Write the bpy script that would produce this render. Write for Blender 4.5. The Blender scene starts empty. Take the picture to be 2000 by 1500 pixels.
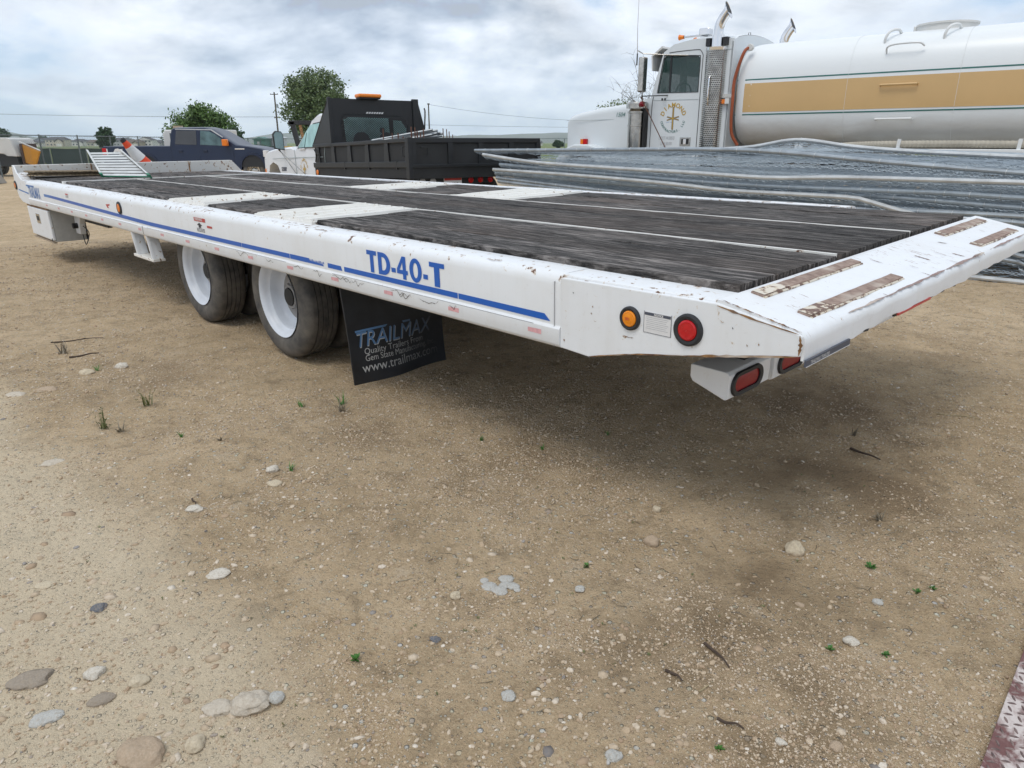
import bpy, bmesh, math, random
import numpy as np
from mathutils import Vector, Matrix, noise as mnoise
R = math.radians
rng = random.Random(7)
nr = np.random.RandomState(7)
scene = bpy.context.scene
COL = scene.collection
CAMZ = 1.31

# ------------------------------------------------------------ camera
cam = bpy.data.cameras.new('camera'); camo = bpy.data.objects.new('camera', cam); COL.objects.link(camo)
cam.sensor_width = 36.0; cam.lens = 36.0 * 1381.0 / 2000.0
cam.clip_start = 0.05; cam.clip_end = 40000
PITCH = math.atan(472.0 / 1381.0)
camo.location = (0, 0, CAMZ); camo.rotation_euler = (math.pi / 2 - PITCH, 0, 0)
scene.camera = camo

# ------------------------------------------------------------ sky / sun / exposure
SUN_EL, SUN_AZ = 62.0, 215.0      # azimuth measured clockwise from +Y
world = bpy.data.worlds.new("World"); scene.world = world; world.use_nodes = True
wn = world.node_tree.nodes; wl = world.node_tree.links; wn.clear()
def wnode(t, **k):
    n = wn.new(t)
    for a, b in k.items(): setattr(n, a, b)
    return n
def build_world():
    out = wnode('ShaderNodeOutputWorld'); bg = wnode('ShaderNodeBackground')
    sky = wnode('ShaderNodeTexSky', sky_type='NISHITA'); sky.sun_disc = False
    sky.sun_elevation = R(SUN_EL); sky.sun_rotation = R(SUN_AZ); sky.dust_density = 2.0; sky.altitude = 800
    tc = wnode('ShaderNodeTexCoord')
    sep = wnode('ShaderNodeSeparateXYZ'); wl.new(tc.outputs['Generated'], sep.inputs[0])
    def math_(op, a, b=None, c=None, clamp=False):
        n = wnode('ShaderNodeMath', operation=op); n.use_clamp = clamp
        for i, v in enumerate((a, b, c)):
            if v is None: continue
            if isinstance(v, (int, float)): n.inputs[i].default_value = v
            else: wl.new(v, n.inputs[i])
        return n.outputs[0]
    zc = math_('MAXIMUM', sep.outputs[2], 0.0)
    den = math_('ADD', zc, 0.40)
    px = math_('DIVIDE', sep.outputs[0], den); py = math_('DIVIDE', sep.outputs[1], den)
    cmb = wnode('ShaderNodeCombineXYZ'); wl.new(px, cmb.inputs[0]); wl.new(py, cmb.inputs[1]); cmb.inputs[2].default_value = 3.1
    def noise(vec, scale, detail, rough, dist=0.0, loc=(0, 0, 0), sc=(1, 1, 1)):
        mp = wnode('ShaderNodeMapping'); mp.inputs['Location'].default_value = loc; mp.inputs['Scale'].default_value = sc
        wl.new(vec, mp.inputs['Vector'])
        n = wnode('ShaderNodeTexNoise'); n.inputs['Scale'].default_value = scale; n.inputs['Detail'].default_value = detail
        n.inputs['Roughness'].default_value = rough; n.inputs['Distortion'].default_value = dist
        wl.new(mp.outputs[0], n.inputs['Vector']); return n.outputs['Fac']
    def ramp(f, pts):
        r = wnode('ShaderNodeValToRGB'); wl.new(f, r.inputs[0]); e = r.color_ramp.elements
        while len(e) < len(pts): e.new(0.5)
        for i, (p, c) in enumerate(pts):
            e[i].position = p; e[i].color = (c[0], c[1], c[2], 1) if not isinstance(c, (int, float)) else (c, c, c, 1)
        return r.outputs[0]
    def mix(f, a, b):
        m = wnode('ShaderNodeMix', data_type='RGBA')
        if isinstance(f, (int, float)): m.inputs[0].default_value = f
        else: wl.new(f, m.inputs[0])
        for i, v in ((6, a), (7, b)):
            if isinstance(v, tuple): m.inputs[i].default_value = (*v, 1)
            else: wl.new(v, m.inputs[i])
        return m.outputs[2]
    vec = cmb.outputs[0]
    # clear sky seen through the gaps
    sc = wnode('ShaderNodeVectorMath', operation='SCALE'); wl.new(sky.outputs[0], sc.inputs[0]); sc.inputs[3].default_value = 0.085
    blue = mix(0.6, sc.outputs[0], (0.52, 0.66, 0.86))
    # cloud masses: billows of several sizes, lit on the side towards the sun, grey underneath
    S1 = (1.0, 1.1, 1.0)
    dA = noise(vec, 1.35, 10, 0.52, 0.2, (5.3, 1.9, 0), S1); dB = noise(vec, 1.35, 10, 0.52, 0.2, (5.3 + .05, 1.9 - .085, .02), S1)
    relief = math_('SUBTRACT', dB, dA)
    fA = noise(vec, 4.2, 8, 0.58, 0.3, (9.3, 4.9, 0), (1, 1.2, 1)); fB = noise(vec, 4.2, 8, 0.58, 0.3, (9.3 + .05, 4.9 - .10, 0), (1, 1.2, 1)); rel2 = math_('SUBTRACT', fB, fA)
    cover = ramp(math_('ADD', dA, math_('MULTIPLY', math_('SUBTRACT', fA, 0.5), 0.22)), [(0.37, 0.0), (0.45, 0.7), (0.53, 1.0)])
    tone = ramp(math_('ADD', dA, math_('MULTIPLY', math_('SUBTRACT', noise(vec, .55, 3, .5, 0, (1.1, 8.2, 0)), .5), .5)), [(0.40, (0.78, 0.81, 0.86)), (0.50, (0.69, 0.735, 0.80)), (0.59, (0.57, 0.635, 0.73)), (0.70, (0.46, 0.53, 0.64))])
    lift = math_('MULTIPLY', relief, 2.3); lift = math_('ADD', lift, math_('MULTIPLY', rel2, 0.5))
    lc = wnode('ShaderNodeCombineXYZ')
    for k_ in range(3): wl.new(math_('MULTIPLY', lift, (1.0, .97, .92)[k_]), lc.inputs[k_])
    ad = wnode('ShaderNodeVectorMath', operation='ADD'); wl.new(tone, ad.inputs[0]); wl.new(lc.outputs[0], ad.inputs[1])
    mx = wnode('ShaderNodeVectorMath', operation='MAXIMUM'); wl.new(ad.outputs[0], mx.inputs[0]); mx.inputs[1].default_value = (0.36, 0.41, 0.49)
    mn = wnode('ShaderNodeVectorMath', operation='MINIMUM'); wl.new(mx.outputs[0], mn.inputs[0]); mn.inputs[1].default_value = (0.97, 0.97, 0.98)
    c2 = mix(cover, blue, mn.outputs[0])
    # pale band of air towards the horizon
    hz = ramp(sep.outputs[2], [(0.0, 0.85), (0.05, 0.45), (0.16, 0.0)])
    c3 = mix(math_('MULTIPLY', hz, 0.75), c2, (0.52, 0.65, 0.82))
    wl.new(c3, bg.inputs['Color']); bg.inputs['Strength'].default_value = 1.30
    wl.new(bg.outputs[0], out.inputs[0])
build_world()
sun = bpy.data.lights.new('sun', 'SUN'); suno = bpy.data.objects.new('sun', sun); COL.objects.link(suno)
sun.energy = 1.45; sun.angle = R(26); sun.color = (1.0, 0.95, 0.87)
_el, _az = R(SUN_EL), R(SUN_AZ)
_sd = Vector((math.sin(_az) * math.cos(_el), math.cos(_az) * math.cos(_el), math.sin(_el)))
suno.rotation_euler = _sd.to_track_quat('Z', 'Y').to_euler()
vs = scene.view_settings
vs.view_transform = 'Standard'; vs.look = 'None'; vs.exposure = 0.0; vs.gamma = 1.0; vs.use_curve_mapping = False
scene.cycles.max_bounces = 6; scene.cycles.transparent_max_bounces = 12
scene.cycles.volume_bounces = 2

# ------------------------------------------------------------ materials
class NT:
    def __init__(s, name):
        s.m = bpy.data.materials.new(name); s.m.use_nodes = True
        s.n = s.m.node_tree.nodes; s.l = s.m.node_tree.links
        s.b = s.n['Principled BSDF']; s._v = None
    def new(s, t, **k):
        n = s.n.new(t)
        for a, b in k.items(): setattr(n, a, b)
        return n
    def vec(s, kind='Object', scale=(1, 1, 1), loc=(0, 0, 0), rot=(0, 0, 0)):
        if s._v is None: s._v = s.new('ShaderNodeTexCoord')
        mp = s.new('ShaderNodeMapping'); mp.inputs['Scale'].default_value = scale
        mp.inputs['Location'].default_value = loc; mp.inputs['Rotation'].default_value = rot
        s.l.new(s._v.outputs[kind], mp.inputs[0]); return mp.outputs[0]
    def gvec(s, scale=(1, 1, 1), loc=(0, 0, 0)):
        g = s.new('ShaderNodeNewGeometry'); mp = s.new('ShaderNodeMapping')
        mp.inputs['Scale'].default_value = scale; mp.inputs['Location'].default_value = loc
        s.l.new(g.outputs['Position'], mp.inputs[0]); return mp.outputs[0]
    def noise(s, vec, scale=5, detail=4, rough=0.5, dist=0.0, out='Fac'):
        n = s.new('ShaderNodeTexNoise'); s.l.new(vec, n.inputs['Vector'])
        n.inputs['Scale'].default_value = scale; n.inputs['Detail'].default_value = detail
        n.inputs['Roughness'].default_value = rough; n.inputs['Distortion'].default_value = dist
        return n.outputs[out]
    def vor(s, vec, scale=5, feature='F1', out='Distance', rnd=1.0):
        n = s.new('ShaderNodeTexVoronoi', feature=feature); s.l.new(vec, n.inputs['Vector'])
        n.inputs['Scale'].default_value = scale; n.inputs['Randomness'].default_value = rnd
        return n.outputs[out]
    def ramp(s, f, pts, interp='LINEAR'):
        r = s.new('ShaderNodeValToRGB'); s.l.new(f, r.inputs[0]); e = r.color_ramp.elements; r.color_ramp.interpolation = interp
        while len(e) < len(pts): e.new(0.5)
        for i, (p, c) in enumerate(pts):
            e[i].position = p
            e[i].color = (c, c, c, 1) if isinstance(c, (int, float)) else (c[0], c[1], c[2], 1)
        return r.outputs[0]
    def math(s, op, a, b=None, clamp=False):
        n = s.new('ShaderNodeMath', operation=op); n.use_clamp = clamp
        for i, v in enumerate((a, b)):
            if v is None: continue
            if isinstance(v, (int, float)): n.inputs[i].default_value = v
            else: s.l.new(v, n.inputs[i])
        return n.outputs[0]
    def mix(s, f, a, b, mode='MIX'):
        m = s.new('ShaderNodeMix', data_type='RGBA', blend_type=mode)
        if isinstance(f, (int, float)): m.inputs[0].default_value = f
        else: s.l.new(f, m.inputs[0])
        for i, v in ((6, a), (7, b)):
            if isinstance(v, (tuple, list)): m.inputs[i].default_value = (v[0], v[1], v[2], 1)
            else: s.l.new(v, m.inputs[i])
        return m.outputs[2]
    def sep(s, vec):
        n = s.new('ShaderNodeSeparateXYZ'); s.l.new(vec, n.inputs[0]); return n.outputs
    def attr(s, name, out='Fac'):
        n = s.new('ShaderNodeAttribute'); n.attribute_name = name; return n.outputs[out]
    def col(s, c):
        if isinstance(c, (tuple, list)): s.b.inputs['Base Color'].default_value = (c[0], c[1], c[2], 1)
        else: s.l.new(c, s.b.inputs['Base Color'])
        return s
    def rough(s, r):
        if isinstance(r, (int, float)): s.b.inputs['Roughness'].default_value = r
        else: s.l.new(r, s.b.inputs['Roughness'])
        return s
    def metal(s, v):
        if isinstance(v, (int, float)): s.b.inputs['Metallic'].default_value = v
        else: s.l.new(v, s.b.inputs['Metallic'])
        return s
    def bump(s, h, strength=0.3, dist=0.01):
        b = s.new('ShaderNodeBump'); b.inputs['Strength'].default_value = strength; b.inputs['Distance'].default_value = dist
        s.l.new(h, b.inputs['Height']); s.l.new(b.outputs[0], s.b.inputs['Normal']); return s

M = {}
def plain(name, c, rough=0.5, metal=0.0, var=0.12, vs_=6.0, bump=0.0, spec=None):
    t = NT(name); n = t.noise(t.gvec(), vs_, 5, 0.6)
    k = t.ramp(n, [(0.3, 1 - var), (0.7, 1 + 0 * var)])
    t.col(t.mix(1.0, c, k, 'MULTIPLY')); t.rough(rough); t.metal(metal)
    if bump: t.bump(t.noise(t.gvec(), vs_ * 12, 3, 0.6), bump, 0.004)
    if spec is not None: t.b.inputs['Specular IOR Level'].default_value = spec
    M[name] = t.m; return t.m

def mat_trailer_white(name, chips=0.62, topmask=None, scr=None, base=(0.76, 0.785, 0.81)):
    """white enamel with dust, small rust chips and streaks; wear follows the object's own coordinates"""
    t = NT(name); v = t.vec('Object')
    dirt = t.noise(v, 2.2, 6, 0.65); fine = t.noise(v, 35, 4, 0.6)
    c = t.mix(t.ramp(dirt, [(0.46, 0.0), (0.76, 0.30)]), base, (0.60, 0.57, 0.51))
    c = t.mix(t.ramp(fine, [(0.62, 0.0), (0.76, 0.18)]), c, (0.45, 0.42, 0.38))
    stk = t.noise(t.vec('Object', (14, 14, 1.2)), 1.0, 5, 0.6)
    c = t.mix(t.ramp(stk, [(0.52, 0.0), (0.76, 0.12)]), c, (0.50, 0.46, 0.40))
    ch = t.noise(t.vec('Object', (1, 1, 1)), 26, 6, 0.62, 0.4)
    big = t.noise(t.vec('Object', (1, 1, 1), (3, 7, 2)), 1.3, 3, 0.5)
    if topmask is not None:
        z = t.sep(t.vec('Object'))[2]
        mk = t.ramp(t.math('MULTIPLY', t.math('ADD', z, topmask[0]), topmask[1]), [(0.0, 0.0), (1.0, 1.0)])
        ch = t.math('ADD', ch, t.math('MULTIPLY', mk, topmask[2]))
    ch = t.math('ADD', ch, t.math('MULTIPLY', t.math('SUBTRACT', big, 0.5), 0.22))
    halo = t.ramp(ch, [(chips - 0.035, 0.0), (chips + 0.01, 1.0)])
    core = t.ramp(ch, [(chips + 0.01, 0.0), (chips + 0.035, 1.0)])
    c = t.mix(t.math('MULTIPLY', halo, 0.55), c, (0.50, 0.36, 0.20))
    c = t.mix(core, c, (0.13, 0.06, 0.035))
    if scr is not None:
        sv = t.noise(t.vec('Object', scr), 1.0, 3, 0.6, 0.2)
        reg = t.ramp(t.noise(t.vec('Object', (1, 1, 1), (9, 1, 4)), 1.1, 2, 0.5), [(0.44, 0.0), (0.60, 0.10)])
        oy = t.sep(t.vec('Object')); yc = t.math('ABSOLUTE', t.math('ADD', oy[1], 1.38)); msk = t.ramp(t.math('ADD', yc, t.math('MULTIPLY', t.noise(t.vec('Object'), 3, 3, .5), .3)), [(0.30, 0.06), (0.62, -0.0), (0.95, 0.0)])
        low = t.ramp(t.math('MULTIPLY', t.math('ADD', oy[2], .075), 20.0), [(0.0, 0.0), (1.0, 1.0)])
        s1 = t.math('MULTIPLY', t.ramp(t.math('ADD', sv, t.math('ADD', reg, msk)), [(0.775, 0.0), (0.80, 1.0)]), low)
        c = t.mix(s1, c, (0.26, 0.15, 0.10))
    t.col(c); t.rough(t.ramp(dirt, [(0.3, 0.32), (0.7, 0.5)]))
    t.bump(t.math('MULTIPLY', core, -1.0), 0.25, 0.003)
    M[name] = t.m; return t.m
mat_trailer_white('trailer_white', 0.675)
mat_trailer_white('trailer_beam', 0.695, topmask=(0.05, 18.0, 0.105))
mat_trailer_white('trailer_ramp', 0.715, scr=(16, 90, 16))
mat_trailer_white('trailer_head', 0.60, base=(0.62, 0.62, 0.60))
mat_trailer_white('traction_white', 0.645, base=(0.80, 0.79, 0.75))

mat_trailer_white('weld_cream', 0.52, base=(0.66, 0.60, 0.50))
def mat_rust(name, a=(0.16, 0.085, 0.055), b=(0.30, 0.19, 0.12), rough=0.85):
    t = NT(name); v = t.vec('Object')
    n = t.noise(v, 30, 6, 0.65); n2 = t.noise(v, 5, 3, 0.5)
    c = t.mix(t.ramp(n, [(0.35, 0.0), (0.65, 1.0)]), a, b)
    c = t.mix(t.ramp(n2, [(0.55, 0.0), (0.68, 0.7)]), c, (0.62, 0.56, 0.48))
    t.col(c); t.rough(rough); t.bump(n, 0.35, 0.004); M[name] = t.m
mat_rust('rust_bar', (0.19, 0.125, 0.10), (0.36, 0.27, 0.22))
mat_rust('rust_edge', (0.10, 0.045, 0.02), (0.36, 0.20, 0.08))
mat_rust('rust_worn', (0.23, 0.15, 0.13), (0.34, 0.26, 0.24))

def mat_wood(name, base, light, crack=1.0, scale=1.0):
    t = NT(name)
    oi = t.new('ShaderNodeObjectInfo')
    mp = t.new('ShaderNodeMapping'); tc = t.new('ShaderNodeTexCoord')
    t.l.new(tc.outputs['Object'], mp.inputs[0])
    cmb = t.new('ShaderNodeCombineXYZ'); 
    for i, k in enumerate((31.0, 57.0, 13.0)): t.l.new(t.math('MULTIPLY', oi.outputs['Random'], k), cmb.inputs[i])
    t.l.new(cmb.outputs[0], mp.inputs['Location'])
    def nv(sx, sy, sz, detail, rough, dist):
        m2 = t.new('ShaderNodeMapping'); m2.inputs['Scale'].default_value = (sx, sy, sz); t.l.new(mp.outputs[0], m2.inputs[0])
        return t.noise(m2.outputs[0], 1.0, detail, rough, dist)
    g1 = nv(5.0 * scale, 62 * scale, 14, 8, 0.66, 0.9)
    g2 = nv(13 * scale, 170 * scale, 20, 7, 0.72, 0.8); g0 = nv(0.9 * scale, 24 * scale, 5, 6, 0.6, 0.6)
    bl = nv(1.3, 3.5, 2, 4, 0.6, 0.6)
    c = t.mix(t.ramp(g2, [(0.36, 0.0), (0.66, 1.0)]), base, light)
    c = t.mix(t.ramp(bl, [(0.44, 0.0), (0.64, 0.65)]), c, (light[0] * 1.05, light[1] * 1.02, light[2] * 1.0))
    ck = t.ramp(g1, [(0.40, 1.0), (0.47, 0.6), (0.55, 0.0)])
    c = t.mix(t.math('MULTIPLY', ck, 0.92 * crack), c, (0.008, 0.007, 0.007))
    c = t.mix(t.math('MULTIPLY', t.ramp(g0, [(0.36, 1.0), (0.40, 0.0)]), 0.9 * crack), c, (0.006, 0.005, 0.005))
    warm = nv(0.8, 2.4, 1, 3, 0.5, 0)
    c = t.mix(t.ramp(warm, [(0.50, 0.0), (0.75, 0.35)]), c, (light[0] * 1.0, light[1] * 0.80, light[2] * 0.68))
    pv = t.ramp(oi.outputs['Random'], [(0.0, 0.60), (0.7, 1.0), (1.0, 1.5)]); c = t.mix(1.0, c, pv, 'MULTIPLY')
    t.col(c); t.rough(0.82); t.b.inputs['Specular IOR Level'].default_value = 0.35
    h = t.math('SUBTRACT', t.math('MULTIPLY', g2, 0.6), t.math('MULTIPLY', ck, 1.2))
    t.bump(h, 1.0, 0.007); M[name] = t.m
mat_wood('deck_wood', (0.024, 0.021, 0.020), (0.27, 0.25, 0.236))
mat_wood('old_ply', (0.30, 0.22, 0.13), (0.52, 0.42, 0.29), 0.5)
mat_wood('pole_wood', (0.05, 0.045, 0.04), (0.14, 0.12, 0.10), 0.5)

def mat_tyre(name='tyre'):
    t = NT(name); v = t.vec('Object'); n = t.noise(v, 9, 5, 0.6); n2 = t.noise(v, 60, 3, 0.6)
    c = t.mix(t.ramp(n, [(0.34, 0.1), (0.66, 0.9)]), (0.040, 0.040, 0.041), (0.15, 0.135, 0.115))
    t.col(c); t.rough(0.75); t.bump(n2, 0.25, 0.003); M[name] = t.m
mat_tyre()
plain('rubber_black', (0.022, 0.024, 0.028), 0.55, 0, 0.3, 5, 0.1)
plain('flap_rubber', (0.026, 0.031, 0.040), 0.5, 0, 0.6, 5, 0.1)
plain('rim_white', (0.66, 0.70, 0.76), 0.38, 0, 0.15, 9)
plain('hub_grey', (0.33, 0.32, 0.31), 0.55, 0, 0.4, 14, 0.2)
plain('dark_steel', (0.03, 0.03, 0.03), 0.6, 0.2, 0.4, 5, 0.1)
plain('under_white', (0.50, 0.50, 0.48), 0.6, 0, 0.35, 6)
plain('decal_blue', (0.004, 0.105, 0.47), 0.35, 0, 0.05)
plain('decal_blue_faded', (0.09, 0.22, 0.52), 0.5, 0, 0.15)
plain('decal_line', (0.10, 0.09, 0.08), 0.6)
plain('decal_red', (0.50, 0.06, 0.05), 0.5)
plain('decal_pink', (0.78, 0.42, 0.44), 0.45, 0, 0.3, 60)
plain('decal_black', (0.03, 0.03, 0.04), 0.5)
plain('decal_slate', (0.07, 0.08, 0.11), 0.5)
plain('decal_white', (0.72, 0.72, 0.72), 0.45)
plain('decal_grey', (0.45, 0.46, 0.47), 0.5)
plain('decal_gold', (0.55, 0.35, 0.05), 0.45)
plain('decal_green', (0.03, 0.16, 0.14), 0.45)
plain('decal_sage', (0.30, 0.36, 0.36), 0.5)
plain('flap_blue', (0.10, 0.22, 0.42), 0.5, 0, 0.5, 12)
plain('flap_white', (0.50, 0.52, 0.52), 0.5, 0, 0.5, 8)
def mat_flap_print(name, c):
    t = NT(name); v = t.vec('Object'); y = t.sep(v)[1]; n = t.noise(v, 16, 5, .6)
    f = t.math('ADD', t.math('MULTIPLY', t.math('ADD', y, .62), 1.9), t.math('MULTIPLY', t.math('SUBTRACT', n, .5), .7))
    t.col(t.mix(t.ramp(f, [(0.0, 0.0), (0.9, 1.0)]), (0.05, 0.055, 0.06), c)); t.rough(.5); M[name] = t.m
mat_flap_print('flap_blue', (0.12, 0.27, 0.52)); mat_flap_print('flap_white', (0.60, 0.62, 0.62))
plain('semi_white', (0.70, 0.74, 0.76), 0.22, 0, 0.05, 1.5)
plain('tank_white', (0.76, 0.78, 0.78), 0.25, 0, 0.07, 1.2)
def mat_tank():
    t = NT('tank_shell'); v = t.vec('Object'); z = t.sep(v)[2]; n = t.noise(t.vec('Object', (1, 1, 3)), 2.5, 6, .6)
    f = t.ramp(t.math('ADD', t.math('MULTIPLY', t.math('SUBTRACT', 1.70, z), 2.4), t.math('MULTIPLY', t.math('SUBTRACT', n, .5), .6)), [(0.0, 0.0), (0.6, .45), (1.0, .75)])
    t.col(t.mix(f, (0.76, 0.79, 0.80), (0.34, 0.29, 0.22))); t.rough(.28); M['tank_shell'] = t.m
mat_tank()
plain('tank_yellow', (0.62, 0.41, 0.185), 0.35, 0, 0.06, 1.5)
plain('tank_dirt', (0.50, 0.46, 0.38), 0.5, 0, 0.3, 2)
plain('hose_orange', (0.36, 0.085, 0.03), 0.55, 0, 0.3, 9)
plain('chrome', (0.80, 0.80, 0.81), 0.10, 1.0, 0.08, 3)
plain('chrome_worn', (0.62, 0.60, 0.56), 0.24, 1.0, 0.45, 6)
plain('galv', (0.42, 0.465, 0.50), 0.48, 0.65, 0.35, 5, 0.1)
plain('galv_bright', (0.64, 0.66, 0.66), 0.45, 0.55, 0.3, 6, 0.1)
plain('galv_wire', (0.50, 0.57, 0.62), 0.62, 0.2, 0.3, 9)
plain('galv_dark', (0.36, 0.42, 0.47), 0.58, 0.25, 0.3, 9)
plain('fence_far', (0.16, 0.19, 0.20), 0.6, 0.3, 0.2)
plain('truck_black', (0.012, 0.014, 0.017), 0.42, 0, 0.4, 3, 0.06)
plain('truck_black_matt', (0.022, 0.024, 0.026), 0.7, 0, 0.4, 3, 0.1)
plain('cab_white', (0.74, 0.76, 0.79), 0.25, 0, 0.05, 2)
plain('navy', (0.008, 0.018, 0.052), 0.30, 0.0, 0.2, 2)
plain('navy_trim', (0.010, 0.020, 0.05), 0.5, 0, 0.2, 2)
plain('alu', (0.72, 0.73, 0.71), 0.42, 0.45, 0.25, 8, 0.1)
plain('green_cap', (0.02, 0.20, 0.11), 0.55, 0, 0.2, 9)
plain('cone_orange', (0.78, 0.07, 0.015), 0.55, 0, 0.15, 9)
plain('cone_white', (0.66, 0.66, 0.65), 0.45, 0, 0.15, 9)
plain('lamp_amber', (0.85, 0.27, 0.01), 0.18, 0, 0.15, 60)
plain('lamp_red', (0.55, 0.008, 0.012), 0.16, 0, 0.25, 90)
plain('lamp_red_dark', (0.30, 0.006, 0.016), 0.35, 0, 0.3, 120)
plain('lamp_orange', (0.80, 0.20, 0.01), 0.3)
plain('beacon_orange', (0.90, 0.25, 0.02), 0.3)
plain('rebar_rust', (0.20, 0.10, 0.07), 0.8, 0.2, 0.4, 20)
plain('conduit', (0.42, 0.45, 0.47), 0.4, 0.6, 0.25, 9)
plain('machine_orange', (0.60, 0.27, 0.03), 0.5, 0, 0.2, 3)
plain('machine_white', (0.68, 0.68, 0.66), 0.45, 0, 0.15, 2)
plain('green_screen', (0.028, 0.050, 0.048), 0.8, 0, 0.25, 2)
plain('brown_paint', (0.10, 0.06, 0.05), 0.7, 0, 0.3, 4)
plain('tan_paint', (0.42, 0.33, 0.24), 0.7, 0, 0.3, 4)
plain('concrete', (0.42, 0.40, 0.37), 0.85, 0, 0.2, 2)
plain('wire_black', (0.02, 0.02, 0.022), 0.6)
plain('bark', (0.09, 0.07, 0.05), 0.9, 0, 0.4, 20, 0.3)
plain('twig_brown', (0.08, 0.055, 0.04), 0.9, 0, 0.4, 60)
plain('twig_straw', (0.42, 0.34, 0.20), 0.9, 0, 0.4, 60)
plain('seat_grey', (0.06, 0.065, 0.07), 0.8)
plain('steel_skid', (0.1, 0.1, 0.1), 0.5)
for nm, c in (('house_cream', (0.55, 0.50, 0.42)), ('house_grey', (0.42, 0.43, 0.44)), ('house_tan', (0.44, 0.37, 0.28)), ('house_slate', (0.26, 0.29, 0.33)), ('house_white', (0.66, 0.65, 0.62)), ('shed_green', (0.10, 0.22, 0.19)), ('shed_white', (0.55, 0.57, 0.62)), ('crate_yellow', (0.62, 0.33, 0.05))):
    plain(nm, c, 0.8, 0, 0.1, 0.3)
plain('roof_dark', (0.10, 0.10, 0.11), 0.85, 0, 0.2, 0.5)
plain('roof_brown', (0.15, 0.12, 0.10), 0.85, 0, 0.2, 0.5)

def mat_glass(name, tint=(0.02, 0.06, 0.06), alpha=0.55, rough=0.03):
    t = NT(name); t.col(tint); t.rough(rough)
    t.b.inputs['Alpha'].default_value = alpha; t.b.inputs['Specular IOR Level'].default_value = 0.9
    M[name] = t.m
mat_glass('glass_green', (0.012, 0.05, 0.042), 0.62)
mat_glass('glass_teal', (0.25, 0.55, 0.55), 0.45)
mat_glass('glass_dark', (0.012, 0.018, 0.022), 0.93)
mat_glass('glass_pane', (0.05, 0.07, 0.09), 1.0, 0.1)

def mat_leaf(name, a, b):
    t = NT(name); oi = t.new('ShaderNodeNewGeometry')
    n = t.noise(t.gvec(), 0.9, 3, 0.6); f = t.math('ADD', t.math('MULTIPLY', oi.outputs['Random Per Island'], 0.6), t.math('MULTIPLY', n, 0.5))
    t.col(t.mix(t.ramp(f, [(0.2, 0.0), (0.8, 1.0)]), a, b)); t.rough(0.55)
    t.b.inputs['Transmission Weight'].default_value = 0.0
    M[name] = t.m
mat_leaf('leaf_mid', (0.045, 0.095, 0.024), (0.14, 0.23, 0.06))
mat_leaf('leaf_olive', (0.06, 0.105, 0.036), (0.17, 0.22, 0.09))
mat_leaf('leaf_dark', (0.018, 0.045, 0.020), (0.05, 0.10, 0.04))
mat_leaf('weed_green', (0.030, 0.11, 0.012), (0.07, 0.19, 0.03))
mat_leaf('weed_dull', (0.07, 0.10, 0.03), (0.16, 0.17, 0.06))
mat_leaf('weed_dry', (0.10, 0.08, 0.055), (0.20, 0.17, 0.12))

def mat_plate():
    t = NT('skid_plate'); v = t.vec('Object')
    n = t.noise(v, 7, 5, 0.6, 0.5); f = t.noise(v, 70, 4, 0.6)
    c = t.mix(t.ramp(n, [(0.46, 0.0), (0.54, 1.0)]), (0.56, 0.50, 0.47), (0.15, 0.065, 0.06))
    c = t.mix(t.ramp(f, [(0.5, 0.0), (0.75, 0.5)]), c, (0.25, 0.15, 0.13))
    t.col(c); t.rough(0.6); t.bump(f, 0.3, 0.002); M['skid_plate'] = t.m
    t = NT('skid_lug'); v = t.vec('Object'); f = t.noise(v, 60, 4, 0.6)
    t.col(t.mix(t.ramp(f, [(0.4, 0.0), (0.7, 1.0)]), (0.10, 0.065, 0.06), (0.26, 0.19, 0.17))); t.rough(0.5); t.bump(f, 0.3, 0.002)
    M['skid_lug'] = t.m
mat_plate()

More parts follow.
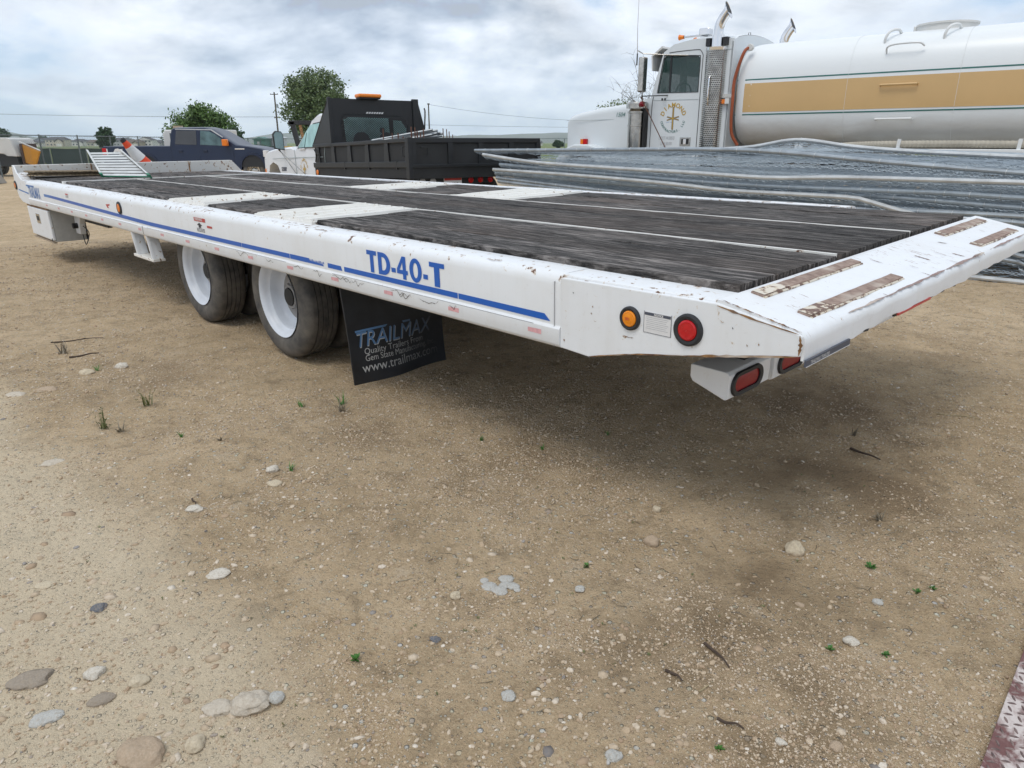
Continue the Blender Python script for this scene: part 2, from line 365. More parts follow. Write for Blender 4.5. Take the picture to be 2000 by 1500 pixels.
def mat_ground():
    t = NT('dirt_ground'); v = t.gvec()
    big = t.noise(v, 0.42, 5, 0.55, 0.4); mid = t.noise(v, 2.6, 6, 0.6, 0.3); fine = t.noise(v, 30, 6, 0.7); grit = t.noise(v, 160, 4, 0.7)
    peb = t.vor(v, 95, 'F1', 'Distance'); pebc = t.vor(v, 95, 'F1', 'Color')
    peb2 = t.vor(v, 42, 'F1', 'Distance'); peb2c = t.vor(v, 42, 'F1', 'Color')
    c = t.mix(t.ramp(big, [(0.36, 0.0), (0.64, 1.0)]), (0.564, 0.416, 0.252), (0.679, 0.517, 0.336))
    # scuffed, darker soil in patches
    pm = t.ramp(mid, [(0.40, 0.0), (0.66, 1.0)])
    c = t.mix(t.math('MULTIPLY', pm, 0.45), c, (0.401, 0.287, 0.167))
    c = t.mix(t.ramp(fine, [(0.30, 0.55), (0.47, 0.0)]), c, (0.247, 0.168, 0.093))
    c = t.mix(t.ramp(grit, [(0.28, 0.65), (0.46, 0.0)]), c, (0.206, 0.144, 0.083))
    c = t.mix(t.ramp(grit, [(0.56, 0.0), (0.72, 0.55)]), c, (0.780, 0.757, 0.548))
    m2 = t.noise(v, 7.5, 7, 0.7, 0.5); c = t.mix(t.ramp(m2, [(0.50, 0.0), (0.66, 0.6)]), c, (0.257, 0.190, 0.119)); c = t.mix(t.ramp(m2, [(0.32, 0.5), (0.44, 0.0)]), c, (0.657, 0.548, 0.409))
    # pebbles embedded: light caps
    pc = t.sep(pebc)
    on = t.math('MULTIPLY', t.ramp(pc[0], [(0.62, 0.0), (0.66, 1.0)]), t.ramp(peb, [(0.26, 1.0), (0.40, 0.0)]))
    pcol = t.ramp(pc[1], [(0.0, (0.275, 0.250, 0.225)), (0.16, (0.687, 0.484, 0.336)), (0.40, (0.780, 0.693, 0.473)), (0.8, (0.780, 0.780, 0.655)), (1.0, (0.780, 0.780, 0.774))])
    c = t.mix(t.math('MULTIPLY', on, 0.55), c, pcol)
    p2 = t.sep(peb2c)
    on2 = t.math('MULTIPLY', t.ramp(p2[0], [(0.80, 0.0), (0.83, 1.0)]), t.ramp(peb2, [(0.24, 1.0), (0.36, 0.0)]))
    pcol2 = t.ramp(p2[1], [(0.0, (0.425, 0.403, 0.382)), (0.3, (0.780, 0.644, 0.444)), (0.7, (0.780, 0.780, 0.609)), (1.0, (0.780, 0.780, 0.774))])
    c = t.mix(t.math('MULTIPLY', on2, 0.75), c, pcol2)
    # the packed wheel track on the left is paler and dustier
    tr = t.attr('track'); c = t.mix(t.math('MULTIPLY', tr, 0.75), c, (0.780, 0.661, 0.479))
    dk = t.attr('damp_shade'); c = t.mix(t.math('MULTIPLY', dk, 0.75), c, (0.233, 0.164, 0.096))  # soil colour darkened for damp and for shade below the trailer tail
    fld = t.attr('field'); c = t.mix(fld, c, t.mix(t.ramp(t.noise(v, 0.03, 3, 0.5), [(0.4, 0.0), (0.6, 1.0)]), (0.096, 0.164, 0.043), (0.219, 0.222, 0.096)))
    t.col(c); t.rough(0.92); t.b.inputs['Specular IOR Level'].default_value = 0.25
    h = t.math('ADD', t.math('MULTIPLY', fine, 1.1), t.math('MULTIPLY', grit, 0.55))
    h = t.math('ADD', h, t.math('MULTIPLY', on, 0.45)); h = t.math('ADD', h, t.math('MULTIPLY', on2, 0.8))
    t.bump(h, 1.0, 0.020); M['dirt_ground'] = t.m
mat_ground()

def mat_gravel():
    t = NT('gravel_stone'); an = t.new('ShaderNodeAttribute'); an.attribute_type = 'INSTANCER'; an.attribute_name = 'tone'; a = t.math('ADD', t.attr('tone'), an.outputs['Fac']); n = t.noise(t.gvec(), 120, 4, 0.6)
    c = t.ramp(a, [(0.0, (0.14, 0.13, 0.13)), (0.09, (0.30, 0.28, 0.26)), (0.18, (0.36, 0.25, 0.16)), (0.45, (0.45, 0.345, 0.23)), (0.75, (0.54, 0.44, 0.32)), (0.92, (0.60, 0.51, 0.40)), (1.0, (0.70, 0.64, 0.55))])
    c = t.mix(t.ramp(n, [(0.4, 0.35), (0.6, 0.0)]), c, (0.30, 0.23, 0.16)); t.col(c); t.rough(0.85); t.bump(n, 0.2, 0.003)
    M['gravel_stone'] = t.m
    def stone(name, c1, c2):
        t = NT(name); v = t.vec('Object'); n = t.noise(v, 9, 6, 0.65); n2 = t.noise(v, 60, 4, 0.6)
        z = t.ramp(t.noise(v, 4, 3, 0.5), [(0.45, 0.0), (0.7, 0.5)])
        oz = t.sep(v)[2]; soil = t.ramp(t.math('ADD', t.math('MULTIPLY', oz, 2.2), t.math('MULTIPLY', n2, .8)), [(0.05, 1.0), (0.50, 0.0)])
        c = t.mix(z, t.mix(t.ramp(n, [(0.35, 0.0), (0.65, 1.0)]), c1, c2), (0.42, 0.34, 0.25)); c = t.mix(t.math('MULTIPLY', soil, .8), c, (0.46, 0.36, 0.25)); t.col(c); t.rough(0.9); t.b.inputs['Specular IOR Level'].default_value = .2; t.bump(t.math('ADD', n2, t.math('MULTIPLY', n, 1.5)), 0.5, 0.012); M[name] = t.m
    stone('stone_pale', (0.56, 0.49, 0.39), (0.68, 0.61, 0.51)); stone('stone_cream', (0.60, 0.50, 0.35), (0.70, 0.61, 0.46))
    stone('stone_grey', (0.30, 0.25, 0.20), (0.42, 0.36, 0.29)); stone('stone_blue', (0.46, 0.46, 0.43), (0.62, 0.61, 0.57))
    stone('stone_brown', (0.44, 0.33, 0.23), (0.56, 0.44, 0.32)); stone('stone_slate', (0.12, 0.13, 0.15), (0.22, 0.23, 0.25)); stone('stone_white', (0.64, 0.59, 0.50), (0.76, 0.71, 0.62))
mat_gravel()

# ------------------------------------------------------------ object helpers
class MB:
    def __init__(s): s.v = []; s.f = []
    def add(s, vs_, fs):
        o = len(s.v); s.v.extend([tuple(v) for v in vs_]); s.f.extend([tuple(i + o for i in f) for f in fs]); return s
    def box(s, x0, x1, y0, y1, z0, z1, mat=None):
        vs_ = [(x0, y0, z0), (x1, y0, z0), (x1, y1, z0), (x0, y1, z0), (x0, y0, z1), (x1, y0, z1), (x1, y1, z1), (x0, y1, z1)]
        if mat is not None: vs_ = [mat @ Vector(v) for v in vs_]
        return s.add(vs_, [(3, 2, 1, 0), (4, 5, 6, 7), (0, 1, 5, 4), (1, 2, 6, 5), (2, 3, 7, 6), (3, 0, 4, 7)])
    def quad(s, a, b, c, d): return s.add([a, b, c, d], [(0, 1, 2, 3)])
    def prism(s, poly, axis, a, b, fn=None):
        """polygon in the two other axes (in xyz order) extruded along axis from a to b"""
        def P(p, t):
            if axis == 'y': q = (p[0], t, p[1])
            elif axis == 'x': q = (t, p[0], p[1])
            else: q = (p[0], p[1], t)
            return fn(q, t) if fn else q
        n = len(poly); vs_ = [P(p, a) for p in poly] + [P(p, b) for p in poly]
        fs = [tuple(range(n))[::-1], tuple(range(n, 2 * n))] + [(i, (i + 1) % n, (i + 1) % n + n, i + n) for i in range(n)]
        return s.add(vs_, fs)
    def tube(s, pts, r, n=8, caps=True):
        pts = [Vector(p) for p in pts]; rs = r if isinstance(r, (list, tuple)) else [r] * len(pts)
        m = len(pts); vs_ = []; up = None
        for i, p in enumerate(pts):
            d = (pts[min(i + 1, m - 1)] - pts[max(i - 1, 0)]).normalized()
            if up is None: up = Vector((0, 0, 1)) if abs(d.z) < 0.9 else Vector((1, 0, 0))
            a = d.cross(up).normalized(); b = a.cross(d).normalized(); up = b
            for k in range(n):
                th = 2 * math.pi * k / n; vs_.append(p + a * math.cos(th) * rs[i] + b * math.sin(th) * rs[i])
        fs = [(i * n + k, i * n + (k + 1) % n, (i + 1) * n + (k + 1) % n, (i + 1) * n + k) for i in range(m - 1) for k in range(n)]
        if caps: fs += [tuple(range(n)), tuple(range((m - 1) * n, m * n))[::-1]]
        return s.add(vs_, fs)
    def lathe(s, prof, c=(0, 0, 0), axis='y', n=48, closed=False):
        """profile (t along axis, radius)"""
        vs_ = []
        for (t, r) in prof:
            for k in range(n):
                th = 2 * math.pi * k / n; u, w = r * math.cos(th), r * math.sin(th)
                vs_.append({'y': (c[0] + u, c[1] + t, c[2] + w), 'x': (c[0] + t, c[1] + u, c[2] + w), 'z': (c[0] + u, c[1] + w, c[2] + t)}[axis])
        m = len(prof); fs = []
        for i in range(m - 1 if not closed else m):
            j = (i + 1) % m
            fs += [(i * n + k, i * n + (k + 1) % n, j * n + (k + 1) % n, j * n + k) for k in range(n)]
        return s.add(vs_, fs)
    def mesh(s, name, mat, smooth=False, twist=None):
        me = bpy.data.meshes.new(name); v = s.v
        if twist: v = [twist(p) for p in v]
        me.from_pydata([tuple(p) for p in v], [], s.f)
        bm = bmesh.new(); bm.from_mesh(me); bmesh.ops.recalc_face_normals(bm, faces=bm.faces); bm.to_mesh(me); bm.free()
        if mat: me.materials.append(M[mat] if isinstance(mat, str) else mat)
        if smooth:
            me.polygons.foreach_set('use_smooth', [True] * len(me.polygons))
            try: me.set_sharp_from_angle(angle=R(35))
            except Exception: pass
        return me
    def build(s, name, mat, parent=None, smooth=False, bevel=0, twist=None, label=None, loc=None):
        o = bpy.data.objects.new(name, s.mesh(name, mat, smooth, twist)); COL.objects.link(o)
        if parent is not None: o.parent = parent
        if loc is not None: o.location = loc
        if bevel:
            b = o.modifiers.new('bevel', 'BEVEL'); b.width = bevel; b.segments = 2; b.limit_method = 'ANGLE'; b.angle_limit = R(30)
        if label: o['label'] = label
        return o
def tag(o, label, cat, group=None, kind=None):
    if label: o['label'] = label
    if cat: o['category'] = cat
    if group: o['group'] = group
    if kind: o['kind'] = kind
    return o
def thing(name, label, cat, mat4=None, group=None):
    o = bpy.data.objects.new(name, None); COL.objects.link(o); o.empty_display_size = 0.2
    if mat4 is not None: o.matrix_world = mat4
    return tag(o, label, cat, group)
def struct(o): o['kind'] = 'structure'; return o
def frame(origin, fwd, up=(0, 0, 1)):
    x = Vector(fwd).normalized(); z = Vector(up); y = z.cross(x).normalized(); z = x.cross(y)
    m = Matrix((x, y, z)).transposed().to_4x4(); m.translation = Vector(origin); return m
def copy_tree(o, parent=None):
    c = o.copy(); COL.objects.link(c)
    if parent is not None: c.parent = parent
    for ch in list(o.children): copy_tree(ch, c)
    return c
def text_mesh(txt, size, shear=0.0, bold=0.0, sx=1.0, align='LEFT', space=1.0):
    cu = bpy.data.curves.new('txt', 'FONT'); cu.body = txt; cu.size = size; cu.shear = shear; cu.offset = bold
    cu.align_x = align; cu.space_character = space; cu.resolution_u = 3
    ob = bpy.data.objects.new('txt', cu); COL.objects.link(ob)
    dg = bpy.context.evaluated_depsgraph_get(); me = bpy.data.meshes.new_from_object(ob.evaluated_get(dg))
    bpy.data.objects.remove(ob); bpy.data.curves.remove(cu)
    for v in me.vertices: v.co.x *= sx
    return me
def put_text(name, txt, size, mat, parent, pos, right, up, twist=None, **k):
    """flat printed lettering laid 1 mm proud of a surface; right/up are the writing directions"""
    me = text_mesh(txt, size, **k); r = Vector(right).normalized(); u = Vector(up).normalized(); p = Vector(pos)
    for v in me.vertices:
        q = p + r * v.co.x + u * v.co.y
        v.co = Vector(twist(q)) if twist else q
    me.materials.clear(); me.materials.append(M[mat]); me.name = name
    o = bpy.data.objects.new(name, me); COL.objects.link(o); o.parent = parent; return o
def rough_edge(p0, p1, n, amp, r=rng): return [p0 + (p1 - p0) * i / n + (r.uniform(-amp, amp) if 0 < i < n else 0) for i in range(n + 1)]
def disc(mb, c, r, normal_axis, n=24, t=0.0):
    vs_ = []
    for k in range(n):
        th = 2 * math.pi * k / n; u, w = r * math.cos(th), r * math.sin(th)
        vs_.append({'y': (c[0] + u, c[1], c[2] + w), 'x': (c[0], c[1] + u, c[2] + w), 'z': (c[0] + u, c[1] + w, c[2])}[normal_axis])
    return mb.add(vs_, [tuple(range(n))])
def catmull(pts, seg=6):
    P = [Vector(p) for p in pts]; P = [P[0] * 2 - P[1]] + P + [P[-1] * 2 - P[-2]]; out = []
    for i in range(1, len(P) - 2):
        for k in range(seg):
            t = k / seg; a, b, c, d = P[i - 1], P[i], P[i + 1], P[i + 2]
            out.append(0.5 * ((2 * b) + (c - a) * t + (2 * a - 5 * b + 4 * c - d) * t * t + (3 * b - a - 3 * c + d) * t ** 3))
    out.append(P[-2]); return out

# ------------------------------------------------------------ ground
def _hash(ix, iy, seed):
    h = (ix.astype(np.int64) * 374761393 + iy.astype(np.int64) * 668265263 + seed * 982451653) & 0xffffffff
    h = ((h ^ (h >> 13)) * 1274126177) & 0xffffffff
    return ((h ^ (h >> 16)) & 0xffff) / 65535.0
def vnoise(x, y, seed=0):
    ix = np.floor(x); iy = np.floor(y); fx = x - ix; fy = y - iy; fx = fx * fx * (3 - 2 * fx); fy = fy * fy * (3 - 2 * fy)
    a = _hash(ix, iy, seed); b = _hash(ix + 1, iy, seed); c = _hash(ix, iy + 1, seed); d = _hash(ix + 1, iy + 1, seed)
    return (a * (1 - fx) + b * fx) * (1 - fy) + (c * (1 - fx) + d * fx) * fy
def fbm(x, y, f, o=4, seed=0):
    s = 0; a = 1; t = 0
    for i in range(o): s = s + a * (vnoise(x * f + i * 17.3, y * f - i * 9.1, seed + i) - 0.5); t += a; a *= 0.5; f *= 2.03
    return s / t * 2
def sstep(e0, e1, x): t = np.clip((x - e0) / (e1 - e0), 0, 1); return t * t * (3 - 2 * t)
TRK = np.array([(-6.5, 7.0), (-3.36, 4.456), (-1.95, 2.9), (-1.522, 2.515), (-0.845, 1.924), (-0.515, 1.529), (-0.34, 1.206), (0.1, 0.3)])
def track_mask(x, y):
    yy = np.interp(-x, -TRK[::-1, 0][::-1][::1], TRK[:, 1]) if False else np.interp(x, TRK[:, 0], TRK[:, 1])
    d = (yy - y) * 0.7 + fbm(x, y, 2.2, 3, 5) * 0.16
    return sstep(-0.10, 0.34, d)
DAMP_SHADE = [(0.55, 1.55, .30, .8), (0.80, 1.90, .22, .5), (1.40, 2.60, .38, .9), (1.55, 3.45, .5, .7), (0.60, 1.33, .2, .6), (2.6, 4.6, .6, .4), (-0.75, 3.2, .25, .5), (-2.2, 4.0, .35, .45), (-0.3, 2.6, .5, .25), (0.25, 2.9, .4, .35)]  # dark damp soil; spots near the trailer tail also hold painted-in shade
def damp_shade_mask(x, y):
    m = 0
    for (cx, cy, r, a) in DAMP_SHADE: m = np.maximum(m, a * np.exp(-((x - cx) ** 2 + (y - cy) ** 2) / (r * r)))
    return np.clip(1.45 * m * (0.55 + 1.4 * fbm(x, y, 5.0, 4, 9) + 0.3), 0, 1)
def ground_z(x, y):
    r = np.hypot(x, y); near = 1 - sstep(12, 40, r)
    z = (fbm(x, y, 0.5, 3, 1) * 0.022 + fbm(x, y, 2.4, 4, 2) * 0.014 * (1 - 0.55 * track_mask(x, y)) + fbm(x, y, 9.0, 4, 3) * 0.010) * near
    z = z + 0.010 * near * np.exp(-((y - np.interp(x, TRK[:, 0], TRK[:, 1])) / 0.25) ** 2)
    return z - 0.22 * sstep(10.5, 14.5, r) * (1 - sstep(0, 2.5, x)) - 2.0 * sstep(70, 650, r)
def build_ground():
    ang = []
    a = -180.0
    while a < 180.0 - 1e-6:
        ang.append(a); a += 0.32 if -48 <= a < 48 else (1.0 if -80 <= a < 80 else 4.0)
    ang = np.radians(np.array(ang)); nA = len(ang)
    rad = [0.0001]; r = 0.55
    while r < 30: rad.append(r); r *= 1.0125
    while r < 6500: rad.append(r); r *= 1.10
    rad = np.array(rad); nR = len(rad)
    rr, aa = np.meshgrid(rad, ang, indexing='ij')
    x = rr * np.sin(aa); y = rr * np.cos(aa); z = ground_z(x, y)
    co = np.stack([x, y, z], -1).reshape(-1, 3).astype(np.float32)
    i = np.arange(nR - 1)[:, None]; j = np.arange(nA)[None, :]; j2 = (j + 1) % nA
    f = np.stack([i * nA + j, (i + 1) * nA + j + 0 * i, (i + 1) * nA + j2 + 0 * i, i * nA + j2], -1).reshape(-1, 4)[:, ::-1]
    me = bpy.data.meshes.new('ground'); me.vertices.add(len(co)); me.vertices.foreach_set('co', co.ravel())
    me.loops.add(f.size); me.loops.foreach_set('vertex_index', f.ravel().astype(np.int32))
    me.polygons.add(len(f)); me.polygons.foreach_set('loop_start', np.arange(0, f.size, 4, dtype=np.int32))
    me.polygons.foreach_set('loop_total', np.full(len(f), 4, dtype=np.int32)); me.polygons.foreach_set('use_smooth', np.ones(len(f), bool))
    me.update(); me.validate()
    xs, ys = co[:, 0].astype(float), co[:, 1].astype(float)
    for nm, arr in (('track', track_mask(xs, ys) * (np.hypot(xs, ys) < 14)), ('damp_shade', damp_shade_mask(xs, ys)), ('field', sstep(49.5, 52.5, ys + fbm(xs, ys, 0.2, 3, 8) * 2.0))):
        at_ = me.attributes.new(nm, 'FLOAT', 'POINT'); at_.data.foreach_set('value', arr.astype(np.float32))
    me.materials.append(M['dirt_ground'])
    o = bpy.data.objects.new('ground', me); COL.objects.link(o); struct(o)
build_ground()
def gz(x, y): return float(ground_z(np.array([float(x)]), np.array([float(y)]))[0])

# ------------------------------------------------------------ loose gravel (uncountable)
ICO_V = None
def ico():
    bm = bmesh.new(); bmesh.ops.create_icosphere(bm, subdivisions=1, radius=1.0)
    v = np.array([tuple(p.co) for p in bm.verts]); f = np.array([[q.index for q in p.verts] for p in bm.faces]); bm.free(); return v, f
def scatter_stones(name, pts, size, tone, label, flat=(0.35, 0.7), sink=0.30):
    v0, f0 = ico(); n = len(pts); m = len(v0)
    jit = 1 + nr.uniform(-0.16, 0.16, (n, m, 1)); v = v0[None] * jit
    s = np.stack([size * nr.uniform(0.75, 1.35, n), size * nr.uniform(0.65, 1.0, n), size * nr.uniform(flat[0], flat[1], n)], -1)
    v = v * s[:, None, :]; a = nr.uniform(0, 2 * np.pi, n); tl = nr.normal(0, 0.25, n)
    c, s_ = np.cos(tl)[:, None], np.sin(tl)[:, None]; y = v[..., 1] * c - v[..., 2] * s_; z = v[..., 1] * s_ + v[..., 2] * c; v = np.stack([v[..., 0], y, z], -1)
    c, s_ = np.cos(a)[:, None], np.sin(a)[:, None]; x = v[..., 0] * c - v[..., 1] * s_; y = v[..., 0] * s_ + v[..., 1] * c
    v = np.stack([x + pts[:, 0:1], y + pts[:, 1:2], v[..., 2] + (ground_z(pts[:, 0], pts[:, 1]) + s[:, 2] * (0.5 - sink))[:, None]], -1)
    f = (f0[None] + (np.arange(n) * m)[:, None, None]).reshape(-1, 3)
    me = bpy.data.meshes.new(name); me.vertices.add(n * m); me.vertices.foreach_set('co', v.reshape(-1).astype(np.float32))
    me.loops.add(f.size); me.loops.foreach_set('vertex_index', f.ravel().astype(np.int32))
    me.polygons.add(len(f)); me.polygons.foreach_set('loop_start', np.arange(0, f.size, 3, dtype=np.int32)); me.polygons.foreach_set('loop_total', np.full(len(f), 3, dtype=np.int32))
    me.polygons.foreach_set('use_smooth', np.ones(len(f), bool)); me.update()
    at_ = me.attributes.new('tone', 'FLOAT', 'POINT'); at_.data.foreach_set('value', np.repeat(tone, m).astype(np.float32))
    me.materials.append(M['gravel_stone'])
    o = bpy.data.objects.new(name, me); COL.objects.link(o); return tag(o, label, 'gravel', kind='stuff')
def wedge(n, r0, r1, power):
    u = nr.uniform(0, 1, n); r = r0 * (r1 / r0) ** (u ** power); a = nr.uniform(R(-44), R(44), n); return np.stack([r * np.sin(a), r * np.cos(a)], -1)
def grit(name, pts, size, tone, label, flat=(0.4, 0.8), sink=0.35):
    """a point per grain; geometry nodes put a small faceted stone on each"""
    n = len(pts); sc = np.stack([size * nr.uniform(0.8, 1.5, n), size * nr.uniform(0.65, 1.05, n), size * nr.uniform(flat[0], flat[1], n)], -1)
    rot = np.stack([nr.normal(0, .3, n), nr.normal(0, .3, n), nr.uniform(0, 6.28, n)], -1)
    co = np.stack([pts[:, 0], pts[:, 1], ground_z(pts[:, 0], pts[:, 1]) + sc[:, 2] * (1 - 2 * sink)], -1)
    me = bpy.data.meshes.new(name); me.vertices.add(n); me.vertices.foreach_set('co', co.astype(np.float32).ravel())
    for nm, arr, ty in (('grain_scale', sc, 'FLOAT_VECTOR'), ('grain_turn', rot, 'FLOAT_VECTOR')): a_ = me.attributes.new(nm, ty, 'POINT'); a_.data.foreach_set('vector', arr.astype(np.float32).ravel())
    a_ = me.attributes.new('tone', 'FLOAT', 'POINT'); a_.data.foreach_set('value', tone.astype(np.float32)); me.update()
    o = bpy.data.objects.new(name, me); COL.objects.link(o)
    g = bpy.data.node_groups.new(name, 'GeometryNodeTree'); g.interface.new_socket('Geometry', in_out='INPUT', socket_type='NodeSocketGeometry'); g.interface.new_socket('Geometry', in_out='OUTPUT', socket_type='NodeSocketGeometry')
    N = g.nodes; Lk = g.links; gi = N.new('NodeGroupInput'); go = N.new('NodeGroupOutput'); iop = N.new('GeometryNodeInstanceOnPoints'); ic = N.new('GeometryNodeMeshIcoSphere'); ic.inputs['Subdivisions'].default_value = 1; ic.inputs['Radius'].default_value = 1.0
    sm = N.new('GeometryNodeSetMaterial'); sm.inputs['Material'].default_value = M['gravel_stone']; m2p = N.new('GeometryNodeMeshToPoints'); m2p.inputs['Radius'].default_value = .001
    a1 = N.new('GeometryNodeInputNamedAttribute'); a1.data_type = 'FLOAT_VECTOR'; a1.inputs[0].default_value = 'grain_scale'; a2 = N.new('GeometryNodeInputNamedAttribute'); a2.data_type = 'FLOAT_VECTOR'; a2.inputs[0].default_value = 'grain_turn'
    Lk.new(gi.outputs[0], m2p.inputs[0]); Lk.new(m2p.outputs[0], iop.inputs['Points']); Lk.new(ic.outputs[0], sm.inputs[0]); Lk.new(sm.outputs[0], iop.inputs['Instance'])
    e2r = N.new('FunctionNodeEulerToRotation'); Lk.new(a2.outputs[0], e2r.inputs[0]); Lk.new(e2r.outputs[0], iop.inputs['Rotation']); Lk.new(a1.outputs[0], iop.inputs['Scale']); Lk.new(iop.outputs[0], go.inputs[0])
    md = o.modifiers.new('grains', 'NODES'); md.node_group = g; me.materials.append(M['gravel_stone'])
    return tag(o, label, 'gravel', kind='stuff')
def build_gravel():
    p = wedge(330000, 0.92, 13, 0.92); cl = fbm(p[:, 0], p[:, 1], 1.5, 4, 21) + .5 * fbm(p[:, 0], p[:, 1], 6.0, 3, 22); tk = track_mask(p[:, 0], p[:, 1])
    p = p[(nr.uniform(0, 1, len(p)) < 0.55 + 1.3 * cl) & (nr.uniform(0, 1, len(p)) > tk * 0.62)]; dist = np.hypot(p[:, 0], p[:, 1])
    size = np.clip(nr.lognormal(math.log(0.0019), 0.42, len(p)), 0.001, 0.0062) * (0.75 + 0.20 * dist)
    grit('grit', p, size, np.clip(nr.beta(2.0, 1.5, len(p)), 0, 1), 'fine light grit scattered over the sandy yard ground')
    p = wedge(15000, 0.95, 15, 0.92); tk = track_mask(p[:, 0], p[:, 1])
    p = p[nr.uniform(0, 1, len(p)) < 0.30 + 0.45 * tk * (p[:, 1] < 6) + 1.2 * np.clip(fbm(p[:, 0], p[:, 1], 1.3, 4, 4), 0, 1)]
    size = np.clip(nr.lognormal(math.log(0.0046), 0.40, len(p)), 0.003, 0.012)
    grit('pebble_scatter', p, size, np.clip(nr.beta(1.7, 1.2, len(p)), 0, 1), 'small pebbles mixed into the sandy yard ground', (.35, .7), .45)
    p = wedge(3600, 1.0, 15, 0.9); tk = track_mask(p[:, 0], p[:, 1])
    p = p[nr.uniform(0, 1, len(p)) < 0.14 + 0.86 * tk * (p[:, 1] < 5) + 0.5 * np.clip(fbm(p[:, 0], p[:, 1], 1.3, 3, 4), 0, 1)]
    size = np.clip(nr.lognormal(math.log(0.0088), 0.42, len(p)), 0.004, 0.024)
    scatter_stones('gravel', p, size, np.clip(nr.beta(1.6, 1.1, len(p)), 0, 1), 'larger half buried pebbles strewn over the packed dirt', (0.22, 0.45), 0.66)
build_gravel()

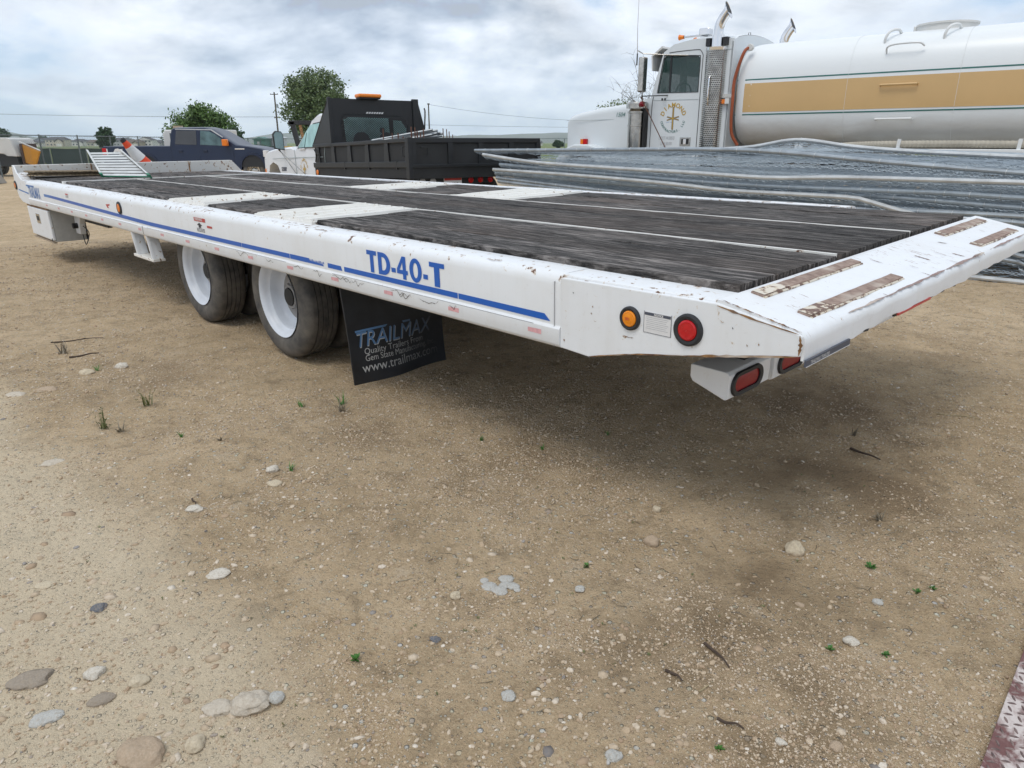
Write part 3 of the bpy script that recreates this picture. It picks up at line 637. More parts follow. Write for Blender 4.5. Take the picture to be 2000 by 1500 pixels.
def stone_mesh(seed, flat, elong, ang=0.0, sub=4, rough=0.17, facet=0.0):
    bm = bmesh.new(); bmesh.ops.create_icosphere(bm, subdivisions=sub, radius=1.0)
    for v in bm.verts:
        p = v.co; n = mnoise.noise(p * 0.9 + Vector((seed * 7.7, seed, 0))) * rough * 2 + mnoise.noise(p * 2.6 + Vector((seed, 3.1 * seed, 1))) * rough * 0.7 + mnoise.noise(p * 6.5 + Vector((2, seed, 1))) * rough * 0.25
        if facet:
            q = Vector([round(c * facet) / facet for c in p]); p = p.lerp(q.normalized() if q.length > 0 else p, 0.55)
        v.co = Vector((p.x * elong, p.y, p.z * flat)) * (1 + n)
    me = bpy.data.meshes.new('stone'); bm.to_mesh(me); bm.free(); me.polygons.foreach_set('use_smooth', [True] * len(me.polygons)); return me
STONES = [  # x, y, half length, elong, flat, turn, material, sink, label, facet
 (-0.640, 1.392, 0.046, 1.35, 0.62, 10, 'stone_pale', .35, 'big pale angular rock near the bottom left, right half of the double rock', 2),
 (-0.715, 1.378, 0.036, 1.55, 0.50, -8, 'stone_pale', .5, 'lower flat pale rock joined to the left of the big angular rock', 2),
 (-0.833, 1.24, 0.044, 1.15, 0.62, -20, 'stone_brown', .45, 'large brownish rounded stone at the bottom left edge of the picture', 0),
 (-1.020, 1.409, 0.027, 1.7, 0.55, 35, 'stone_grey', .4, 'dark grey lens shaped stone tilted upward beside pale pebbles', 0),
 (-1.234, 1.473, 0.045, 1.45, 0.45, 25, 'stone_grey', .6, 'wide grey brown half buried stone at the far left', 3),
 (-1.127, 1.356, 0.032, 1.4, 0.40, 8, 'stone_blue', .6, 'pale bluish flat stone half buried below the wide grey one', 3),
 (-0.954, 1.467, 0.021, 1.1, 0.60, 15, 'stone_cream', .4, 'round cream cobble at the left of the packed track', 0),
 (-1.085, 1.495, 0.021, 1.05, 0.62, 0, 'stone_white', .4, 'round whitish cobble left of the cream one', 3),
 (-0.727, 1.269, 0.020, 1.0, 0.75, 0, 'stone_cream', .3, 'egg like cream cobble right of the large brownish stone', 0),
 (-0.932, 1.929, 0.031, 1.4, 0.45, 20, 'stone_white', .45, 'white oval flat stone on the edge of the wheel track', 0),
 (-1.219, 1.763, 0.018, 1.0, 0.6, 30, 'stone_slate', .35, 'small dark slate coloured pebble on the packed track', 0),
 (-1.448, 1.875, 0.026, 1.5, 0.35, 10, 'stone_cream', .5, 'yellowish thin oval stone on the pale track at left', 0),
 (-1.184, 2.339, 0.030, 1.3, 0.45, -5, 'stone_white', .4, 'pale oval stone lying beside two dry twigs', 0),
 (-0.960, 2.577, 0.026, 1.0, 0.45, 60, 'stone_cream', .5, 'sand coloured flat stone just below the white pebble with grass', 0),
 (-1.004, 2.690, 0.021, 1.05, 0.75, 0, 'stone_white', .25, 'white round pebble beside a green tuft of grass', 0),
 (0.960, 2.094, 0.026, 1.0, 0.95, 20, 'stone_cream', .15, 'round cream potato like pebble alone on the right', 0),
 (0.481, 2.133, 0.019, 1.0, 0.95, 0, 'stone_brown', .15, 'round buff pebble left of the cream potato like one', 0),
 (0.937, 1.620, 0.018, 1.15, 0.75, -30, 'stone_white', .2, 'whitish angular chip at the lower right above a weed', 2),
 (0.543, 2.362, 0.014, 1.0, 0.9, 0, 'stone_cream', .2, 'small cream pebble at the head of the pebble row', 0),
 (-0.172, 1.830, 0.015, 1.0, 0.75, 0, 'stone_cream', .25, 'little cream pebble left of the cracked blue grey rock', 0),
 (-0.582, 1.404, 0.016, 1.05, 0.8, 0, 'stone_blue', .25, 'blue grey round pebble touching the right end of the big rock', 0),
 (0.866, 1.797, 0.013, 1.6, 0.65, -50, 'stone_brown', .3, 'pinkish elongated pebble in the right foreground', 0),
 (1.093, 1.790, 0.014, 1.15, 0.7, 0, 'stone_blue', .3, 'pale grey pebble right of the pinkish elongated one', 0),
 (-2.559, 4.052, 0.037, 1.2, 0.55, 0, 'stone_cream', .3, 'pale oval stone far left behind the weeds', 0),
 (-2.414, 4.176, 0.028, 1.0, 0.75, 0, 'stone_white', .3, 'whitish stone just right of the pale oval one', 0),
 (-2.713, 3.634, 0.050, 1.5, 0.3, 5, 'stone_pale', .6, 'wide flat pale stone sunk in the track edge at far left', 0),
 (-2.589, 3.727, 0.050, 1.5, 0.35, -5, 'stone_brown', .6, 'reddish brown flat stone right of the wide pale one', 0),
 (-1.982, 2.785, 0.045, 1.6, 0.3, 15, 'stone_pale', .65, 'long pale stone nearly level with the packed track', 0),
 (0.209, 1.864, 0.014, 1.1, 0.7, 15, 'stone_blue', .2, 'small blue grey chip alone right of the cracked rock', 2),
 (-0.010, 1.416, 0.017, 1.2, 0.6, -30, 'stone_blue', .4, 'speckled pale grey chip in the middle foreground', 2),
 (0.226, 1.233, 0.018, 1.2, 0.6, 20, 'stone_blue', .5, 'grey rough stone at the very bottom in the middle', 2),
 (0.620, 1.275, 0.011, 1.3, 0.7, -25, 'stone_white', .25, 'white egg shaped pebble near the bottom right', 0),
 (0.740, 1.260, 0.013, 1.1, 0.6, 0, 'stone_brown', .4, 'orange tinged pebble at the bottom right beside a white one', 0),
 (-0.214, 1.631, 0.012, 1.1, 0.7, 0, 'stone_slate', .25, 'small blue black pebble in the middle foreground', 0),
]
for i, (x, y, hl, el, fl, rz, mt, sk, lab, fac) in enumerate(STONES):
    me = stone_mesh(i + 2.3, fl, el, facet=fac); me.materials.append(M[mt])
    o = bpy.data.objects.new('stone', me); COL.objects.link(o)
    o.scale = (hl / el * 1.15,) * 3; o.rotation_euler = (rng.uniform(-.08, .08), rng.uniform(-.08, .08), R(rz))
    o.location = (x, y, gz(x, y) + hl / el * fl * (1 - 2 * sk) * 0.9); tag(o, lab, 'stone', 'larger stones lying on the dirt')
# the cracked blue grey rock: seven flakes set tight together
fl = [(-0.072, 1.883, .024, 10), (-0.040, 1.864, .024, -15), (-0.022, 1.893, .018, 30), (0.004, 1.888, .018, -10), (-0.018, 1.925, .022, 5), (-0.088, 1.916, .014, 40), (0.016, 1.868, .010, 0)]
ck = thing('cracked_rock', 'pale blue grey rock cracked into flakes, level with the dirt in the middle foreground', 'stone', Matrix.Translation((-0.03, 1.89, gz(-0.03, 1.89))))
for i, (x, y, s_, rz) in enumerate(fl):
    me = stone_mesh(40 + i, 0.35, 1.15, facet=2, rough=0.08); me.materials.append(M['stone_blue'])
    o = bpy.data.objects.new('flake', me); COL.objects.link(o); o.parent = ck
    o.scale = (s_ * 1.0,) * 3; o.rotation_euler = (0, 0, R(rz)); o.location = (x + 0.03, y - 1.89, 0.002)

# ------------------------------------------------------------ weeds and twigs
def weed(x, y, h, kind, label, seed):
    r = random.Random(seed); mb = MB()
    if kind == 'rosette':
        for k in range(16):
            a = r.uniform(0, 6.28); el = r.uniform(0.3, 1.2); l = h * r.uniform(0.7, 1.2); w = l * 0.20
            d = Vector((math.cos(a) * math.cos(el), math.sin(a) * math.cos(el), math.sin(el))); sd = Vector((-math.sin(a), math.cos(a), 0)) * w
            m_ = d * l * 0.55; e = d * l - Vector((0, 0, l * 0.15))
            mb.add([(0, 0, 0), m_ + sd, e, m_ - sd], [(0, 1, 2, 3)])
    else:
        for k in range(11 if kind == 'grass' else 15):
            a = r.uniform(0, 6.28); el = r.uniform(0.5, 1.4); l = h * r.uniform(0.5, 1.15); w = 0.0022 + h * 0.010
            d = Vector((math.cos(a) * math.cos(el), math.sin(a) * math.cos(el), math.sin(el))); sd = Vector((-math.sin(a), math.cos(a), 0)) * w
            b = Vector((r.uniform(-1, 1), r.uniform(-1, 1), 0)) * h * 0.18; m_ = b + d * l * 0.5; e = b + d * l + Vector((d.x, d.y, -0.3)) * l * 0.15
            mb.add([b - sd, b + sd, m_ + sd * 0.8, m_ - sd * 0.8, e], [(0, 1, 2, 3), (3, 2, 4)])
            if kind == 'stalk':
                for q in range(4):
                    t = r.uniform(0.4, 1.0); c = b + d * l * t; s2 = 0.004 + h * 0.03; v2 = Vector((r.uniform(-1, 1), r.uniform(-1, 1), r.uniform(0, 1))) * s2
                    mb.add([c, c + v2, c + v2 * 1.2 + Vector((0, 0, s2 * 0.6)), c + Vector((0, 0, s2 * 0.5))], [(0, 1, 2, 3)])
    o = mb.build('weed', {'rosette': 'weed_green', 'grass': 'weed_green', 'stalk': 'weed_dull', 'dry': 'weed_dry'}[kind], loc=(x, y, gz(x, y)))
    return tag(o, label, 'weed', 'weeds growing in the dirt')
WEEDS = [(-0.417, 1.549, .022, 'rosette', 'single bright green leafy seedling in the centre left foreground'), (-1.976, 3.18, .11, 'stalk', 'tall sparse yellow green weed at the left with thin stalks'),
 (-1.88, 3.14, .07, 'dry', 'dry brown clump at the foot of the tall sparse weed'), (-1.92, 3.498, .10, 'stalk', 'lone upright green stalk behind the sparse weed'), (-2.537, 4.123, .05, 'grass', 'small green tuft beside the pale oval stone at far left'),
 (-1.548, 3.054, .04, 'grass', 'low green sprig lying left of a dark twig'), (-0.930, 2.699, .05, 'grass', 'fresh green grass tuft right of the white round pebble'), (-0.881, 3.423, .09, 'dry', 'dark dry weed clump in front of the mud flap'),
 (-0.90, 3.50, .08, 'grass', 'thin green blades rising out of the dark dry clump'), (-1.098, 3.46, .05, 'grass', 'low green sprigs left of the dark dry clump'), (0.243, 1.995, .018, 'rosette', 'tiny green seedling below the round buff pebble'),
 (1.240, 1.843, .018, 'rosette', 'green seedling in the right foreground, lower of a close pair'), (1.172, 1.995, .022, 'rosette', 'bright green seedling at right above the close pair'), (1.294, 1.856, .015, 'rosette', 'green seedling in the right foreground, right one of a close pair'),
 (0.472, 1.254, .014, 'rosette', 'tiny green seedling at the bottom edge right of the centre'), (0.870, 1.599, .018, 'rosette', 'small green weed just below the whitish angular chip'), (1.009, 1.569, .016, 'rosette', 'small green weed right below the whitish angular chip'),
 (0.139, 2.937, .03, 'grass', 'small green tuft on the shaded dirt near the middle'), (-0.144, 3.054, .035, 'grass', 'small green tuft left of the shaded dirt'), (0.448, 3.085, .03, 'grass', 'small green tuft furthest under the trailer tail'),
 (-2.94, 4.456, .12, 'dry', 'dry straggly weed with long stems at the far left'), (-1.356, 3.024, .035, 'dry', 'low dry sprig trailing left of the centre'), (1.35, 2.30, .05, 'dry', 'dark dry clump on the disturbed soil at right'), (1.62, 3.10, .05, 'dry', 'dark dry clump under the trailer tail at right')]
for i, w in enumerate(WEEDS): weed(w[0], w[1], w[2], w[3], w[4], i + 3)
def sprouts():
    mb = MB(); r = random.Random(4)
    for k in range(900):
        x = r.uniform(-1.5, 3.2); y = r.uniform(1.2, 6.5)
        if abs(x) > 0.72 * y: continue
        if fbm(np.array([x]), np.array([y]), 1.4, 3, 77)[0] < 0.04: continue
        z = gz(x, y); h = r.uniform(.004, .011)
        for q in range(5):
            a = r.uniform(0, 6.28); d = Vector((math.cos(a), math.sin(a), r.uniform(.4, 1.6))).normalized() * h; sd = Vector((-math.sin(a), math.cos(a), 0)) * h * .18; b = Vector((x, y, z))
            mb.add([b, b + d * .6 + sd, b + d, b + d * .6 - sd], [(0, 1, 2, 3)])
    o = mb.build('sprouts', 'weed_dull'); tag(o, 'tiny green sprouts dotted over the dirt', 'ground cover', kind='stuff')
    mb = MB(); r = random.Random(14)
    for k in range(1500):
        x = r.uniform(-4, 4); y = r.uniform(1.1, 8)
        if abs(x) > 0.75 * y or (track_mask(np.array([x]), np.array([y]))[0] > .5 and r.random() < .7): continue
        if fbm(np.array([x]), np.array([y]), 1.1, 3, 33)[0] < -0.02: continue
        l = r.uniform(.012, .055); a = r.uniform(0, 6.28); b = Vector((x, y, gz(x, y) + .003)); d = Vector((math.cos(a), math.sin(a), r.uniform(-.05, .12))) * l; k2 = Vector((-d.y, d.x, 0)) * r.uniform(-.25, .25)
        mb.tube([b, b + d * .5 + k2, b + d], [.0013, .0012, .0006], 3)
    o = mb.build('plant_litter', 'weed_dry'); tag(o, 'bits of dry stem and root litter on the dirt', 'plant litter', kind='stuff')
sprouts()
TW = [((0.529, 1.61), (0.57, 1.515), .0045, 'twig_brown', 'dark stick lying on the dirt at the lower right, nearer the middle'), ((0.49, 1.340), (0.545, 1.310), .0040, 'twig_brown', 'dark stick near the bottom edge right of the centre'),
 ((0.402, 1.51), (0.435, 1.465), .0045, 'twig_brown', 'short thick dark stick left of the longer dark stick'), ((-3.162, 4.68), (-2.88, 4.82), .005, 'twig_brown', 'long thin branch on the dirt at the far left'),
 ((-2.83, 4.33), (-2.70, 4.44), .007, 'twig_brown', 'short dark branch in front of the long thin one at far left'), ((-1.36, 4.290), (-1.159, 4.123), .003, 'twig_straw', 'pale dry straw curving out from under the rear tyre'),
 ((2.18, 3.386), (2.34, 3.285), .004, 'twig_straw', 'pale straw stick on the dirt at the right'), ((1.53, 2.93), (1.60, 2.80), .006, 'twig_brown', 'dark stick on the disturbed soil at the right'), ((-1.225, 2.42), (-1.19, 2.37), .0035, 'twig_brown', 'small forked twig at the pale oval stone'), ((0.47,1.43),(0.50,1.452),.0025,'twig_straw','short pale straw between two dark sticks')]
for i, (a, b, r_, mt, lab) in enumerate(TW):
    r = random.Random(i); a = Vector((*a, gz(*a) + r_)); b = Vector((*b, gz(*b) + r_ * 1.5)); n = Vector((-(b - a).y, (b - a).x, 0)) * .06
    mb = MB(); mb.tube(catmull([a, a.lerp(b, .35) + n * r.uniform(-1, 1), a.lerp(b, .7) + n * r.uniform(-1, 1) + Vector((0, 0, r_)), b], 4), [r_ * (1 - .045 * k) for k in range(13)], 6)
    if i in (3, 8): q = a.lerp(b, .5); mb.tube([q, q + n * 2.5 + (b - a) * .15], [r_ * .5, r_ * .2], 5)
    tag(mb.build('twig', mt, smooth=True), lab, 'twig')

# ------------------------------------------------------------ diamond plate skid at the lower right
def skid():
    a = Vector((1.037, 1.206, 0)); b = Vector((1.396, 1.589, 0)); d = (b - a).normalized(); n = Vector((d.y, -d.x, 0))
    m = frame(a - d * 0.7 + Vector((0, 0, 0.012)), d); root = thing('diamond_plate', 'rusty red and white steel diamond plate lying at the bottom right corner', 'steel plate', m)
    mb = MB(); mb.box(0, 1.9, -1.0, 0, -0.006, 0.004); mb.build('plate', 'skid_plate', root, bevel=0.001)
    mb = MB(); p = 0.0235
    for i in range(-2, 80):
        for j in range(0, 42):
            x = i * p + 0.01; y = -j * p - 0.014
            if x < 0.01 or x > 1.88 or y < -0.98: continue
            al = R(28) if (i + j) % 2 else R(118)
            vs_ = []
            for k in range(8):
                th = 2 * math.pi * k / 8; u, w = 0.0108 * math.cos(th), 0.0032 * math.sin(th); vs_.append((x + u * math.cos(al) - w * math.sin(al), y + u * math.sin(al) + w * math.cos(al), 0.004))
            top = [(x + (q[0] - x) * .6, y + (q[1] - y) * .6, 0.0062) for q in vs_]
            mb.add(vs_ + top, [tuple(range(8, 16))] + [(k, (k + 1) % 8, 8 + (k + 1) % 8, 8 + k) for k in range(8)])
    o = mb.build('tread_lug', 'skid_lug', root); o['kind'] = 'stuff'
skid()

# ------------------------------------------------------------ the flatbed trailer
TR_O = Vector((0.60490, 2.05540, -0.44360 + CAMZ)); TR_L = Vector((-0.69514, 0.71887, 0.00279)); TR_U = Vector((-0.01723, -0.02055, 0.99964))
TRM = frame(TR_O, TR_L, TR_U)
TW_ = lambda p: (p[0], p[1], p[2] + p[0] * p[1] * 0.0021)      # the long frame is racked a little towards its front
GL = [('T', 1.872, 1.790), ('D', 1.778, 1.680), ('-', 1.672, 1.638), ('4', 1.628, 1.545), ('0', 1.531, 1.441), ('-', 1.431, 1.398), ('T', 1.386, 1.282)]
def build_trailer():
    root = thing('flatbed_trailer', 'long white tilt deck flatbed trailer with weathered dark wood deck, parked in the centre', 'trailer', TRM)
    T = dict(parent=root, twist=TW_)
    # side beams (section in y,z, near side at y=0)
    def beam(y0, sg, name, xa, xb, mat):
        prof = [(0, -.193), (0, -.045), (-.003, -.026), (-.011, -.011), (-.026, -.002), (-.045, 0), (-.150, 0), (-.150, -.014), (-.045, -.014), (-.020, -.03), (-.012, -.05), (-.012, -.255), (-.05, -.262), (-.06, -.275), (-.012, -.278), (.002, -.270), (.008, -.258), (.008, -.204)]
        n = 24; xs = [xa + (xb - xa) * i / n for i in range(n + 1)]; mb = MB(); m = len(prof); r = random.Random(3)
        vs_ = []
        for x in xs:
            dn = r.uniform(-.0015, .0015)
            for (y, z) in prof: vs_.append((x, y0 + sg * y, z + (dn if z > -.05 else 0) + (.024 if sg < 0 and z > -.05 else 0)))
        fs = [(i * m + k, i * m + (k + 1) % m, (i + 1) * m + (k + 1) % m, (i + 1) * m + k) for i in range(n) for k in range(m)] + [tuple(range(m)), tuple(range(n * m, n * m + m))]
        mb.add(vs_, fs); mb.build(name, mat, smooth=True, **T)
    beam(0, 1, 'side_beam', .62, 9.0, 'trailer_beam'); beam(-2.6, -1, 'side_beam', .62, 9.3, 'trailer_beam')
    # tail: side plate, top flange, sloped end with grip bars
    side = [(.62, -.012), (.62, -.272), (.484, -.279), (.3, -.232), (0.0, -.172), (-.268, -.115), (-.268, -.056), (-.25, -.050), (0, -.006)]
    for y0, y1 in ((.003, -.010), (-2.603, -2.590)):
        MB().prism(side, 'y', y0, y1).build('tail_plate', 'trailer_white', root, bevel=.004)
    MB().prism([(.62, -.018), (.62, -.001), (0, -.001), (0, -.018)], 'y', -.006, -.15).build('tail_flange', 'trailer_beam', root, bevel=.006)
    mb = MB(); pr = [(0.0, 0.004), (-.02, .002), (-.25, -.047), (-.264, -.053), (-.274, -.066), (-.276, -.085), (-.276, -.128), (-.268, -.128), (-.266, -.08), (-.245, -.062), (0, -.012)]
    n = 30; vs_ = []; r = random.Random(5)
    for i in range(n + 1):
        y = -.004 - 2.592 * i / n; sag = r.uniform(-.003, .003)
        for k, (x, z) in enumerate(pr): vs_.append((x + (r.uniform(-.003, .003) if k in (5, 6, 7) and 0 < i < n else 0), y, z + (sag if 2 <= k <= 7 else 0) + (r.uniform(-.006, .004) if k in (6, 7) and 3 < i < n else 0)))
    m = len(pr); mb.add(vs_, [(i * m + k, i * m + (k + 1) % m, (i + 1) * m + (k + 1) % m, (i + 1) * m + k) for i in range(n) for k in range(m)] + [tuple(range(m)), tuple(range(n * m, n * m + m))])
    mb.build('tail_slope', 'trailer_ramp', root, smooth=True)
    def slope(x): return 0.002 - (x - .02) / .23 * .049 if x > .02 else .002
    for (x0, x1, c0, c1) in ((.024, .066, .158, .905), (.180, .222, .142, .885), (.034, .080, 1.82, 2.49), (.186, .230, 1.81, 2.45)):
        mb = MB(); z0, z1 = slope(x0), slope(x1); nn = 14; r = random.Random(int(c0 * 100)); vs_ = []
        for i in range(nn + 1):
            y = -(c0 + (c1 - c0) * i / nn); e = r.uniform(-.0015, .0015)
            vs_ += [(-x0 + e, y, z0 - .003), (-x0 + e, y, z0 + .006), (-x1 - e, y, z1 + .008), (-x1 - e, y, z1 - .003)]
        mb.add(vs_, [(i * 4 + k, i * 4 + (k + 1) % 4, i * 4 + 4 + (k + 1) % 4, i * 4 + 4 + k) for i in range(nn) for k in range(4)] + [(0, 1, 2, 3), tuple(range(nn * 4, nn * 4 + 4))])
        gb = mb.build('grip_bar', 'rust_bar', root, bevel=.002, label='rusty raised grip bar on the sloped tail')
        MB().tube([(-x1 - .002, -c0 - (c1 - c0) * q / 10, z1 + .001 + r.uniform(-.0015, .0015)) for q in range(11)], .0045, 6).build('weld_bead', 'weld_cream', gb); e = c0 + (c1 - c0) * (.22 if c0 < 1 else .06)
        MB().add([(-x0 + .0, -c0 - .004, z0 + .0075), (-x0 + .0, -e + .02, z0 + .0075), (-x1 + .0, -e - .01, z1 + .0095), (-x1 + .0, -c0 - .004, z1 + .0095)], [(0, 1, 2, 3)]).build('paint_remains', 'weld_cream', gb)
    # worn rust: along the rear fold, weld seams, gouges - thin irregular plates of rust with their own outline
    def rust_strip(pts, w, mat='rust_edge', name='rust_patch', nrm=(0, 0, 1), seed=1):
        r = random.Random(seed); P = catmull(pts, 7); mb = MB(); n_ = Vector(nrm); vs_ = []
        for i, p in enumerate(P):
            d = (P[min(i + 1, len(P) - 1)] - P[max(i - 1, 0)]).normalized(); s_ = d.cross(n_).normalized()
            t = i / (len(P) - 1); ww = w * (math.sin(math.pi * min(1, max(.03, t))) ** .5) * r.uniform(.35, 1.25)
            vs_ += [p + s_ * ww * r.uniform(.5, 1) + n_ * .0012, p - s_ * ww * r.uniform(.5, 1) + n_ * .0012]
        mb.add(vs_, [(2 * i, 2 * i + 1, 2 * i + 3, 2 * i + 2) for i in range(len(P) - 1)]); return mb.build(name, mat, root)
    for k, (a, b, w) in enumerate(((.32, .75, .011), (.62, 1.25, .014), (1.2, 1.72, .017), (1.55, 1.74, .020), (1.80, 2.5, .011))):
        rust_strip([(-.262 + .004 * math.sin(q * 3), -(a + (b - a) * q / 5), -.0515) for q in range(6)], w, 'rust_worn', seed=k)
    for k, (x, y, a, l, w) in enumerate(((.13, 1.28, .1, .06, .012), (.20, 1.52, .4, .05, .013), (.10, 1.66, .9, .05, .009), (.17, 1.10, 0, .035, .004), (.06, 1.0, .1, .05, .0035), (.22, 1.38, .2, .07, .004), (.15, 1.45, 0.05, .05, .003), (.08, 1.35, .1, .06, .003), (.24, .62, .1, .03, .003), (.05, .4, .3, .02, .002), (.23, 1.05, .1, .06, .004), (.12, 2.2, .1, .03, .003))):
        rust_strip([(-(x + l * q / 3 * math.cos(a)), -(y + l * .6 * q / 3 * math.sin(a)), slope(x + l * q / 3 * math.cos(a)) + .001) for q in range(4)], w, 'rust_worn', seed=20 + k)
    up = (0, .1, .99)
    for k, (s_, l, w, y) in enumerate(((-.52, .20, .006, -.022), (-.36, .12, .004, -.012), (-.55, .06, .0025, -.008), (-.22, .24, .0022, -.013), (-1.05, .09, .004, -.03), (-1.02, .05, .0025, -.045), (-2.42, .14, .006, -.04), (-3.92, .12, .005, -.05), (-6.6, .14, .006, -.06), (-7.3, .13, .006, -.03), (-5.1, .05, .003, -.02))):
        z = 0.0006 if y < -.026 else (-.004 if y < -.012 else -.011)
        rust_strip([(-(s_ + l * q / 4), y + .004 * math.sin(q * 2 + k), z + (-.0021 * -s_ * -y if False else 0)) for q in range(5)], w, seed=50 + k, nrm=up)
    for k in range(7): rust_strip([(-.01 - .036 * k - .012 * q, -.004 - .003 * (q % 2), slope(.01 + .036 * k + .012 * q) + .0008) for q in range(4)], .0032 + .002 * (k % 3), seed=200 + k)
    sn = (0, 1, 0)
    for k, pts in enumerate(([(-.005, .0035, -.012), (-.13, .0035, -.034), (-.262, .0035, -.052)], [(-.262, .0035, -.055), (-.267, .0035, -.085), (-.264, .0035, -.113)], [(.48, .0035, -.276), (.3, .0035, -.229), (.1, .0035, -.190)], [(.1, .0035, -.191), (-.05, .0035, -.159), (-.26, .0035, -.116)])):
        rust_strip(pts, (.0050, .0065, .0040, .0060)[k], seed=80 + k, nrm=sn)
    for k, (s_, u, l, w) in enumerate(((-.335, -.168, .045, .0016), (-.47, -.09, .004, .003), (-.475, -.115, .004, .003), (-.462, -.14, .012, .001), (.02, -.055, .012, .002), (.11, -.11, .003, .003), (.145, -.10, .003, .003), (.06, -.068, .003, .0025), (-.56, -.055, .006, .002), (-.60, -.235, .003, .006))):
        rust_strip([(-s_, .0035, u), (-s_ - l / 2, .0035, u - .004), (-s_ - l, .0035, u - .002)], w, seed=90 + k, nrm=sn, mat='rust_edge' if l > .01 or w > .0028 else 'decal_black')
    # deck structure
    mb = MB(); mb.box(.01, 9.42, -2.45, -.15, -.075, -.022)
    for x in (4.12, 4.82, 2.6, 3.33): pass
    mb.build('deck_substructure', 'dark_steel', **T)
    for c in (.88, 1.664):
        nseg = 10; mb = MB(); vs_ = []
        for i in range(nseg + 1):
            x = .02 + 7.86 * i / nseg; w = .0075; vs_ += [(x, -c - w, -.02), (x, -c + w, -.02), (x, -c + w, .0225), (x, -c - w, .0225)]
        mb.add(vs_, [(i * 4 + k, i * 4 + (k + 1) % 4, i * 4 + 4 + (k + 1) % 4, i * 4 + 4 + k) for i in range(nseg) for k in range(4)] + [(0, 1, 2, 3)]); mb.build('divider_strip', 'traction_white', **T)
    MB().box(7.88, 7.915, -2.5, -.13, -.02, .027).build('cross_strip', 'traction_white', **T)
    # planks
    r = random.Random(11)
    def plank(xa, xb, ya, yb, zt=.020):
        n = max(3, int((xb - xa) / .09)); mb = MB(); vs_ = []
        ca, cb = [r.uniform(-.004, .004) for _ in range(3)], r.uniform(-.003, .003); ends = [r.uniform(0, .012), r.uniform(0, .012)]
        m = 6
        for i in range(n + 1):
            x = xa + ends[0] + (xb - xa - sum(ends)) * i / n; w = r.uniform(-.0022, .0022); z = zt + cb * math.sin(i * .35 + ca[0] * 900) + r.uniform(-.0015, .0015)
            y0, y1 = ya + w, yb + r.uniform(-.0022, .0022); ch = r.uniform(.003, .009)
            vs_ += [(x, y0, zt - .04), (x, y0, z - ch), (x, y0 + .008, z), (x, y1 - .008, z + ca[1] * .4), (x, y1, z - r.uniform(.001, .005)), (x, y1, zt - .04)]
        mb.add(vs_, [(i * m + k, i * m + (k + 1) % m, (i + 1) * m + (k + 1) % m, (i + 1) * m + k) for i in range(n) for k in range(m)] + [tuple(range(m)), tuple(range(n * m, n * m + m))])
        o = mb.build('plank', 'deck_wood', **T); return o
    def section(c0, c1, spans, k=3):
        w = (c1 - c0) / k
        for i in range(k):
            g = .0035
            for (a, b) in spans: plank(a, b, -(c0 + w * (i + 1)) + g / 2, -(c0 + w * i) - g / 2, .020 + r.uniform(-.003, .003))
    sp_out = [(.006, 2.60), (3.33, 4.11), (4.83, 6.4), (6.405, 7.875)]; sp_mid = [(.006, 3.65), (3.655, 7.875)]
    section(.155, .866, sp_out); section(.894, 1.650, sp_mid); section(1.678, 2.445, sp_out)
    section(.155, 2.445, [(7.92, 9.40)], 10)
    # white steel traction plates with ribs across
    for (xa, xb, ca, cb) in ((2.61, 3.325, .13, .872), (4.115, 4.82, .13, .872), (2.61, 3.325, 1.672, 2.46), (4.115, 4.82, 1.672, 2.46)):
        MB().box(xa, xb, -cb, -ca, -.02, .011).build('traction_plate', 'traction_white', **T)
        nb = 5; w = (xb - xa) / nb
        for i in range(nb):
            x0 = xa + w * i; mb = MB(); nn = 8; vs_ = []; o_ = r.uniform(-.02, .02)
            for q in range(nn + 1):
                y = -(ca + .005 + o_ * .3) - (cb - ca - .01) * q / nn; e = r.uniform(-.002, .002)
                vs_ += [(x0 + .006, y, .010), (x0 + .012 + e, y, .030), (x0 + w - .035, y, .022 + e), (x0 + w - .022, y, .010)]
            mb.add(vs_, [(q * 4 + k, q * 4 + (k + 1) % 4, q * 4 + 4 + (k + 1) % 4, q * 4 + 4 + k) for q in range(nn) for k in range(4)] + [(0, 1, 2, 3), tuple(range(nn * 4, nn * 4 + 4))])
            mb.build('rib', 'traction_white', **T)
    # front end: headboard and its end plates
    mb = MB(); mb.prism([(0.0, -.03), (0.0, .150), (-.02, .158), (-2.66, .158), (-2.80, .0), (-2.80, -.06)], 'x', 9.43, 9.50); mb.build('headboard', 'trailer_head', bevel=.006, **T)
    for y in (-.83, -2.05): MB().box(9.418, 9.428, y - .006, y + .006, -.02, .157).build('weld_seam', 'rust_edge', **T)
    MB().prism([(9.0, -.002), (9.18, .0), (9.36, .07), (9.44, .158), (9.52, .158), (9.58, -.08), (9.50, -.22), (9.36, -.262), (9.0, -.277)], 'y', .004, -.012).build('front_plate', 'trailer_white', bevel=.004, **T)
    MB().prism([(9.0, -.014), (9.0, -.001), (9.2, .002), (9.40, .075), (9.42, .06), (9.2, -.012)], 'y', -.010, -.16).build('front_flange', 'trailer_beam', bevel=.003, **T)
    MB().box(9.44, 9.9, -1.9, -.7, -.20, -.09).build('tongue', 'under_white', bevel=.01, **T)
    for y in (-.75, -1.85): MB().box(9.44, 12.0, y - .06, y + .06, -.26, -.12).build('drawbar', 'under_white', **T)
    # under frame
    for y in (-.80, -1.80): MB().box(.9, 9.2, y - .05, y + .05, -.30, -.075).build('main_rail', 'under_white', **T)
    for k in range(14): MB().box(.7 + k * .62, .76 + k * .62, -2.55, -.04, -.17, -.078).build('crossmember', 'under_white', **T)
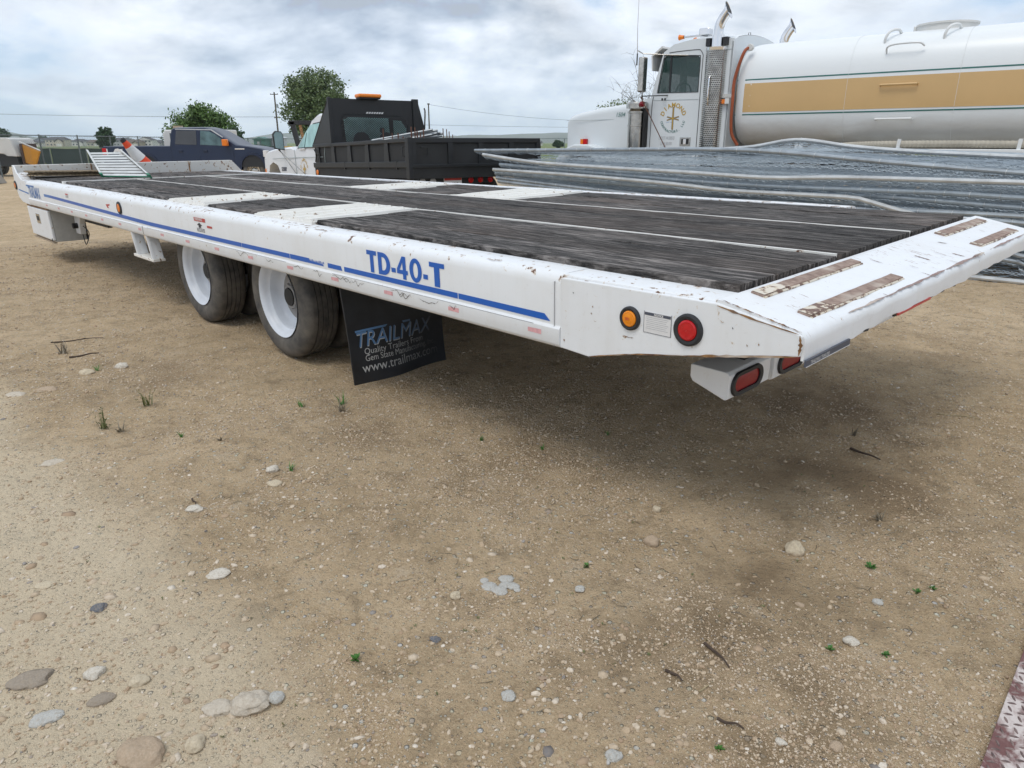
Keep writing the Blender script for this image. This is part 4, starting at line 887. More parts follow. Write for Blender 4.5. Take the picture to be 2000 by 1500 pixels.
    for x in (3.10, 4.40): MB().tube([(x, -.45, -.50), (x, -2.15, -.535)], .065, 12).build('axle', 'dark_steel', root, smooth=True)
    # wheels
    def tyre_mesh():
        W = .235; pr = [(-.028, .232), (-.010, .250), (-.002, .285), (0.0, .315), (-.006, .345), (-.018, .366), (-.030, .377), (-.045, .383)]
        for g in (.070, .103, .136, .169):
            pr += [(-g + .004, .385), (-g + .003, .375), (-g - .003, .375), (-g - .004, .385)]
        pr += [(-W + .045, .383), (-W + .030, .377), (-W + .018, .366), (-W + .006, .345), (-W, .315), (-W + .002, .285), (-W + .010, .250), (-W + .028, .232)]
        return MB().lathe(pr, n=96, closed=True)
    def rim_mesh(outer):
        if outer: pr = [(-.020, .228), (-.006, .243), (-.004, .246), (-.010, .240), (-.020, .226), (-.034, .221), (-.048, .216), (-.058, .203), (-.075, .199), (-.100, .196), (-.118, .186), (-.130, .168), (-.134, .150)]
        else: pr = [(-.010, .243), (-.020, .226), (-.05, .20), (-.20, .20), (-.225, .24)]
        return MB().lathe(pr, n=64)
    ty = tyre_mesh().mesh('tyre', 'tyre', True); rm = rim_mesh(True).mesh('rim', 'rim_white', True); rm2 = rim_mesh(False).mesh('rim', 'rim_white', True)
    hb = MB(); hb.lathe([(-.130, .152), (-.136, .125), (-.136, .078), (-.126, .075), (-.090, .073), (-.088, .060), (-.105, .056), (-.108, 0.0005)], n=40)
    for k in range(8):
        a = k * math.pi / 4 + .2; hb.lathe([(-.136, .011), (-.122, .011), (-.120, .0005)], c=(.104 * math.cos(a), 0, .104 * math.sin(a)), n=6)
    hubm = hb.mesh('hub', 'hub_grey', True)
    capm = MB().lathe([(-.089, .058), (-.080, .056), (-.079, .0005)], n=24).mesh('cap', 'dark_steel', True)
    for x in (3.10, 4.40):
        for (y, outer, flip) in ((-.095, True, 1), (-.375, False, 1), (-2.505, True, -1), (-2.225, False, -1)):
            w = bpy.data.objects.new('wheel', None); COL.objects.link(w); w.parent = root; w.empty_display_size = .1
            w.location = (x, y, -.497 + (.0 if flip > 0 else -.040)); w.rotation_euler = (0, 0, 0 if flip > 0 else math.pi)
            for nm, me in (('tyre', ty), ('rim', rm if outer else rm2)) + ((('hub', hubm), ('cap', capm)) if outer else ()):
                o = bpy.data.objects.new(nm, me); COL.objects.link(o); o.parent = w; o.rotation_euler = (0, rng.uniform(0, 6), 0)
    # mud flap with its printing
    mb = MB(); nx, nz = 14, 16; vs_ = []
    def flap(a, b):   # a 0..1 across, b 0..1 down
        y = -.025 - .665 * a - .045 * b * b; z = -.26 - .585 * b - .012 * a * b
        x = 2.20 + .03 * b * b - .035 * math.sin(b * 2.2) * (1 - a) + .018 * math.sin(a * 7 + b * 2) * b
        return Vector((x, y, z))
    for j in range(nz + 1):
        for i in range(nx + 1): vs_.append(flap(i / nx, j / nz))
    n1 = len(vs_); vs_ += [v + Vector((.009, 0, 0)) for v in vs_]
    fs = []
    for j in range(nz):
        for i in range(nx):
            a = j * (nx + 1) + i; fs += [(a, a + 1, a + nx + 2, a + nx + 1), (n1 + a, n1 + a + nx + 1, n1 + a + nx + 2, n1 + a + 1)]
    for j in range(nz): a = j * (nx + 1); fs += [(a, a + nx + 1, n1 + a + nx + 1, n1 + a), (a + nx, n1 + a + nx, n1 + a + 2 * nx + 1, a + 2 * nx + 1)]
    a = nz * (nx + 1); fs += [(a + i, a + i + 1, n1 + a + i + 1, n1 + a + i) for i in range(nx)]
    mb.add(vs_, fs); fo = mb.build('mud_flap', 'flap_rubber', root, smooth=True)
    def flap_text(txt, size, mat, a0, b0, **k):
        me = text_mesh(txt, size, **k)
        for v in me.vertices:
            q = flap(a0 + v.co.x / .665, b0 - v.co.y / .585); q.x -= .002; v.co = q
        me.materials.append(M[mat]); o = bpy.data.objects.new('lettering', me); COL.objects.link(o); o.parent = fo
    flap_text('TRAILMAX', .122, 'flap_white', .055, .630, shear=.25, sx=.90)
    for v in (0,):
        me = text_mesh('TRAILMAX', .122, shear=.25, sx=.90)
        for v in me.vertices:
            q = flap(.050 + v.co.x / .665, .620 - v.co.y / .585); q.x -= .0035; v.co = q
        me.materials.append(M['flap_blue']); o = bpy.data.objects.new('lettering', me); COL.objects.link(o); o.parent = fo
    mbb = MB(); mbb.add([flap(.07, .475) - Vector((.003, 0, 0)), flap(.62, .475) - Vector((.003, 0, 0)), flap(.62, .455) - Vector((.003, 0, 0)), flap(.07, .455) - Vector((.003, 0, 0))], [(0, 1, 2, 3)]); mbb.build('logo_bar', 'flap_blue', fo)
    flap_text('Quality Trailers From', .052, 'flap_white', .13, .705, sx=.90)
    flap_text('Gem State Manufacturing, Inc.', .052, 'flap_white', .13, .775, sx=.80)
    flap_text('www.trailmax.com', .082, 'flap_white', .09, .885, sx=.88)
    # rear light box
    lb = MB(); lb.prism([(.215, -.30), (.075, -.302), (.06, -.312), (.062, -.397), (.075, -.404), (.205, -.362), (.215, -.345)], 'y', -.235, -.525); lbo = lb.build('light_box', 'trailer_white', root, bevel=.004)
    lb = MB(); lb.prism([(.215, -.30), (.075, -.302), (.06, -.312), (.062, -.405), (.075, -.412), (.205, -.368), (.215, -.35)], 'y', -.555, -1.30); lb2 = lb.build('light_box', 'trailer_white', root, bevel=.004)
    MB().box(.085, .2, -.555, -.525, -.395, -.20).build('light_post', 'trailer_white', root)
    lb = MB(); lb.prism([(.215, -.30), (.075, -.302), (.06, -.312), (.062, -.405), (.075, -.412), (.205, -.368), (.215, -.35)], 'y', -1.32, -2.40); lb.build('light_box', 'trailer_white', root, bevel=.004)
    MB().box(.10, .19, -2.2, -.4, -.302, -.18).build('light_bracket', 'dark_steel', root)
    def oval(cx, cy, hw, hh, n=12):
        pts = []
        for k in range(n + 1): a = -math.pi / 2 + math.pi * k / n; pts.append((cx + hw - hh + hh * math.cos(a), cy + hh * math.sin(a)))
        for k in range(n + 1): a = math.pi / 2 + math.pi * k / n; pts.append((cx - hw + hh + hh * math.cos(a), cy + hh * math.sin(a)))
        return pts
    def oval_lamp(yc, zc, par, x=.060):
        o1 = oval(yc, zc, .108, .044); o2 = oval(yc, zc, .086, .0285); n = len(o1); mb = MB()
        vs_ = [(x, a, b) for a, b in o1] + [(x - .009, a * .97 + yc * .03, b * .95 + zc * .05) for a, b in o1] + [(x - .007, a, b) for a, b in o2] + [(x + .004, a, b) for a, b in o2]
        mb.add(vs_, [(j * n + k, j * n + (k + 1) % n, (j + 1) * n + (k + 1) % n, (j + 1) * n + k) for j in range(3) for k in range(n)]); g = mb.build('lamp_seal', 'rubber_black', par, smooth=True)
        mb = MB(); vs_ = [(x - .001, a, b) for a, b in o2] + [(x - .004, a * .8 + yc * .2, b * .8 + zc * .2) for a, b in o2]; mb.add(vs_, [(k, (k + 1) % n, n + (k + 1) % n, n + k) for k in range(n)] + [tuple(range(n, 2 * n))]); mb.build('lamp_lens', 'lamp_red_dark', par, smooth=True)
    oval_lamp(-.352, -.352, lbo); oval_lamp(-.69, -.357, lb2)
    # round marker lamps
    def round_lamp(x, z, ro, ri, mat, y=.003, name='marker_lamp'):
        e = bpy.data.objects.new(name, None); COL.objects.link(e); e.parent = root; e.location = (x, y, z); e.empty_display_size = .05
        MB().lathe([(0, ro), (.008, ro * .98), (.011, ro * .86), (.009, ri * 1.04), (.001, ri * 1.0)], n=40).build('grommet', 'rubber_black', e, smooth=True)
        MB().lathe([(.001, ri), (.010, ri * .97), (.0125, ri * .80), (.0118, ri * .74), (.0138, ri * .40), (.0142, .0004)], n=40).build('lens', mat, e, smooth=True)
        mb = MB()
        for q in range(7): mb.lathe([(.0139, ri * (.30 + .1 * q)), (.0146 - .0006 * q, ri * (.33 + .1 * q)), (.0139 - .0006 * q, ri * (.36 + .1 * q))], n=32)
        return e
    e = round_lamp(.307, -.106, .0405, .0275, 'lamp_amber'); put_text('lens_marking', 'SBS', .013, 'decal_red', e, (.013, .0152, -.004), (-1, 0, 0), (0, 0, 1))
    round_lamp(.086, -.104, .0515, .0335, 'lamp_red'); round_lamp(5.60, -.092, .052, .034, 'lamp_orange', .002); round_lamp(9.53, -.075, .052, .03, 'lamp_orange', .006)
    # decals on the near side
    def strip(x0, x1, za, zb, mat, name, y=.0015, slant=0.0):
        n = max(1, int((x0 - x1) / .2)); mb = MB(); vs_ = []
        for i in range(n + 1):
            t = i / n; x = x0 + (x1 - x0) * t; s_ = slant if i == n else 0; vs_ += [(x + s_, y, za[0] + (za[1] - za[0]) * t), (x, y, zb[0] + (zb[1] - zb[0]) * t)]
        mb.add(vs_, [(2 * i, 2 * i + 1, 2 * i + 3, 2 * i + 2) for i in range(n)]); return mb.build(name, mat, **T)
    strip(7.95, 4.9, (-.112, -.154), (-.140, -.183), 'decal_blue', 'blue_stripe'); strip(4.9, 3.28, (-.154, -.153), (-.183, -.179), 'decal_blue', 'blue_stripe'); strip(3.275, 2.66, (-.153, -.152), (-.179, -.178), 'decal_blue', 'blue_stripe')
    strip(2.655, 2.44, (-.152, -.152), (-.178, -.178), 'decal_blue', 'blue_stripe'); strip(2.44, 2.29, (-.164, -.168), (-.178, -.178), 'decal_blue', 'blue_stripe', slant=.01)
    strip(2.25, 2.11, (-.155, -.156), (-.179, -.179), 'decal_blue', 'blue_stripe', slant=.01); strip(2.09, 1.20, (-.155, -.156), (-.179, -.180), 'decal_blue', 'blue_stripe'); strip(1.195, .67, (-.156, -.157), (-.180, -.182), 'decal_blue', 'blue_stripe', slant=.03)
    r = random.Random(8); mb = MB()
    for k in range(11):
        x = 2.44 - k * .0145; mb.add([(x, .0016, -.166), (x - .009, .0016, -.166), (x - .006, .0016, -.152 - r.uniform(0, .010)), (x - .001, .0016, -.152 - r.uniform(0, .010))], [(0, 1, 2, 3)])
    mb.build('stripe_scraps', 'decal_blue', **T)
    def glyph(ch, x0, x1, z0, z1):     # heavy condensed capitals; x0 left edge (larger x), writing runs towards -x
        w, h = x0 - x1, z1 - z0; A = [math.pi * k / 12 for k in range(13)]
        if ch == 'T': loops = [[(0, 1), (1, 1), (1, .80), (.68, .80), (.68, 0), (.32, 0), (.32, .80), (0, .80)]]
        elif ch == '-': loops = [[(0, .42), (1, .42), (1, .22), (0, .22)]]
        elif ch == 'D': loops = [[(0, 1), (.42, 1)] + [(.42 + .58 * math.sin(a), .5 + .5 * math.cos(a)) for a in A[1:-1]] + [(.42, 0), (0, 0)], [(.30, .80), (.40, .80)] + [(.40 + .29 * math.sin(a), .5 + .30 * math.cos(a)) for a in A[1:-1]] + [(.40, .20), (.30, .20)]]
        elif ch == '4': loops = [[(.52, 1), (.84, 1), (.84, .40), (1, .40), (1, .22), (.84, .22), (.84, 0), (.54, 0), (.54, .22), (0, .22), (0, .42)], [(.54, .40), (.54, .74), (.26, .40)]]
        else: loops = [[(.5 + .5 * math.cos(2 * math.pi * k / 28), .5 + .52 * math.sin(2 * math.pi * k / 28)) for k in range(28)], [(.5 + .20 * math.cos(2 * math.pi * k / 20), .5 + .33 * math.sin(2 * math.pi * k / 20)) for k in range(20)]]
        bm = bmesh.new(); es = []
        for lp in loops: v = [bm.verts.new(TW_((x0 - w * a, .0018, z0 + h * b))) for a, b in lp]; es += [bm.edges.new((v[q], v[(q + 1) % len(v)])) for q in range(len(v))]
        bmesh.ops.triangle_fill(bm, edges=es, use_beauty=True); me = bpy.data.meshes.new('model_lettering'); bm.to_mesh(me); bm.free(); me.materials.append(M['decal_blue']); o = bpy.data.objects.new('model_lettering', me); COL.objects.link(o); o.parent = root
    for ch, a, b in GL: glyph(ch, a, b, -.150, -.046)
    put_text('maker_lettering', 'TRAILMAX', .170, 'decal_blue_faded', root, (8.93, .0018, -.178), (-1, 0, 0), (0, 0, 1), TW_, bold=.003, sx=.66)
    strip(9.06, 8.62, (-.045, -.045), (-.062, -.062), 'decal_blue_faded', 'logo_bar'); strip(9.08, 8.46, (-.202, -.205), (-.250, -.252), 'decal_blue_faded', 'logo_bar', .0062 if False else .0015); strip(8.43, 8.26, (-.205, -.206), (-.252, -.254), 'decal_blue_faded', 'logo_bar', slant=.03); strip(9.44, 8.95, (-.112, -.135), (-.128, -.152), 'decal_blue_faded', 'logo_bar', .0045); strip(8.22, 7.95, (-.112, -.112), (-.140, -.140), 'decal_blue_faded', 'logo_bar')
    # reflective tape: pink worn blocks, torn edges, seam lines
    k = 0; x = .74
    while x < 8.4:
        strip(x + .04, x - .03, (-.221, -.219), (-.237, -.238), 'decal_pink', 'tape_block', .0092); x += .478 if x < 2.6 else .50
    for (a, b) in ((8.2, 5.2), (4.98, 2.7), (2.2, .75)): strip(a, b, (-.2015, -.2015), (-.2030, -.2030), 'decal_line', 'tape_seam', .0088)
    strip(5.09, 5.08, (-.196, -.196), (-.262, -.262), 'decal_line', 'tape_seam', .0088)
    r = random.Random(21)
    for (xc, l) in ((2.95, .10), (2.62, .12), (2.40, .10), (2.20, .16), (2.02, .12), (1.68, .16), (1.46, .14), (1.62, .10), (3.35, .16), (1.25, .05), (2.1, .08)):
        pts = []; x = xc
        for q in range(7): pts.append((x, .0095, -.206 - r.uniform(0, .03) * (.4 + .6 * math.sin(q * .5)))); x -= l / 6
        rust_strip(pts, .0022, 'decal_line', 'tape_tear', (0, 1, 0), seed=int(xc * 100))
    MB().box(.648, .650, -.001, .0045, -.272, -.03).build('weld_seam', 'decal_grey', root)
    # notices
    def label_plate(x0, x1, z0, z1, mat, name='notice_label', y=.0045):
        return MB().box(x1, x0, y - .001, y, z1, z0).build(name, mat, root)
    nl = label_plate(.252, .150, -.072, -.140, 'decal_white'); label_plate(.2505, .1515, -.0735, -.083, 'decal_slate', 'label_header', .0052)
    put_text('label_text', 'NOTICE', .0095, 'decal_white', root, (.214, .0056, -.0815), (-1, 0, 0), (0, 0, 1), bold=.0004)
    for q in range(7): label_plate(.244 - .002 * (q % 2), .160 + .004 * (q % 3), -.0885 - q * .0062, -.0897 - q * .0062, 'decal_grey', 'label_line', .0050)
    for (x0, x1, z0, z1) in ((.2535, .2520, -.0705, -.1412), (.1500, .1485, -.0705, -.1412), (.2535, .1485, -.1400, -.1412)): label_plate(x0, x1, z0, z1, 'decal_slate', 'label_border', .0048)
    label_plate(3.99, 3.80, -.048, -.072, 'decal_red', 'warning_label', .0022); put_text('warning_text', 'WARNING', .026, 'decal_white', root, (3.975, .0028, -.0665), (-1, 0, 0), (0, 0, 1), TW_, bold=.0006, sx=1.02)
    MB().add([(3.905, .002, -.080), (3.86, .002, -.098), (3.885, .002, -.098), (3.885, .002, -.114), (3.925, .002, -.114), (3.925, .002, -.098), (3.95, .002, -.098)], [tuple(range(7))]).build('arrow_label', 'decal_black', root)
    for q in range(3):
        for w_ in range(4): label_plate(3.96 - w_ * .034, 3.935 - w_ * .034, -.118 - q * .009, -.122 - q * .009, 'decal_black', 'label_line', .0018)
    label_plate(3.78, 3.70, -.090, -.104, 'decal_red', 'warning_label', .0022)
    label_plate(7.30, 7.20, -.060, -.072, 'decal_red', 'warning_label', .0022); label_plate(7.30, 7.20, -.076, -.1, 'decal_grey', 'warning_label', .0018)
    MB().prism([(5.98, -.085), (5.88, -.078), (5.86, -.083), (5.93, -.10), (5.90, -.115), (5.95, -.112)], 'y', .0005, .0018).build('sticker_scrap', 'decal_red', root)
    tp = MB(); tp.box(-.285, -.279, -.30, -.004, -.143, -.124); tpo = tp.build('tail_sign', 'decal_slate', root); MB().box(-.2865, -.2855, -.30, -.004, -.1430, -.1415).build('tail_sign_edge', 'decal_white', root)
    put_text('sign_lettering', 'TRAILMAX TRAILERS', .015, 'decal_white', root, (-.2858, -.03, -.139), (0, -1, 0), (0, 0, 1), sx=.9)
    MB().box(-.279, -.272, -1.05, -.72, -.1345, -.127).build('red_reflector', 'decal_red', root)
    r = random.Random(2)
    for k in range(9): y = -.40 - k * .13 - r.uniform(0, .05); MB().prism([(y, -.127), (y - .05, -.127), (y - .04, -.136 - r.uniform(0, .006)), (y - .012, -.139)], 'x', -.268, -.262).build('torn_rubber_seal', 'rubber_black', root)
    # toolbox under the front, bracket, landing leg
    tb = MB().box(8.30, 9.24, -.36, -.035, -.645, -.285).build('toolbox', 'under_white', bevel=.006, **T)
    tdoor = MB().box(8.295, 9.25, -.034, -.004, -.625, -.300).build('toolbox_door', 'trailer_white', tb, bevel=.008, twist=TW_)
    MB().box(8.29, 9.26, -.03, -.008, -.292, -.28).build('door_hinge', 'rust_edge', tb, twist=TW_); MB().box(8.30, 9.24, -.04, -.006, -.66, -.648).build('bottom_lip', 'tan_paint', tb, twist=TW_)
    MB().box(8.70, 8.86, -.005, .002, -.47, -.36).build('latch', 'chrome_worn', tb, bevel=.006, twist=TW_); MB().box(8.73, 8.83, -.003, .005, -.44, -.385).build('latch_handle', 'dark_steel', tb, bevel=.004, twist=TW_)
    MB().lathe([(0, .018), (.006, .016), (.008, .001)], c=(8.33, -.006, -.62), n=16).build('bumper_stop', 'rubber_black', tb, True)
    MB().box(8.288, 8.299, -.36, -.34, -.645, -.30).build('door_seam', 'dark_steel', tb)
    br = MB(); br.prism([(8.15, -.29), (8.02, -.29), (7.98, -.36), (8.06, -.44), (8.10, -.56), (8.26, -.56), (8.24, -.40)], 'y', -.30, -.24); bo = br.build('support_bracket', 'trailer_white', bevel=.006, **T)
    MB().tube([(8.15, -.24, -.47), (8.15, -.19, -.47)], .03, 14).build('pivot_pin', 'dark_steel', bo, smooth=True); MB().tube(catmull([(8.05, -.27, -.47), (7.85, -.26, -.50), (7.80, -.25, -.55), (7.95, -.24, -.66), (8.05, -.25, -.56)], 5), .005, 6).build('hanging_cable', 'rubber_black', bo, smooth=True)
    MB().box(7.2, 8.05, -.34, -.30, -.42, -.39).build('push_rod', 'dark_steel', **T)
    for xa in (5.52, 5.16):
        MB().prism([(xa, -.265), (xa - .09, -.265), (xa - .06 - .09, -.455), (xa - .06, -.455)], 'y', -.02, -.09).build('landing_leg', 'trailer_white', bevel=.004, **T)
        MB().prism([(xa - .085, -.265), (xa - .095, -.265), (xa - .155, -.455), (xa - .145, -.455)], 'y', .0, -.02).build('leg_flange', 'trailer_white', **T)
    MB().box(5.0, 5.47, -.095, .0, -.478, -.455).build('leg_foot', 'traction_white', bevel=.003, **T)
    # things of the deck edge
    return root
build_trailer()

# ------------------------------------------------------------ things lying on the trailer deck
def on_deck(x, y, z): return TRM @ Vector(TW_((x, y, z)))
def plywood():
    root = thing('plywood_boards', 'two weathered plywood boards stacked flat at the front left corner of the deck', 'plywood', None)
    for k, (dx, dy, z, mt) in enumerate(((0, 0, .045, 'old_ply'), (.03, -.02, .062, 'old_ply'), (-.02, .03, .085, 'old_ply'))):
        P = [on_deck(9.05 + dx, -.06 + dy, z), on_deck(9.36 + dx, -.10 + dy, z), on_deck(9.34 + dx, -1.02 + dy, z - .02), on_deck(9.0 + dx, -.95 + dy, z - .02)]
        U = Vector((0, 0, .013)); mb = MB(); mb.add(P + [p + U for p in P], [(3, 2, 1, 0), (4, 5, 6, 7), (0, 1, 5, 4), (1, 2, 6, 5), (2, 3, 7, 6), (3, 0, 4, 7)])
        mb.build('board', mt, root)
plywood()
def ladder():
    b0, b1 = on_deck(8.55, -.70, .022), on_deck(7.88, -1.03, .022); t0, t1 = on_deck(9.43, -.83, .287), on_deck(9.39, -1.22, .287)
    root = thing('step_ladder', 'worn white aluminium step ladder with green feet lying back across the deck', 'ladder')
    up = (t0 - b0).cross(b1 - b0).normalized(); up = up if up.z > 0 else -up
    for a, b, sgn in ((b0, t0, 1), (b1, t1, -1)):
        sd = (b1 - b0).normalized() * sgn; mb = MB(); q = []
        for p in (a, b): q += [p - sd * .005 - up * .02, p + sd * .028 - up * .02, p + sd * .028 - up * .012, p + sd * .003 - up * .012, p + sd * .003 + up * .035, p + sd * .028 + up * .035, p + sd * .028 + up * .043, p - sd * .005 + up * .043]
        mb.add(q, [(k, (k + 1) % 8, 8 + (k + 1) % 8, 8 + k) for k in range(8)] + [tuple(range(8)), tuple(range(8, 16))]); mb.build('rail', 'alu', root)
        e = a + (b - a) * .045; mb = MB(); q = []
        for p in (a - (b - a) * .012, e): q += [p - sd * .009 - up * .026, p + sd * .036 - up * .026, p + sd * .036 + up * .05, p - sd * .009 + up * .05]
        mb.add(q, [(k, (k + 1) % 4, 4 + (k + 1) % 4, 4 + k) for k in range(4)] + [(0, 1, 2, 3), (4, 5, 6, 7)]); mb.build('foot', 'green_cap', root)
    for k in range(9):
        t = .07 + k * .107; a = b0.lerp(t0, t); b = b1.lerp(t1, t); al = ((t0 - b0) + (t1 - b1)).normalized(); w = .040
        mb = MB(); q = []
        for p in (a + (b - a) * .02, b - (b - a) * .02): q += [p - al * w + up * .010, p + al * w + up * .012, p + al * w + up * .016, p - al * w + up * .014]
        mb.add(q, [(j, (j + 1) % 4, 4 + (j + 1) % 4, 4 + j) for j in range(4)] + [(0, 1, 2, 3), (4, 5, 6, 7)]); mb.build('step', 'alu', root)
    mb = MB(); a = b0.lerp(t0, .03); b = b1.lerp(t1, .03); mb.tube([a + up * .006, b + up * .006], .007, 8); mb.build('green_edge', 'green_cap', root)
ladder()
def cone():
    tip = on_deck(9.76, -1.35, .455); base = on_deck(9.80, -1.67, -.005); root = thing('traffic_cone', 'orange and white striped traffic cone tipped over behind the ladder', 'traffic cone')
    ax = (tip - base); L_ = ax.length; root.matrix_world = Matrix.Translation(base) @ ax.to_track_quat('Z', 'Y').to_matrix().to_4x4()
    def rad(t): return .125 * (1 - t) + .030 * t
    for (a, b, m, nm) in ((0, .26, 'cone_white', 'cone_body'), (.26, .42, 'cone_orange', 'orange_band'), (.42, .78, 'cone_white', 'white_band'), (.78, .92, 'cone_orange', 'orange_band'), (.92, 1.0, 'rubber_black', 'black_tip')):
        MB().lathe([(a * L_, rad(a) + (.003 if 'white_b' in nm else 0)), (b * L_, rad(b) + (.003 if 'white_b' in nm else 0)), (b * L_, .012)], axis='z', n=28).build(nm, m, root, smooth=True)
    MB().box(-.17, .17, -.17, .17, -.03, .0).build('cone_foot', 'cone_orange', root, bevel=.01)
cone()

# ------------------------------------------------------------ pile of chain link fence panels
PL_O = Vector((4.667, 7.119, 0)); PL_D = Vector((-0.719, 0.695, 0)); PL_N = Vector((0.695, 0.719, 0))
def pw(a, n, z): return PL_O + PL_D * a + PL_N * n + Vector((0, 0, z))
PIPES = {
 'A': [(7.44, 1.182), (6.0, 1.197), (4.27, 1.218), (3.01, 1.226), (2.18, 1.198), (1.03, 1.11), (-0.23, 1.031), (-1.2, .99)],
 'B': [(3.6, 1.205), (2.9, 1.251), (2.3, 1.338), (1.64, 1.262), (0.91, 1.209), (-0.21, 1.16), (-1.3, 1.10)],
 'C': [(7.17, 1.121), (6.02, 1.022), (4.59, 0.972), (3.46, 0.947), (2.32, 0.913), (1.44, 0.941), (0.22, 0.946), (-0.25, 0.948), (-1.4, .93)],
 'D': [(6.82, 0.976), (4.73, 0.893), (3.37, 0.842), (2.23, 0.817), (1.13, 0.818), (0.42, 0.823), (-0.28, 0.804), (-1.2, .79)],
 'E': [(6.91, 0.895), (5.24, 0.857), (3.75, 0.803), (2.77, 0.747), (1.89, 0.74), (1.26, 0.731), (1.02, 0.679), (0.76, 0.62), (0.2, .50)],
 'F': [(6.95, 0.831), (4.98, 0.773), (3.53, 0.734), (2.4, 0.745), (1.12, 0.76), (-0.29, 0.71), (-1.4, .68)],
 'G': [(6.88, 0.769), (4.98, 0.673), (3.52, 0.624), (2.01, 0.635), (1.52, 0.617), (0.44, 0.63), (-0.31, 0.635), (-1.3, .62)],
 'H': [(6.83, 0.715), (4.0, .60), (0.11, 0.581), (-0.32, 0.573), (-1.4, .55)],
 'L': [(6.7, .50), (4.0, .46), (.1, .45), (-1.3, .44)],
 'I': [(6.8, .40), (4, .36), (0.06, 0.328), (-0.38, 0.258), (-1.4, .20)],
 'J': [(6.7, .28), (4, .25), (0.04, 0.228), (-0.41, 0.147), (-1.4, .10)],
 'K': [(6.6, .05), (4, .03), (0.5, 0.020), (-0.43, 0.022), (-1.4, .02)]}
PLAB = {'A': 'topmost galvanized fence panel whose near pipe juts out furthest left', 'B': 'uppermost bowed panel with its pipe arching over the pile below the tank', 'C': 'second galvanized panel with the brightest long pipe sagging in the middle',
 'D': 'dark piped fence panel just under the brightest long pipe', 'E': 'fence panel whose pipe bends down to the deck edge in the middle of the pile', 'F': 'fence panel with a dull pipe passing behind the bent down pipe',
 'G': 'fence panel whose pipe runs along just above the far deck edge', 'H': 'fence panel whose pipe comes out behind the raised tail of the trailer', 'L': 'fence panel in the lower half of the pile hidden behind the tail slope', 'I': 'low fence panel seen under the right end of the trailer tail, upper pipe',
 'J': 'low fence panel seen under the right end of the trailer tail, middle pipe', 'K': 'bottom fence panel of the pile lying straight on the dirt'}
